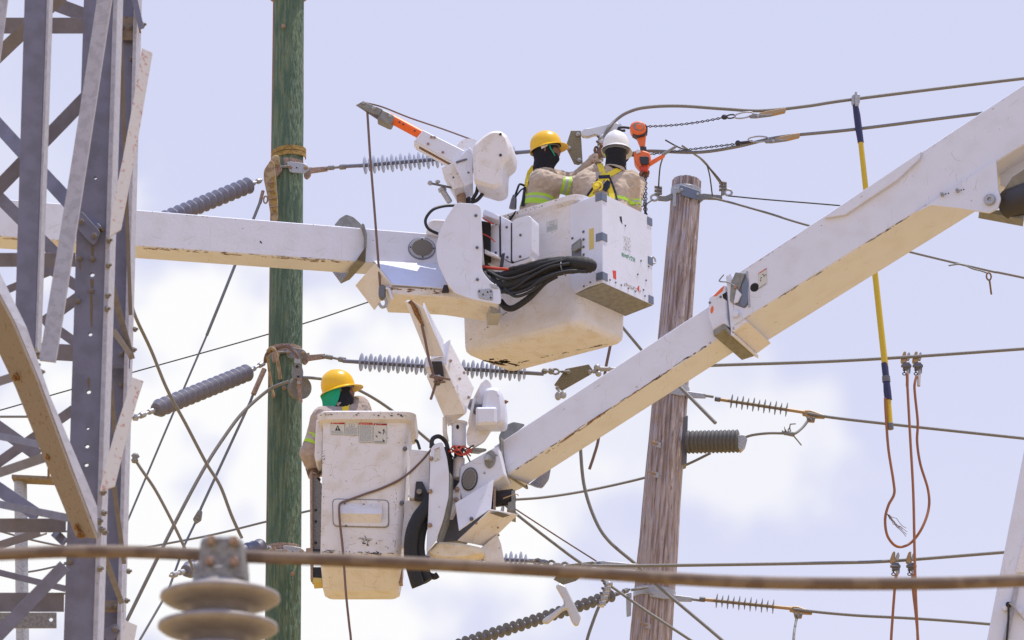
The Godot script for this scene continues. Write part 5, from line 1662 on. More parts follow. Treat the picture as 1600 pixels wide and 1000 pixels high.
	for q in [[674, 214.5], [679, 215], [669, 225], [692, 238]]:
		p_bolt(am, "rusty_fitting", W(q[0], q[1], j - 0.165), Vector3(0, 0, 1), 0.012, 0.012)
	var ob := p_tube(t, "jib_extension", "orange_plastic", spots([[606, 182.5, j - 0.1], [658, 210.5, j - 0.1]]), 7.6 * size_at(630, 195, j), 20)
	for q in [[624, 191], [630, 194.5], [648, 204.5]]:
		p_bolt(ob, "dark_steel", W(q[0], q[1], j - 0.145), Vector3(0, 0.3, 1), 0.009, 0.006)
	p_slab(t, "jib_head", "olive_sheet", spots(soft([[597, 170], [614, 178], [617, 182], [611, 195], [607, 194.5], [589, 186]], 2), j - 0.155), Vector3(0.0, 0, -0.12), 0.012)
	p_slab(t, "sheave_bracket", "olive_sheet", spots([[556, 164], [567, 158], [597, 170], [593, 180], [575, 174], [567, 168]], j - 0.15), Vector3(0, 0, -0.015), 0.003)
	p_slab(t, "sheave_bracket", "olive_sheet", spots([[556, 164], [567, 160], [597, 173], [591, 187], [574, 176], [567, 171]], j - 0.06), Vector3(0, 0, -0.015), 0.003)
	for q in [[568, 161, 0.016], [584, 169, 0.019], [610, 181.5, 0.018]]:
		p_bolt(t, "zinc", W(q[0], q[1], j - 0.152), Vector3(0, 0, 1), q[2], 0.014)
	p_tube(t, "jib_rope", "rope", spline(spots([[568, 160, j - 0.11], [597, 167, j - 0.1], [640, 184, j - 0.08], [690, 201, j - 0.05], [742, 220, j]])), 0.0075, 8)
	var drop := spots([[572, 168, j - 0.11], [574, 176, j - 0.11], [578, 240, j - 0.12], [586, 340, j - 0.14], [594, 446, j - 0.16]])
	p_tube(t, "winch_rope", "rope", drop, 0.0105, 8)
	var hb := p_slab(t, "hook_block", "gunmetal", spots(soft([[592, 446], [598, 443], [603, 447], [602, 464], [596, 467], [591, 461]], 3), j - 0.2), Vector3(0, 0, -0.07), 0.01)
	p_tube(hb, "hook", "zinc", spline(spots([[597, 465, j - 0.165], [603, 469, j - 0.165], [603, 477, j - 0.165], [597, 480, j - 0.165], [592, 474, j - 0.165]])), 0.013)
	p_tube(hb, "pin", "white_paint", spots([[603, 450, j - 0.2], [608, 452, j - 0.2], [613, 468, j - 0.2]]), 0.012)
	# winch drum and its moulded cover
	var dr := Shape.new()
	dr.lathe(W(733, 243, j - 0.06), Vector3(0.3, 0, 1), [Vector2(0, -0.1), Vector2(0.14, -0.1), Vector2(0.145, -0.08), Vector2(0.145, 0.03), Vector2(0.14, 0.05), Vector2(0, 0.05)], 28)
	part(dr, "winch_drum", "worn_white", t)
	var cover := soft([[738, 225], [752, 212], [766, 203], [780, 202], [792, 210], [799, 228], [797, 246], [785, 255], [784, 288], [771, 294], [739, 284]], 6)
	var cv := p_slab(t, "winch_cover", "worn_white", spots(cover, j - 0.33), Vector3(0.06, 0, -0.34), 0.03)
	for q in [[782, 210], [782, 242.5]]:
		p_bolt(cv, "dark_steel", W(q[0], q[1], j - 0.332), Vector3(0, 0, 1), 0.013, 0.01)
	p_tube(t, "hose", "black_rubber", spline(spots([[747, 284, j - 0.1], [745, 300, j - 0.08], [737, 313, j - 0.06]])), 0.017)
	p_tube(t, "hose", "black_rubber", spline(spots([[756, 286, j - 0.1], [755, 300, j - 0.09], [746, 312, j - 0.08], [736, 316, j - 0.06]])), 0.017)
	p_tube(t, "control_rod", "gunmetal", spots([[671, 286, j - 0.1], [690, 290, j - 0.1], [714, 295, j - 0.05]]), 0.010)
	var kb := Shape.new()
	kb.ball(W(672, 286, j - 0.1), Vector3.ONE * 0.022)
	kb.ball(W(684, 284, j - 0.1), Vector3(0.022, 0.016, 0.016))
	part(kb, "rod_end", "zinc", t)
	p_rod(t, "grease_cylinder", "zinc", W(703, 316, j - 0.05), W(691, 297, j - 0.05), 0.026)
	var bl := Shape.new()
	bl.lathe(W(692, 299, j - 0.05), W(690, 293, j - 0.05) - W(692, 299, j - 0.05), [Vector2(0.02, 0), Vector2(0.036, 0.004), Vector2(0.036, 0.03), Vector2(0.02, 0.036), Vector2(0, 0.036)], 18)
	part(bl, "cap", "zinc", t)
	# bucket: a long tub turned about 40 degrees, near corner towards us
	var corner := W(903, 505, 24.0)
	var e1 := Vector3(cos(deg_to_rad(39.0)), 0, sin(deg_to_rad(39.0)))
	var e2 := Vector3(sin(deg_to_rad(39.0)), 0, -cos(deg_to_rad(39.0)))
	var L := 1.30
	var B := 0.70
	var mid := corner - e1 * L * 0.5 + e2 * B * 0.5
	var H := 1.16
	var k := Shape.new()
	var out := [[0.0, L * 0.5 - 0.07, B * 0.5 - 0.07, 0.05, 0, 0], [0.012, L * 0.5 - 0.035, B * 0.5 - 0.035, 0.07, 0, 0], [0.04, L * 0.5 - 0.008, B * 0.5 - 0.008, 0.085, 0, 0], [0.08, L * 0.5, B * 0.5, 0.09, 0, 0], [H - 0.07, L * 0.5 + 0.03, B * 0.5 + 0.03, 0.10, 0, 0]]
	tub(k, mid, e1, e2, out)
	cap_of(k, mid, e1, e2, out[0], Vector3.DOWN)
	var bk := part(k, "bucket", "worn_white", t)
	var lip := Shape.new()
	tub(lip, mid, e1, e2, [[H - 0.07, L * 0.5 + 0.03, B * 0.5 + 0.03, 0.10, 0, 0], [H - 0.045, L * 0.5 + 0.075, B * 0.5 + 0.075, 0.13, 0, 0], [H, L * 0.5 + 0.08, B * 0.5 + 0.08, 0.13, 0, 0], [H + 0.006, L * 0.5 + 0.07, B * 0.5 + 0.07, 0.12, 0, 0]])
	tub(lip, mid, e1, e2, [[H + 0.006, L * 0.5 + 0.07, B * 0.5 + 0.07, 0.12, 0, 0], [H + 0.0061, L * 0.5 + 0.005, B * 0.5 + 0.005, 0.09, 0, 0]])
	part(lip, "rim", "worn_white", bk)
	var inn := Shape.new()
	tub(inn, mid, e1, e2, [[0.05, L * 0.5 - 0.05, B * 0.5 - 0.05, 0.06, 0, 0], [H + 0.006, L * 0.5 + 0.005, B * 0.5 + 0.005, 0.09, 0, 0]], true)
	cap_of(inn, mid, e1, e2, [0.05, L * 0.5 - 0.05, B * 0.5 - 0.05, 0.06, 0, 0], Vector3.UP)
	part(inn, "liner", "worn_white", bk)
	upper_bucket_frame = [mid, e1, e2, L, B, H]
	# long wall that looks to the left: ribs, scraped foot, rim wear
	var wall := -e2
	var on_wall := func(a: float, h: float): return mid + e1 * a - e2 * (B * 0.5 + 0.03 * (h / H)) + Vector3.UP * h
	for a in [-0.36, 0.12]:
		var rib := Shape.new()
		rib.tube([on_wall.call(a, 0.30) + wall * 0.012, on_wall.call(a, 0.34) + wall * 0.026, on_wall.call(a, 1.06) + wall * 0.02], [0.03, 0.05, 0.05], 14)
		part(rib, "rib", "worn_white", bk)
	chipped_edge(bk, mid + e1 * (-L * 0.5 + 0.1) - e2 * (B * 0.5 - 0.22), mid + e1 * (-L * 0.5 + 0.22) + e2 * (B * 0.5 - 0.18), Vector3.DOWN, 26, 0.085, 0.03, 8)
	chipped_edge(bk, mid + e1 * (-L * 0.5 + 0.05) + e2 * (0.1) , mid + e1 * (L * 0.4) + e2 * (B * 0.5 - 0.12), Vector3.DOWN, 60, 0.04, 0.006, 9)
	chipped_edge(bk, on_wall.call(-0.5, H - 0.02) + wall * 0.05, on_wall.call(0.5, H - 0.02) + wall * 0.05, wall, 40, 0.014, 0.008, 10)
	chipped_edge(bk, on_wall.call(-0.6, 0.1), on_wall.call(0.5, 0.5), wall, 22, 0.02, 0.003, 11)
	var lb := [on_wall.call(0.335, 1.0), on_wall.call(0.455, 1.0), on_wall.call(0.455, 0.9), on_wall.call(0.335, 0.9)]
	decal(bk, lb, wall, 1, 61)
	p_slab(bk, "retaining_strap", "void_black", [on_wall.call(-0.10, H - 0.10) + wall * 0.06, on_wall.call(0.06, H - 0.01) + wall * 0.085, on_wall.call(0.05, H - 0.035) + wall * 0.085, on_wall.call(-0.09, H - 0.13) + wall * 0.05], e2 * 0.01, 0.001)
	p_bolt(bk, "rusty_fitting", on_wall.call(0.15, 0.9) + wall * 0.06, wall, 0.02, 0.016)
	# control panels beside the shield
	var px := plane_at(790, 375, 23.98, 24)
	var pn := px.normal
	p_slab(t, "valve_block", "void_black", trace(plane_at(760, 375, 24.0, 10), [[752, 345], [767, 348], [767, 408], [752, 408]]), Vector3(0, 0, -0.15), 0.0)
	p_slab(t, "panel", "white_paint", trace(plane_at(765, 375, 23.9, 20), soft([[754, 334], [757, 327], [780, 337], [780, 344], [756, 336]], 2)), Vector3(0, 0, -0.12), 0.003)
	p_slab(t, "panel", "white_paint", trace(px, soft([[767, 352], [779, 349], [780, 403], [768, 400]], 2)), -pn * 0.03, 0.003)
	p_slab(t, "panel", "white_paint", trace(px, soft([[782, 337], [798, 345], [798, 410], [783, 402]], 2)), -pn * 0.14, 0.004)
	var door := p_slab(t, "panel", "white_paint", trace(px, soft([[800, 344], [826, 336], [831, 341], [831, 394], [826, 402], [800, 410]], 5)), -pn * 0.16, 0.004)
	for q in [[813.5, 367.5], [813, 401], [776, 350], [792, 355], [775, 395], [793, 402]]:
		p_bolt(door, "gunmetal", on(px, q[0], q[1]), pn, 0.012, 0.010)
	p_slab(t, "panel_strip", "dark_steel", trace(px, [[780.5, 338], [782, 338], [783, 402], [781, 402]]), -pn * 0.05, 0.0)  # narrow dark strips between the panels
	p_slab(t, "panel_strip", "dark_steel", trace(px, [[798.3, 348], [799.6, 348], [799.6, 409], [798.3, 409]]), -pn * 0.05, 0.0)
	p_slab(t, "bracket", "worn_white", trace(px, [[762, 402], [782, 404], [800, 412], [831, 402], [831, 407], [798, 420], [762, 412]]), -pn * 0.14, 0.003)
	p_slab(t, "bracket", "worn_white", trace(plane_at(775, 395, 23.92, 20), [[757, 389], [778, 399], [778, 403], [757, 396]]), -pn * 0.10, 0.003)
	p_slab(t, "handle_lever", "dark_steel", spots([[784, 396], [789, 395], [786, 416], [780, 418]], 23.9), Vector3(0, 0, -0.03), 0.002)
	p_tube(t, "wire", "red_hose", spline(spots([[754, 340, 23.93], [763, 346, 23.92], [772, 350, 23.92]])), 0.006)
	p_tube(t, "wire", "red_hose", spline(spots([[754, 365, 23.95], [764, 370, 23.94], [774, 378, 23.92]])), 0.005)
	# hoses from the shield to the bucket: a sleeve of black fabric over several lines
	p_tube(t, "hose", "red_hose", spline(spots([[750, 416, 23.9], [770, 419, 23.85], [796, 421, 23.82]])), 0.013)
	for q in [
		[[[752, 425, 23.9], [764, 440, 23.84], [785, 447, 23.8], [815, 440, 23.74], [845, 426, 23.7], [880, 414, 23.68], [908, 409, 23.68], [922, 412, 23.7]], [0.05, 0.065, 0.07, 0.065, 0.055, 0.055, 0.06, 0.045]],
		[[[754, 418, 23.95], [775, 432, 23.88], [800, 428, 23.84], [830, 418, 23.78], [865, 410, 23.74], [900, 406, 23.72]], [0.035, 0.05, 0.05, 0.045, 0.04, 0.04]],
		[[[764, 444, 23.85], [790, 453, 23.78], [815, 449, 23.72], [845, 436, 23.68], [880, 424, 23.66], [915, 419, 23.66]], [0.03, 0.038, 0.036, 0.03, 0.035, 0.05]],
		[[[796, 421, 23.82], [820, 416, 23.78], [850, 408, 23.75], [882, 404, 23.75]], [0.026, 0.028, 0.028, 0.026]],
		[[[880, 408, 23.7], [905, 413, 23.64], [921, 415, 23.64], [930, 416, 23.66]], [0.05, 0.085, 0.078, 0.04]],
	]:
		var path := spline(spots(q[0]), 8)
		var rr := []
		var steps: int = q[0].size() - 1
		for i in path.size():
			var f := float(i) / (path.size() - 1) * steps
			var lo := mini(int(f), steps - 1)
			rr.append(lerpf(q[1][lo], q[1][lo + 1], f - lo) * 0.84 * (1.0 + 0.07 * sin(i * 1.7 + steps)))
		p_tube(t, "hose_sleeve", "black_hose", path, rr, 12)
	for q in [
		[[756, 432, 23.86], [775, 455, 23.76], [800, 452, 23.72], [828, 434, 23.66], [858, 418, 23.62], [890, 412, 23.6]],
		[[762, 424, 23.84], [790, 436, 23.72], [822, 428, 23.68], [850, 416, 23.64], [884, 406, 23.64]],
		[[770, 447, 23.8], [796, 458, 23.72], [824, 452, 23.66], [852, 434, 23.6], [886, 424, 23.58], [916, 424, 23.58]],
		[[788, 451, 23.72], [806, 463, 23.7], [830, 455, 23.66], [846, 442, 23.62]],
	]:
		p_tube(t, "cable", "black_rubber", spline(spots(q), 6), 0.014, 8)
	var ribbed := spline(spots([[782, 471, 23.86], [790, 480, 23.82], [800, 482, 23.8], [812, 476, 23.76], [826, 466, 23.72], [838, 454, 23.7], [852, 440, 23.68], [870, 430, 23.66]]), 12)
	var rw := []
	for i in ribbed.size(): rw.append(0.025 + 0.004 * (i % 2))
	p_tube(t, "ribbed_hose", "black_hose", ribbed, rw, 10)
	p_tube(t, "tie_strap", "gunmetal", spline(spots([[878, 404, 23.68], [876, 414, 23.60], [879, 424, 23.60], [884, 431, 23.64]])), 0.005)
	# side box on the short end of the bucket
	var bx := corner + e1 * 0.30 + e2 * (-0.04) + Vector3.UP * 0.0
	var topy := H - 0.05
	var boty := topy - 0.82
	var bw := 0.35
	var bd := 0.72
	var A := bx + Vector3.UP * topy
	var side := Shape.new()
	# box outline on its left face: the foot is cut back towards the bucket
	var o := func(x: float, y: float): return bx - e1 * x + Vector3.UP * y
	side.slab([o.call(0, topy), o.call(0, boty), o.call(0.16, boty - 0.005), o.call(bw - 0.05, boty - 0.03), o.call(bw, boty + 0.06), o.call(bw, topy - 0.02)], e2 * bd, 0.006)
	var sm := part(side, "side_box", "white_paint", t)
	p_slab(sm, "side_box_floor", "olive_sheet", [o.call(0.004, boty - 0.001) + e2 * 0.006, o.call(bw - 0.05, boty - 0.031) + e2 * 0.006, o.call(bw - 0.05, boty - 0.031) + e2 * (bd - 0.006), o.call(0.004, boty - 0.001) + e2 * (bd - 0.006)], Vector3.DOWN * 0.004, 0.0)
	for q in [[0.0, topy - 0.03], [0.0, topy - 0.40], [0.0, boty + 0.06]]:
		for w in [0.0, 1.0]:
			var c := Shape.new()
			var p: Vector3 = bx + Vector3.UP * (q[1] - (0.02 if w == 1.0 else 0.0)) + e2 * (bd * w)
			if w == 0.0:
				c.block(p - e1 * 0.03 - e2 * 0.003, e1 * 0.036, Vector3.UP * 0.036, e2 * 0.004, 0.002)
				c.block(p + e1 * 0.003 + e2 * 0.03, e2 * 0.036, Vector3.UP * 0.036, e1 * 0.004, 0.002)
			else:
				c.block(p + e1 * 0.003 - e2 * 0.032, e2 * 0.034, Vector3.UP * 0.036, e1 * 0.004, 0.002)
			part(c, "corner_clip", "clip_blue", sm)
	var tr := RandomNumberGenerator.new()
	tr.seed = 6
	for q in [[0.10, 0.05], [0.18, 0.05], [0.26, 0.05], [0.36, 0.05], [0.46, 0.05], [0.60, 0.05], [0.50, 0.22], [0.55, 0.36], [0.33, 0.62], [0.62, 0.20], [0.66, 0.34], [0.58, 0.10]]:
		p_bolt(sm, "gunmetal", bx + e2 * q[0] + Vector3.UP * (boty + q[1]), e1, 0.009, 0.006)
	for q in [[0.06, 0.05], [0.13, 0.03], [0.20, 0.01], [0.20, 0.30], [0.20, 0.37], [0.20, 0.44], [0.20, 0.51], [0.32, 0.48]]:
		p_bolt(sm, "gunmetal", o.call(q[0], boty + q[1]), -e2, 0.013 if q[1] > 0.2 else 0.009, 0.007)
	p_slab(sm, "recess_shade", "gunmetal", [o.call(0.23, boty + 0.46), o.call(0.33, boty + 0.42), o.call(0.33, boty + 0.24), o.call(0.22, boty + 0.24)], -e2 * 0.002, 0.0)  # flat grey plate painting the shade of an opening
	p_slab(sm, "latch", "olive_sheet", [o.call(0.22, boty + 0.44), o.call(0.32, boty + 0.38), o.call(0.29, boty + 0.34), o.call(0.22, boty + 0.36)], -e2 * 0.03, 0.004)
	p_slab(sm, "tag", "label_yellow", [o.call(0.09, boty + 0.52), o.call(0.14, boty + 0.52), o.call(0.14, boty + 0.33), o.call(0.09, boty + 0.33)], -e2 * 0.002, 0.0)
	# faded print and stickers on the bright face
	var fx := func(a: float, h: float): return bx + e2 * a + Vector3.UP * (boty + h)
	var pr := Shape.new()
	for i in 70:
		var a := 0.27 + tr.randf() * 0.19
		var h := 0.32 + tr.randf() * 0.035
		pr.slab([fx.call(a, h), fx.call(a + 0.012, h), fx.call(a + 0.010, h + 0.010), fx.call(a, h + 0.008)], e1 * 0.0012)
	part(pr, "faded_print", "print_green", sm).set_meta("kind", "stuff")
	var pg := Shape.new()
	for i in 90:
		var a := 0.30 + tr.randf() * 0.10
		var h := 0.37 + tr.randf() * 0.15
		pg.slab([fx.call(a, h), fx.call(a + 0.006, h), fx.call(a + 0.005, h + 0.008), fx.call(a, h + 0.006)], e1 * 0.0012)
	for i in 60:
		var a := 0.30 + tr.randf() * 0.24
		var h := 0.055 + tr.randf() * 0.03
		pg.slab([fx.call(a, h), fx.call(a + 0.012, h), fx.call(a + 0.010, h + 0.008), fx.call(a, h + 0.006)], e1 * 0.0012)
	part(pg, "faded_print", "print_grey", sm).set_meta("kind", "stuff")
	p_slab(sm, "red_sticker", "indicator_red", [fx.call(0.14, 0.15), fx.call(0.19, 0.16), fx.call(0.19, 0.08), fx.call(0.15, 0.08)], e1 * 0.0015, 0.0)
	p_slab(sm, "red_sticker", "indicator_red", [fx.call(0.50, 0.11), fx.call(0.52, 0.12), fx.call(0.52, 0.06), fx.call(0.49, 0.08)], e1 * 0.0015, 0.0)
	p_slab(sm, "scuff", "void_black", [fx.call(0.25, 0.68), fx.call(0.28, 0.69), fx.call(0.29, 0.62), fx.call(0.26, 0.64)], e1 * 0.0012, 0.0)
	var eye := Shape.new()
	eye.hoop(bx + e2 * (bd + 0.01) + Vector3.UP * (boty + 0.42), e2 * 0.035, Vector3.UP * 0.03, 0.008, 14, 6)
	part(eye, "eye_ring", "zinc", sm)


var upper_bucket_frame := []


func build_lower_lift() -> void:
	# boom plane: comes nearer towards the right, where the lift's elbow is
	var pl := plane_at(790, 690, 23.25, 24)
	var n := pl.normal
	var outer := plane_at(790, 690, 23.13, 24)
	var root := W(1225, 2620, 21.0)
	root.y = 0
	var t := thing("lower_bucket_lift", "white lower boom lift with large inclined boom and one-person bucket", "bucket lift", root, "bucket lifts")
	var inner := p_slab(t, "inner_boom", "white_paint", trace(pl, [[772, 697], [1190, 424], [1190, 487], [785, 747], [772, 752]]), -n * 0.35, 0.008)
	chipped_edge(inner, on(pl, 800, 737.5), on(pl, 1110, 536), n, 75, 0.05, 0.003, 21)
	chipped_edge(inner, on(pl, 850, 706) - n * 0.02, on(pl, 1040, 582) - n * 0.02, Vector3(0.3, -1, 0), 80, 0.09, 0.012, 22, "rust")
	chipped_edge(inner, on(pl, 880, 640), on(pl, 940, 600), n, 7, 0.02, 0.0012, 23)
	var ob := p_slab(t, "outer_boom", "white_paint", trace(outer, [[1146, 430], [1600, 131.5], [2050, -164], [2050, -50], [1600, 226], [1146, 509]]), -n * 0.56, 0.008)
	chipped_edge(ob, on(outer, 1165, 498), on(outer, 1440, 326), n, 46, 0.05, 0.002, 24)
	chipped_edge(ob, on(outer, 1160, 424.5), on(outer, 1590, 142), n, 34, 0.03, 0.0016, 25, "rust")
	# end flange and the foot box under the boom's mouth
	p_slab(ob, "end_flange", "white_paint", trace(outer, [[1134, 431], [1142, 426], [1149, 515], [1142, 519]]), -n * 0.58, 0.006)
	for i in 1:
		p_slab(ob, "mouth_shoe", "worn_white", trace(outer, [[1142, 512], [1164, 498], [1168, 503], [1146, 519]]), -n * 0.56, 0.006)
	p_slab(ob, "shoe_edge", "worn_white", [on(outer, 1142, 518) + Vector3(0, -0.002, 0), on(outer, 1148, 521) + Vector3(0, -0.002, 0), on(outer, 1148, 521) - n * 0.56 + Vector3(0, -0.002, 0), on(outer, 1142, 518) - n * 0.56 + Vector3(0, -0.002, 0)], Vector3(0.0, -0.03, 0.0), 0.003)
	# collar that guides the inner boom
	var cp := plane_at(790, 690, 23.17, 24)
	var col := p_slab(t, "wear_collar", "white_paint", trace(cp, soft([[1108, 464], [1116, 459], [1134, 444], [1136, 496], [1140, 512], [1130, 506], [1114, 516], [1106, 493]], 3)), -n * 0.05, 0.008)
	p_slab(col, "collar_foot", "olive_sheet", [on(cp, 1114, 516), on(cp, 1131, 505), on(cp, 1142, 517), on(cp, 1142, 517) - n * 0.52, on(cp, 1124, 524) - n * 0.50], Vector3(0.006, -0.05, 0.0), 0.004)
	p_slab(col, "faded_mark", "hoist_orange", trace(cp, [[1114, 463], [1127, 450], [1132, 446], [1129, 455], [1119, 463]]), n * 0.0015, 0.0)
	p_slab(col, "faded_mark", "hoist_orange", trace(cp, oval(1112.5, 484, 2.4, 6, 8, 10)), n * 0.0015, 0.0)
	p_slab(col, "gap_shade", "void_black", trace(cp, [[1129, 460], [1136, 456], [1136, 470], [1130, 466]]), n * 0.003, 0.0)  # black patch painting the dark between collar and boom
	for q in [[1126, 464], [1109, 473]]:
		p_bolt(col, "clip_blue", on(cp, q[0], q[1]), n, 0.011, 0.007)
	# window, its inner shade painted as a dark plate, with the hose reel showing
	var w1 := p_slab(ob, "window_recess_shade", "gunmetal", trace(outer, soft([[1143, 440], [1150, 427], [1165, 427], [1170, 436], [1171, 474], [1164, 482], [1150, 477], [1141, 471]], 3)), n * 0.003, 0.0)
	p_slab(w1, "sheet", "olive_sheet", trace(outer, soft([[1143, 442], [1150, 426], [1165, 428], [1157, 450], [1147, 475], [1141, 471]], 2)), n * 0.014, 0.002)
	p_slab(w1, "reel", "clip_blue", trace(outer, soft([[1159, 446], [1168, 432], [1170, 446], [1169, 474], [1162, 481], [1156, 474], [1160, 460]], 3)), n * 0.010, 0.003)
	p_slab(w1, "reel_blade", "white_paint", trace(outer, [[1152, 452], [1160, 461], [1154, 473], [1147.5, 475]]), n * 0.02, 0.002)
	p_tube(w1, "frame_rod", "zinc", trace(outer, [[1167, 424], [1169, 450], [1171, 480]]), 0.009)
	var wh := []
	for q in [[1133, 431], [1126, 440], [1129, 442], [1139, 443], [1151, 449]]: wh.append(on(outer, q[0], q[1]) + n * 0.03)
	p_tube(w1, "wire_hook", "dull_metal", spline(wh), 0.005)
	p_rod(w1, "spindle", "rusty_fitting", on(outer, 1151, 450) - n * 0.01, on(outer, 1151, 450) + n * 0.035, 0.014)
	p_rod(ob, "sight_hole_dark", "void_black", on(outer, 1179, 449) - n * 0.02, on(outer, 1179, 449) + n * 0.0025, 0.040)  # solid black disc painting the dark inside of a hole
	p_rod(ob, "knob", "white_paint", on(outer, 1151, 492), on(outer, 1151, 492) + n * 0.035, 0.026)
	var q4 := [[1185, 427], [1198, 418.5], [1198.5, 443.5], [1185.5, 452]]
	var dc := []
	for q in q4: dc.append(on(outer, q[0], q[1]))
	decal(ob, dc, n, 4, 71)
	# stiffener along the top edge, bracket below with its pin
	p_slab(ob, "stiffener", "white_paint", trace(outer, [[1289, 341], [1441, 239], [1438, 250], [1403, 283], [1322, 337], [1292, 342]]), n * 0.03, 0.002)
	var br := p_slab(ob, "pin_bracket", "white_paint", trace(outer, soft([[1430, 333], [1557, 251], [1561, 296], [1565, 312], [1560, 327], [1547, 334], [1500, 327], [1456, 322], [1440, 330]], 3)), n * 0.02, 0.003)
	var cone := Shape.new()
	cone.lathe(on(outer, 1548, 314) + n * 0.02, n, [Vector2(0, 0), Vector2(0.046, 0), Vector2(0.046, 0.02), Vector2(0.04, 0.026), Vector2(0.016, 0.026), Vector2(0.012, 0.012), Vector2(0, 0.012)], 24)
	part(cone, "pin", "zinc", br)
	for q in [[1474, 306], [1498, 300]]:
		p_bolt(br, "zinc", on(outer, q[0], q[1]) + n * 0.02, n, 0.016, 0.03)
	for q in [[1479, 304.5], [1483, 303.5], [1503, 298.5], [1507, 297.5]]:
		p_rod(br, "dark_dot", "void_black", on(outer, q[0], q[1]), on(outer, q[0], q[1]) + n * 0.0215, 0.006)  # small black dots beside the bolt heads
	# the elbow's cylinder and sheet seen at the frame's right edge
	p_slab(t, "elbow_link", "white_paint", trace(plane_at(1590, 260, 21.6, 24), [[1562, 262], [1640, 212], [1700, 200], [1700, 262], [1572, 292], [1563, 290]]), -n * 0.05, 0.005)
	p_tube(t, "elbow_cylinder", "dark_steel", spots([[1580, 319, 21.55], [1640, 298, 21.1], [1720, 268, 20.7]]), 0.125, 24)
	p_slab(t, "elbow_sheet", "olive_sheet", [W(1566, 300, 21.5), W(1582, 276, 21.35), W(1610, 258, 21.25), W(1612, 286, 21.25), W(1590, 300, 21.4)], Vector3(0.01, -0.01, -0.02), 0.002)
	p_slab(t, "elbow_strut", "olive_sheet", [W(1530, 330, 21.75), W(1600, 343, 21.4), W(1600, 336, 21.4), W(1562, 328, 21.6)], Vector3(0.01, -0.01, -0.12), 0.002)
	# lower boom rising from the turret to the elbow off the right edge
	var lowp := plane_at(1560, 900, 20.6, 10)
	var ln := lowp.normal
	var lb := p_slab(t, "lower_boom", "white_paint", trace(lowp, [[1589 + 100, 250], [1589 + 320, 250], [1370, 2550], [1238, 2550]]), -ln * 0.6, 0.01)
	p_slab(lb, "cover_plate", "worn_white", trace(lowp, soft([[1604, 828], [1640, 828], [1630, 896], [1586, 895]], 6)), ln * 0.012, 0.003)
	p_slab(lb, "rear_web", "lit_tone_steel", trace(lowp, [[1584, 918], [1592, 918], [1576, 1000], [1567, 1000]]), ln * 0.02, 0.003)
	for q in [[1571, 951], [1593, 957]]:
		p_rod(lb, "knob", "white_paint", on(lowp, q[0], q[1]), on(lowp, q[0], q[1]) + ln * 0.04, 0.022)
	p_rod(lb, "knob", "void_black", on(lowp, 1576, 947), on(lowp, 1576, 947) + ln * 0.05, 0.02)
	var cw := []
	for q in [[1576, 947], [1576, 970], [1573, 1005], [1570, 1060]]: cw.append(on(lowp, q[0], q[1]) + ln * 0.05)
	p_tube(lb, "cable", "black_rubber", cw, 0.008)
	cw = []
	for q in [[1577, 945], [1584, 950], [1594, 964], [1606, 978]]: cw.append(on(lowp, q[0], q[1]) + ln * 0.05)
	p_tube(lb, "cable", "lead_end", cw, 0.006)
	var ped := Shape.new()
	ped.block(Vector3(root.x + 0.3, 0.4, root.z), Vector3(0.7, 0, 0), Vector3(0, 0.4, 0), Vector3(0, 0, 0.7), 0.02)
	part(ped, "turret", "white_paint", t)
	# guard sheet round the boom's tip
	var gback := plane_at(790, 690, 23.75, 24)
	p_slab(t, "boom_guard", "olive_sheet", trace(gback, soft([[781, 696], [779, 682], [787, 666], [802, 659], [821, 663], [806, 676], [792, 690]], 4)), -n * 0.006, 0.001)
	p_slab(t, "boom_guard", "olive_sheet", trace(plane_at(790, 690, 23.2, 24), soft([[780, 683], [783, 684], [783, 700], [786, 724], [791, 741], [787, 742], [781, 722]], 2)), -n * 0.45, 0.001)
	p_slab(t, "boom_guard", "zinc", trace(gback, soft([[826, 757], [861, 730], [857, 750], [847, 763], [838, 762]], 4)), -n * 0.006, 0.001)
	p_slab(t, "boom_guard", "zinc", [on(pl, 790, 741) + n * 0.03, on(pl, 796, 745) + n * 0.03, on(gback, 846, 763), on(gback, 826, 757)], Vector3(0.003, -0.004, 0), 0.001)
	# tip casting, ports and shrouds
	var tp := plane_at(750, 730, 23.1, 10)
	var tn := tp.normal
	var cast := p_slab(t, "tip_casting", "white_paint", trace(tp, soft([[719, 729], [778, 696], [789, 742], [772, 753], [722, 780], [716, 762]], 3)), -tn * 0.32, 0.008)
	for q in [[734, 749, 12.5, 18.5, 12, "dark_steel", 0.012], [734, 749, 10.8, 16.5, 12, "dull_metal", 0.018], [734, 749, 9.0, 14.5, 12, "cloud_glass", 0.021], [766, 718, 8.5, 14, 10, "olive_sheet", 0.014]]:
		p_slab(cast, "port_ring", q[5], trace(tp, oval(q[0], q[1], q[2], q[3], q[4])), tn * q[6], 0.002)
	p_rod(cast, "port_bolt", "zinc", on(tp, 766, 718), on(tp, 762, 718) + tn * 0.07, 0.026)
	for q in [[757, 739], [776, 711]]:
		p_bolt(cast, "zinc", on(tp, q[0], q[1]), tn, 0.010, 0.008)
	p_slab(t, "core_slab", "gunmetal", trace(plane_at(720, 800, 23.3, 10), [[690, 745], [716, 742], [770, 752], [766, 800], [716, 845], [684, 848], [682, 800]]), -tn * 0.2, 0.0)  # one dark slab closing the space behind casting and shroud
	p_slab(t, "link_casting", "worn_white", trace(plane_at(705, 780, 23.12, 6), soft([[702, 775], [718, 752], [719, 784], [712, 790], [704, 808], [697, 806]], 3)), -tn * 0.1, 0.005)
	for q in [[713, 781], [715, 765], [702, 780]]:
		p_bolt(t, "rusty_fitting", on(plane_at(705, 780, 23.11, 6), q[0], q[1]), tn, 0.022, 0.02)
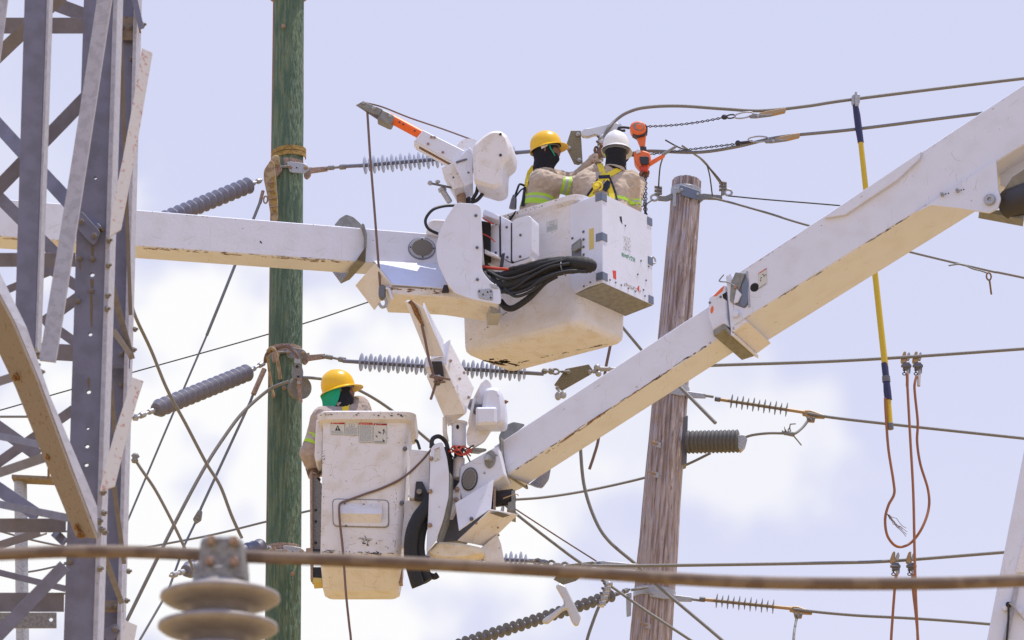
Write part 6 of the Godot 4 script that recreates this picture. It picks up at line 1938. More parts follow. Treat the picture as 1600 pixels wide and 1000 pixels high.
	p_slab(t, "shroud", "white_paint", [W(711, 786, 22.98), W(771, 749, 23.02), W(767, 794, 22.98), W(717, 829, 22.94)], -tn * 0.015, 0.003)
	p_bolt(t, "gunmetal", W(737, 811, 22.955), tn, 0.018, 0.016)
	var und := p_slab(t, "belly_plate", "worn_white", [W(715, 845, 23.05), W(766, 797, 22.92), W(809, 805, 23.14), W(758, 854, 23.27)], Vector3(0.003, 0.012, -0.006), 0.002)
	p_slab(und, "name_plate", "gunmetal", [W(766, 801.5, 22.94), W(778, 799, 22.935), W(797, 805, 23.05), W(786, 808.5, 23.06)], Vector3(0, -0.003, 0.003), 0.0)
	for q in [[744.5, 817.5, 22.98], [778, 824, 23.12], [779, 836, 23.15]]:
		p_bolt(und, "rusty_fitting", W(q[0], q[1], q[2] - 0.004), Vector3(0, -0.7, 0.7), 0.010, 0.008)
	var lump := Shape.new()
	lump.slab(spots(soft([[666, 864], [682, 846], [718, 848], [752, 855], [757, 866], [732, 872], [704, 874], [676, 871]], 5), 23.02), Vector3(0.02, 0.05, -0.30), 0.02)
	part(lump, "insulated_foot", "cream_paint", t)
	p_slab(t, "lower_leg", "worn_white", spots([[751, 856], [777, 834], [783, 850], [789, 882], [761, 882]], 23.2), Vector3(0, 0, -0.12), 0.006)
	p_slab(t, "lower_leg", "worn_white", spots([[778, 834], [786, 818], [788, 790], [784, 790], [773, 830]], 23.25), Vector3(0, 0, -0.06), 0.004)
	p_rod(t, "tilt_cylinder", "dark_steel", W(773, 780, 23.3), W(803, 776, 23.25), 0.066)
	p_slab(t, "cylinder_bracket", "rusty_fitting", spots([[771, 763], [775, 762], [774, 794], [770, 795]], 23.15), Vector3(0, 0, -0.3), 0.003)
	p_slab(t, "cylinder_bracket", "olive_sheet", spots([[799, 767], [805, 765], [806, 800], [792, 797], [794, 785], [799, 783]], 23.15), Vector3(0, 0, -0.3), 0.003)
	p_tube(t, "wire", "brass", spline(spots([[786, 779, 23.1], [797, 775, 23.1], [807, 772, 23.1], [810, 775, 23.1]])), 0.004)
	# shield, hoses and mounting between boom tip and bucket
	var sp := plane_at(682, 780, 22.95, 10)
	var sn := sp.normal
	var shm := p_slab(t, "side_shield", "white_paint", trace(sp, soft([[673, 700], [680, 693], [691, 690], [698, 715], [701, 738], [700, 778], [692, 812], [681, 844], [666, 864], [668, 820], [670, 778], [672, 730]], 5)), -sn * 0.02, 0.004)
	for q in [[674, 717], [672.5, 768], [672, 821]]:
		p_bolt(shm, "rusty_fitting", on(sp, q[0], q[1]), sn, 0.020, 0.014)
	var dd := []
	for q in [[679, 702], [687, 699], [688, 718], [679, 722]]: dd.append(on(sp, q[0], q[1]))
	decal(shm, dd, sn, 3, 81)
	p_slab(t, "shield_edge", "olive_sheet", trace(plane_at(682, 780, 22.99, 10), [[702, 738], [703, 738], [702, 778], [696, 812], [684, 845], [682, 845], [693, 812], [700, 778]]), -sn * 0.15, 0.0)
	p_slab(t, "mounting_plate", "worn_white", spots(soft([[641, 702], [672, 705], [671, 778], [639, 778]], 2), 23.15), Vector3(0, 0, -0.1), 0.004)
	p_slab(t, "mounting_bolt_plate", "dark_steel", spots(soft([[650, 752], [660, 752], [668, 770], [668, 781], [647, 780]], 2), 23.12), Vector3(0, 0, -0.06), 0.003)
	p_rod(t, "pivot_bolt", "dull_metal", W(655.5, 768, 23.12), W(655, 768, 23.04), 0.022)
	p_slab(t, "mounting_gusset", "worn_white", spots([[634, 782], [667, 781], [660, 808], [648, 824], [636, 850], [624, 860]], 23.2), Vector3(0, 0, -0.04), 0.003)
	for q in [
		[[[690, 700, 23.1], [690, 730, 23.12], [680, 770, 23.1], [666, 792, 23.02], [652, 812, 22.98], [643, 838, 22.96], [642, 872, 22.96], [650, 905, 22.96], [654, 916, 22.97]], 0.055],
		[[[694, 700, 23.18], [700, 730, 23.2], [690, 775, 23.2], [670, 800, 23.1], [659, 826, 23.05], [655, 860, 23.03], [662, 896, 23.03], [668, 908, 23.03]], 0.045],
		[[[664, 870, 23.1], [668, 895, 23.1], [678, 901, 23.1], [684, 898, 23.1]], 0.025],
	]:
		p_tube(t, "hose_sleeve", "black_hose", spline(spots(q[0])), q[1], 14)
	p_tube(t, "hose", "black_rubber", spline(spots([[674, 700, 23.0], [676, 686, 23.0], [686, 682, 23.05], [696, 690, 23.1], [700, 702, 23.1]])), 0.018)
	p_tube(t, "hose", "black_rubber", spline(spots([[648, 688, 23.2], [652, 690, 23.2], [656, 702, 23.2]])), 0.012)
	# jib: post, sleeve, arm, winch
	var j := 23.2
	var u := size_at(716, 690, j)
	p_rod(t, "jib_post", "white_paint", W(717, 700, j), W(717, 662, j), 11.5 * u)
	p_rod(t, "jib_post", "worn_white", W(716, 748, j), W(717, 716, j), 9.5 * u)
	p_rod(t, "jib_post", "dark_steel", W(716.5, 720, j), W(717, 696, j), 7.5 * u)
	var ch := Shape.new()
	ch.lathe(W(717, 664, j), Vector3.UP, [Vector2(0.05, 0), Vector2(13.5 * u, 0.002), Vector2(13.5 * u, 0.02), Vector2(0.05, 0.024)], 24)
	part(ch, "collar", "worn_white", t)
	p_slab(t, "post_hole_dark", "void_black", spots(oval(715, 667, 2.5, 3.5, 0, 12), j - 11.8 * u), Vector3(0, 0, -0.004), 0.0)  # black oval painting the shade inside the post
	var rw := RandomNumberGenerator.new()
	rw.seed = 31
	for i in 7:
		var a := W(698 + rw.randf() * 10, 700 + rw.randf() * 8, j - 0.1)
		p_tube(t, "wire", "red_hose" if i < 5 else "black_rubber", spline([a, a + Vector3(0.05, 0.03 * rw.randfn(), 0.02), a + Vector3(0.1, 0.04 * rw.randfn(), 0.0), a + Vector3(0.15 + 0.05 * rw.randf(), 0.05 * rw.randfn(), -0.02)]), 0.006, 6)
	p_slab(t, "cap_plate", "olive_sheet", [W(728, 704, j), W(740, 699, j - 0.1), W(760, 701, j - 0.1), W(748, 706, j + 0.1)], Vector3(0, -0.02, 0), 0.002)
	p_tube(t, "hanger_strap", "worn_white", spots([[695, 652, j - 0.05], [695, 675, j - 0.05], [698, 690, j]]), 0.018, 8)
	var slv := p_slab(t, "jib_sleeve", "worn_white", [W(702, 531, 22.95), W(741, 606, 23.05), W(728, 646, 22.98), W(694, 568, 22.87)], -Vector3(0.5, 0.1, 0.85) * 0.30, 0.005)
	p_slab(slv, "sleeve_underside", "worn_white", [W(694, 570, 22.86), W(728, 647, 22.97), W(693, 650, 23.05), W(664, 573, 22.95)], Vector3(0.01, 0.03, -0.01), 0.003)
	p_slab(slv, "sleeve_mouth", "white_paint", [W(664, 560, 22.95), W(672, 562, 22.93), W(692, 556, 22.87), W(702, 531, 22.86), W(697, 568, 22.85), W(690, 572, 22.86), W(665, 574, 22.93)], Vector3(0.01, 0.0, -0.012), 0.002)
	p_slab(slv, "sleeve_mouth_shade", "dark_steel", [W(674, 565, 22.88), W(690, 565, 22.84), W(694, 590, 22.86), W(680, 590, 22.9)], Vector3(0.002, 0.004, -0.002), 0.0)  # dark sheet painting the shade in the sleeve mouth; no rollers built
	for q in [[703, 564], [717, 592], [724, 582.5], [731, 621]]:
		p_bolt(slv, "rusty_fitting", W(q[0], q[1], 22.91 + (q[1] - 560) * 0.0012), Vector3(0.85, 0, 0.5), 0.014, 0.012)
	p_slab(t, "jib_arm", "worn_white", [W(638, 471, 22.7), W(642, 468.5, 22.69), W(662, 480, 22.67), W(693, 556, 22.83), W(672, 557, 22.88)], -Vector3(0.3, -0.3, 0.85) * 0.10, 0.004)
	p_slab(t, "jib_arm_side", "white_paint", [W(663, 473, 22.68), W(669, 485, 22.70), W(693, 532, 22.83), W(694, 556, 22.82), W(662, 481, 22.66)], -Vector3(0.85, 0.1, 0.5) * 0.012, 0.001)
	p_slab(t, "jib_arm_slot_shade", "rust", [W(640, 472, 22.68), W(643, 469.5, 22.675), W(653, 483, 22.69), W(663, 510, 22.745), W(658, 508, 22.755), W(648, 492, 22.72)], Vector3(-0.001, 0.003, 0.006), 0.0)  # dark brown sheet standing for the shade within the slot
	p_tube(t, "arm_cap", "rust", [W(639, 474, 22.69), W(641, 470, 22.68), W(648, 482, 22.7), W(655, 500, 22.73)], [0.01, 0.018, 0.014, 0.008], 8)
	p_tube(t, "arm_rope", "rope", spline(spots([[659, 508, 22.74], [664, 530, 22.78], [670, 560, 22.82], [677, 585, 22.84], [681, 596, 22.84], [677, 612, 22.84], [673, 624, 22.84]])), 0.011, 8)
	p_rod(t, "rope_anchor", "gunmetal", W(685, 588, 22.85), W(683, 600, 22.82), 0.026)
	var knot := Shape.new()
	for i in 6:
		var a := W(680 + rw.randf() * 8, 590 + rw.randf() * 10, 22.8)
		knot.tube([a, a + Vector3(rw.randfn(), rw.randfn(), 0.3) * 0.03, a + Vector3(rw.randfn(), rw.randfn(), 0.3) * 0.05], 0.010, 6)
	part(knot, "rope_knot", "rope", t)
	var wc := p_slab(t, "winch_cover", "white_paint", spots(soft([[752, 640], [756, 608], [762, 604], [778, 604], [785, 615], [788, 636], [788, 658], [784, 663], [752, 663]], 6), 23.0), Vector3(0.03, 0, -0.22), 0.03)
	p_slab(wc, "cover_box", "white_paint", spots(soft([[743, 635], [776, 635], [776, 662], [743, 664]], 4), 22.95), Vector3(0.02, 0, -0.2), 0.02)
	p_bolt(wc, "rust", W(788, 628, 23.1), Vector3(1, 0, 0.2), 0.016, 0.02)
	p_slab(t, "winch_flange", "worn_white", spots(soft([[760, 591], [767, 598], [766, 606], [757, 610], [752, 640], [745, 664], [771, 665], [755, 690], [740, 699], [730, 696], [728, 678], [737, 650], [742, 620], [750, 600]], 4), 23.12), Vector3(0.01, 0, -0.02), 0.003)
	p_slab(t, "winch_flange", "worn_white", spots(soft([[751, 600], [753, 597], [742, 618], [736, 650], [733, 668], [731, 660], [738, 625]], 2), 23.05), Vector3(0.01, 0, -0.012), 0.002)
	p_rod(t, "winch_drum", "gunmetal", W(748, 640, 23.1), W(738, 632, 23.3), 0.05)
	# one-person bucket
	var yaw := deg_to_rad(0.5)
	var e1 := Vector3(cos(yaw), 0, sin(yaw))
	var e2 := Vector3(sin(yaw), 0, -cos(yaw))
	var bu := size_at(570, 780, 23.2)
	var rim := W(572.5, 646, 23.16)
	var low := W(563, 868, 23.16)
	var deep := 0.30
	var H := rim.y - low.y
	var mid := low + e2 * deep
	var half0 := 62.0 * bu
	var half1 := 68.0 * bu
	var lean := (rim.x - low.x)
	var foot := 0.215
	var k := Shape.new()
	var out := [[-foot, half0 - 0.045, deep - 0.16, 0.05, -0.01, 0.12], [-foot + 0.02, half0 - 0.015, deep - 0.135, 0.06, -0.01, 0.12], [-0.03, half0 + 0.004, deep - 0.012, 0.06, 0, 0.010], [0.02, half0 + 0.004, deep, 0.06, 0, 0], [H - 0.085, half1, deep + 0.01, 0.055, lean * 0.92, 0]]
	tub(k, mid, e1, e2, out)
	cap_of(k, mid, e1, e2, out[0], Vector3.DOWN)
	var bk := part(k, "bucket", "worn_white", t)
	var lip := Shape.new()
	tub(lip, mid, e1, e2, [[H - 0.085, half1, deep + 0.01, 0.055, lean * 0.92, 0], [H - 0.065, half1 + 0.04, deep + 0.05, 0.09, lean * 0.95, 0], [H - 0.005, half1 + 0.052, deep + 0.06, 0.10, lean, 0], [H + 0.01, half1 + 0.03, deep + 0.04, 0.09, lean, 0]])
	tub(lip, mid, e1, e2, [[H + 0.01, half1 + 0.03, deep + 0.04, 0.09, lean, 0], [H + 0.0101, half1 - 0.015, deep - 0.01, 0.06, lean, 0]])
	part(lip, "rim", "worn_white", bk)
	var inn := Shape.new()
	tub(inn, mid, e1, e2, [[-foot + 0.15, half0 - 0.06, deep - 0.13, 0.05, -0.01, 0.06], [H + 0.01, half1 - 0.015, deep - 0.01, 0.06, lean, 0]], true)
	cap_of(inn, mid, e1, e2, [-foot + 0.15, half0 - 0.06, deep - 0.13, 0.05, -0.01, 0.06], Vector3.UP)
	part(inn, "liner", "worn_white", bk)
	lower_bucket_frame = [mid, e1, e2, half1, deep, H]
	var fp := Plane(-e2, mid - e2 * (deep + 0.004))
	var fn := -e2
	chipped_edge(bk, on(fp, 503, 862), on(fp, 618, 866), fn, 46, 0.03, 0.006, 41)
	chipped_edge(bk, on(fp, 505, 700), on(fp, 503, 860), fn, 34, 0.010, 0.006, 42)
	chipped_edge(bk, on(fp, 622, 690), on(fp, 616, 856), fn, 22, 0.018, 0.003, 43)
	chipped_edge(bk, on(fp, 560, 842), on(fp, 610, 852), fn, 14, 0.02, 0.012, 44)
	chipped_edge(bk, on(fp, 512, 720), on(fp, 614, 760), fn, 16, 0.016, 0.0018, 46, "gunmetal")
	chipped_edge(bk, on(fp, 530, 838), on(fp, 600, 846), fn, 18, 0.03, 0.004, 47, "print_grey")
	chipped_edge(bk, on(fp, 508, 690), on(fp, 620, 700), fn, 10, 0.03, 0.0015, 48, "print_grey")
	chipped_edge(bk, on(fp, 502, 651) + fn * 0.058, on(fp, 636, 653) + fn * 0.058, fn, 40, 0.012, 0.006, 45)
	var panel := p_slab(bk, "step_outline", "dull_metal", trace(fp, soft([[519, 779], [608, 781], [608, 825], [520, 823]], 8)), fn * 0.006, 0.002)
	p_slab(panel, "step_panel", "worn_white", trace(fp, soft([[520.6, 780.6], [606.4, 782.6], [606.4, 823.4], [521.6, 821.4]], 7)), fn * 0.010, 0.003)
	var step := Shape.new()
	var s0 := trace(fp, [[531, 786], [597, 787], [597, 806], [532, 805], [534, 817], [595, 818]])
	for i in 4: s0[i] += fn * (0.010 if i < 2 else 0.055)
	for i in [4, 5]: s0[i] += fn * 0.010
	step.face(s0[0], s0[1], s0[2], s0[3], fn + Vector3.UP)
	step.face(s0[3], s0[2], s0[5], s0[4], fn + Vector3.DOWN)
	step.tri(s0[0], s0[3], s0[4], -e1, -e1, -e1)
	step.tri(s0[1], s0[2], s0[5], e1, e1, e1)
	part(step, "step_moulding", "worn_white", panel)
	for q in [[539, 788], [568.5, 789], [541, 822]]:
		p_bolt(panel, "gunmetal", on(fp, q[0], q[1]) + fn * 0.012, fn, 0.008, 0.006)
	for q in [[633, 701.5], [628, 786]]:
		p_bolt(bk, "gunmetal", on(fp, q[0], q[1]) - fn * 0.002, fn, 0.02, 0.014)
	for q in [[[517, 660], [538.5, 660.5], [538.5, 680], [517, 679.5], 0], [[539.6, 660.5], [559.6, 661], [559.6, 681], [539.6, 680.5], 1], [[561.2, 661], [582.4, 661.5], [582, 692], [561, 691.5], 2], [[584, 662], [604.6, 662.5], [604, 693], [583.4, 692.5], 3]]:
		var c := []
		for i in 4: c.append(on(fp, q[i][0], q[i][1]) + fn * 0.008)
		decal(bk, c, fn, q[4], 90 + q[4])
	# rail and bracket behind the bucket's left side
	p_slab(bk, "side_rail", "rusty_fitting", spots([[484, 738], [488, 734], [489, 905], [485, 905]], 23.4), Vector3(0, 0, -0.1), 0.003)
	var rl := p_slab(bk, "side_bracket", "dull_metal", spots([[488, 740], [503, 756], [503, 862], [489, 862]], 23.45), Vector3(0, 0, -0.03), 0.003)
	for q in [[493.5, 797], [493.5, 815], [493.5, 848]]:
		p_bolt(rl, "dark_steel", W(q[0], q[1], 23.45), Vector3(0, 0, 1), 0.012, 0.008)
	p_slab(bk, "rubber_block", "black_rubber", spots([[488, 858], [503, 858], [503, 872], [488, 872]], 23.42), Vector3(0, 0, -0.2), 0.004)
	p_slab(bk, "rubber_block", "black_rubber", spots([[486, 886], [503, 886], [503, 905], [486, 903]], 23.42), Vector3(0, 0, -0.2), 0.004)
	p_slab(bk, "hazard_foot", "label_yellow", spots([[488, 902], [503, 903], [503, 909], [489, 910]], 23.41), Vector3(0, 0, -0.2), 0.003)
	p_slab(bk, "side_rail", "rusty_fitting", spots([[621, 855], [629, 852], [629, 911], [620, 911]], 23.4), Vector3(0, 0, -0.1), 0.003)
	p_slab(bk, "left_flange", "worn_white", spots(soft([[494, 655], [506, 657], [504, 716], [495, 722], [491, 714]], 4), 23.30), Vector3(0, 0, -0.45), 0.01)
	var rope := Shape.new()
	var rp := []
	for q in [[674, 702, 0.0], [657, 722, 0.0], [631, 746, 0.012], [600, 762, 0.012], [570, 773, 0.018], [544, 783, 0.024], [534, 787, 0.03], [531, 794, 0.066], [531, 806, 0.072], [532, 822, 0.05], [536, 860, 0.03], [541, 930, 0.02], [546, 978, 0.02], [549, 1010, 0.02], [553, 1120, 0.02]]:
		rp.append(on(fp, q[0], q[1]) + fn * q[2])
	rope.tube(spline(rp, 6), 0.0098, 8)
	solo(rope, "hand_rope", "rope", "brown hand rope draped over the front of the lower bucket", "rope")


var lower_bucket_frame := []


# ---------- people ----------
# a body is a field of tapered limbs joined smoothly; meshed as surface nets
class Flesh:
	var bones := []   # [a, b, ra, rb]
	var k := 45.0

	func add(a: Vector3, b: Vector3, ra: float, rb := -1.0) -> void:
		bones.append([a, b, ra, ra if rb < 0 else rb])

	func grown(by: float) -> Flesh:
		var f := Flesh.new()
		f.k = k
		for q in bones: f.bones.append([q[0], q[1], q[2] + by, q[3] + by])
		return f

	func at(p: Vector3) -> float:
		var sum := 0.0
		for q in bones:
			var ab: Vector3 = q[1] - q[0]
			var t := clampf((p - q[0]).dot(ab) / maxf(ab.length_squared(), 1e-9), 0, 1)
			sum += exp(-k * (p.distance_to(q[0] + ab * t) - lerpf(q[2], q[3], t)))
		return -log(maxf(sum, 1e-30)) / k

	func mesh(s: Shape, cell: float, folds := 0.0, seeded := 1, keep_above := -1e9) -> void:
		var lo := Vector3.ONE * 1e9
		var hi := Vector3.ONE * -1e9
		for q in bones:
			for e in 2:
				var r: Vector3 = Vector3.ONE * (q[2 + e] + cell * 3 + 0.03)
				lo = lo.min(q[e] - r)
				hi = hi.max(q[e] + r)
		lo.y = maxf(lo.y, keep_above)
		var nx := int((hi.x - lo.x) / cell) + 2
		var ny := int((hi.y - lo.y) / cell) + 2
		var nz := int((hi.z - lo.z) / cell) + 2
		var f := PackedFloat32Array()
		f.resize(nx * ny * nz)
		for q in bones:
			var a: Vector3 = q[0]
			var b: Vector3 = q[1]
			var ab := b - a
			var l2 := maxf(ab.length_squared(), 1e-9)
			var m := maxf(q[2], q[3]) + cell * 2 + 0.06
			var c0 := ((a.min(b) - Vector3.ONE * m - lo) / cell).floor().max(Vector3.ZERO)
			var c1 := ((a.max(b) + Vector3.ONE * m - lo) / cell).ceil().min(Vector3(nx - 1, ny - 1, nz - 1))
			var ra: float = q[2]
			var rd: float = q[3] - q[2]
			for y in range(int(c0.y), int(c1.y) + 1):
				for z in range(int(c0.z), int(c1.z) + 1):
					var row := (y * nz + z) * nx
					var p := lo + Vector3(c0.x, y, z) * cell
					for x in range(int(c0.x), int(c1.x) + 1):
						var t := clampf((p - a).dot(ab) / l2, 0, 1)
						f[row + x] += exp(-k * (p.distance_to(a + ab * t) - ra - rd * t))
						p.x += cell
		for i in f.size():
			f[i] = -log(maxf(f[i], 1e-9)) / k
		var wob := FastNoiseLite.new()
		wob.seed = seeded
		wob.frequency = 8.5
		wob.fractal_octaves = 2
		var ids := {}
		var v := []
		var nn := []
		var sx := 1
		var sz := nx
		var sy := nx * nz
		for y in ny - 1:
			for z in nz - 1:
				for x in nx - 1:
					var i := y * sy + z * sz + x
					var f0 := f[i]
					if f0 > cell * 2.5 or f0 < -cell * 2.5:
						continue
					var vals := [f0, f[i + sx], f[i + sz], f[i + sz + sx], f[i + sy], f[i + sy + sx], f[i + sy + sz], f[i + sy + sz + sx]]
					var inside := 0
					for q in vals:
						if q < 0: inside += 1
					if inside == 0 or inside == 8:
						continue
					var sum := Vector3.ZERO
					var cnt := 0
					for e in [[0, 1], [2, 3], [4, 5], [6, 7], [0, 2], [1, 3], [4, 6], [5, 7], [0, 4], [1, 5], [2, 6], [3, 7]]:
						var va: float = vals[e[0]]
						var vb: float = vals[e[1]]
						if (va < 0) != (vb < 0):
							var pa := Vector3(e[0] & 1, e[0] >> 2, (e[0] >> 1) & 1)
							var pb := Vector3(e[1] & 1, e[1] >> 2, (e[1] >> 1) & 1)
							sum += pa.lerp(pb, va / (va - vb))
							cnt += 1
					var g := Vector3(vals[1] + vals[3] + vals[5] + vals[7] - vals[0] - vals[2] - vals[4] - vals[6], vals[4] + vals[5] + vals[6] + vals[7] - vals[0] - vals[1] - vals[2] - vals[3], vals[2] + vals[3] + vals[6] + vals[7] - vals[0] - vals[1] - vals[4] - vals[5]).normalized()
					var p := lo + (Vector3(x, y, z) + sum / cnt) * cell
					if folds > 0:
						var w := wob.get_noise_3dv(p * Vector3(1, 1.6, 1))
						p += g * folds * (1.0 - 2.2 * absf(w))
					ids[i] = v.size()
					v.append(p)
					nn.append(g)
		# smooth normals from the faces
		var acc := []
		acc.resize(v.size())
		acc.fill(Vector3.ZERO)
		var quads := []
		for y in range(1, ny - 1):
			for z in range(1, nz - 1):
				for x in range(1, nx - 1):
					var i := y * sy + z * sz + x
					var f0 := f[i]
					if f0 > cell * 2.5 or f0 < -cell * 2.5:
						continue
					for e in [[sx, sy, sz], [sy, sz, sx], [sz, sx, sy]]:
						if (f0 < 0) != (f[i + e[0]] < 0):
							var c := [i, i - e[1], i - e[1] - e[2], i - e[2]]
							if ids.has(c[0]) and ids.has(c[1]) and ids.has(c[2]) and ids.has(c[3]):
								var w := [ids[c[0]], ids[c[1]], ids[c[2]], ids[c[3]]]
								quads.append(w)
								var m: Vector3 = (v[w[2]] - v[w[0]]).cross(v[w[3]] - v[w[1]])
								if m.dot(nn[w[0]]) < 0: m = -m
								for h in w: acc[h] += m
		for i in v.size():
			if acc[i].length_squared() > 1e-20: nn[i] = acc[i].normalized()
		for w in quads:
			s.quad(v[w[0]], v[w[1]], v[w[2]], v[w[3]], nn[w[0]], nn[w[1]], nn[w[2]], nn[w[3]])


# head in its own frame: forward, up, right
func head_flesh(c: Vector3, f: Vector3, u: Vector3, r: Vector3, neck: Vector3) -> Flesh:
	var h := Flesh.new()
	h.k = 110.0
	h.add(c - f * 0.03 + u * 0.02, c + f * 0.03 + u * 0.02, 0.083, 0.078)
	h.add(c + f * 0.035 + u * 0.02, c + f * 0.045 - u * 0.03, 0.06, 0.058)
	h.add(c + f * 0.03 - u * 0.05, c + f * 0.06 - u * 0.085, 0.055, 0.032)
	h.add(c - f * 0.025 - u * 0.045, neck - Vector3.UP * 0.02, 0.055, 0.05)
	h.add(c + f * 0.096 - u * 0.005, c + f * 0.112 - u * 0.032, 0.010, 0.015)
	h.add(c + f * 0.094 - u * 0.058 - r * 0.014, c + f * 0.094 - u * 0.058 + r * 0.014, 0.012)
	h.add(c + f * 0.088 + u * 0.022 - r * 0.03, c + f * 0.088 + u * 0.022 + r * 0.03, 0.013)
	for s in [-1.0, 1.0]:
		h.add(c + f * 0.078 - u * 0.02 + r * s * 0.035, c + f * 0.06 - u * 0.025 + r * s * 0.045, 0.022)
		h.add(c - f * 0.01 - u * 0.0 + r * s * 0.082, c - f * 0.015 - u * 0.035 + r * s * 0.078, 0.014, 0.010)
	return h


# a hand: palm and five separate fingers, bent at the knuckles; d points along the fingers, p is the palm's side, t the thumb's side
func hand_flesh(wrist: Vector3, d: Vector3, p: Vector3, t: Vector3, curl: float, grow := 0.0) -> Flesh:
	var h := Flesh.new()
	h.k = 220.0
	h.add(wrist, wrist + d * 0.035, 0.024 + grow, 0.024 + grow)
	for i in 4:
		var o := t * (0.030 - 0.020 * i)
		h.add(wrist + d * 0.02 + o * 0.7, wrist + d * 0.085 + o, 0.014 + grow, 0.012 + grow)
		var a := wrist + d * 0.092 + o
		var long: float = [0.9, 1.0, 0.94, 0.76][i]
		var d1 := (d * cos(curl * 0.8) + p * sin(curl * 0.8)).normalized()
		var d2 := (d * cos(curl * 1.6) + p * sin(curl * 1.6)).normalized()
		var d3 := (d * cos(curl * 2.2) + p * sin(curl * 2.2)).normalized()
		var b := a + d1 * 0.042 * long
		var c := b + d2 * 0.028 * long
		h.add(a, b, 0.0098 + grow, 0.009 + grow)
		h.add(b, c, 0.009 + grow, 0.0084 + grow)
		h.add(c, c + d3 * 0.02 * long, 0.0084 + grow, 0.0075 + grow)
	var q := wrist + d * 0.03 + t * 0.026
	var e := q + (t * 0.8 + d * 0.5 + p * 0.3).normalized() * 0.04
	var g := e + (t * 0.2 + d * 0.8 + p * 0.5).normalized() * 0.032
	h.add(wrist + d * 0.02 + t * 0.01, q, 0.017 + grow, 0.015 + grow)
	h.add(q, e, 0.0125 + grow, 0.011 + grow)
	h.add(e, g, 0.011 + grow, 0.0085 + grow)
	return h


func helmet(parent: Node, c: Vector3, f: Vector3, u: Vector3, r: Vector3, m: String, full_brim: float) -> void:
	var s := Shape.new()
	var cols := 40
	var rows := 14
	var at := func(i: int, j: int) -> Vector3:
		var a := TAU * j / cols
		var b := PI * 0.5 * i / rows
		var lift := 0.166 * signf(sin(b)) * pow(absf(sin(b)), 0.9)
		var w := cos(b) * (1.0 + 0.06 * sin(b * 2.0))
		var ridge := 0.008 * exp(-pow(sin(a) * w * 0.118 / 0.016, 2.0)) * smoothstep(0.15, 0.5, float(i) / rows)
		return c + f * cos(a) * 0.142 * w + r * sin(a) * 0.118 * w + u * (lift + ridge)
	for i in rows:
		for j in cols:
			var k := (j + 1) % cols
			var nn := []
			for q in [[i, j], [i, j + 1], [i + 1, j + 1], [i + 1, j]]:
				var dx: Vector3 = at.call(q[0], q[1] + 1) - at.call(q[0], q[1] - 1)
				var dy: Vector3 = at.call(mini(q[0] + 1, rows), q[1]) - at.call(q[0] - 1, q[1])
				var m3 := dx.cross(dy)
				var out: Vector3 = at.call(q[0], q[1]) - c
				if m3.length() < 1e-9: m3 = u
				nn.append(m3.normalized() if m3.dot(out) > 0 else -m3.normalized())
			s.quad(at.call(i, j), at.call(i, k), at.call(i + 1, k), at.call(i + 1, j), nn[0], nn[1], nn[2], nn[3])
	# brim: all round, longer in front
	for j in cols:
		var p := []
		for q in [j, j + 1]:
			var a: float = TAU * q / cols
			var d := f * cos(a) * 0.142 + r * sin(a) * 0.118
			var ext := 0.014 + full_brim + 0.042 * pow(maxf(0.0, cos(a)), 1.5)
			var e := c + d + d.normalized() * ext - u * (0.014 + ext * 0.22)
			p.append([c + d * 1.0, e, c + d * 0.95 - u * 0.006, e - u * 0.006])
		s.face(p[0][0], p[1][0], p[1][1], p[0][1], u)
		s.face(p[0][1], p[1][1], p[1][3], p[0][3], p[0][1] - c)
		s.face(p[0][3], p[1][3], p[1][2], p[0][2], -u)
	var o := part(s, "helmet", m, parent)
	var w := Shape.new()
	w.hoop(c - u * 0.012, f * 0.116, r * 0.097, 0.010, 28, 6)
	part(w, "suspension_band", "gunmetal", o)


# where the sight line through a survey bearing first meets the cloth
func meet(fl: Flesh, px: float, py: float, d: float, off: float) -> Vector3:
	var dir := (W(px, py, d) - EYE).normalized()
	var p := W(px, py, d - 0.6)
	for i in 60:
		var q := fl.at(p) - off
		if q < 0.001: break
		p += dir * maxf(q * 0.8, 0.002)
		if i == 59: return W(px, py, d)
	return p


func ribbon(parent: Node, called: String, m: String, fl: Flesh, pairs: Array, d: float, off := 0.010, wide := false) -> void:
	var s := Shape.new()
	var l := []
	for q in pairs:
		var row := []
		var cols := 2 if Vector2(q[0], q[1]).distance_to(Vector2(q[2], q[3])) < 11.0 and not wide else 5
		for k in cols + 1:
			var t := float(k) / cols
			row.append(meet(fl, lerpf(q[0], q[2], t), lerpf(q[1], q[3], t), d, off))
		l.append(row)
	for i in l.size() - 1:
		for j in l[i].size() - 1:
			var nrm: Vector3 = (l[i][j + 1] - l[i][j]).cross(l[i + 1][j] - l[i][j]).normalized()
			if nrm.dot(EYE - l[i][j]) < 0: nrm = -nrm
			s.slab([l[i][j], l[i][j + 1], l[i + 1][j + 1]], -nrm * 0.004)
			s.slab([l[i][j], l[i + 1][j + 1], l[i + 1][j]], -nrm * 0.004)
	part(s, called, m, parent)


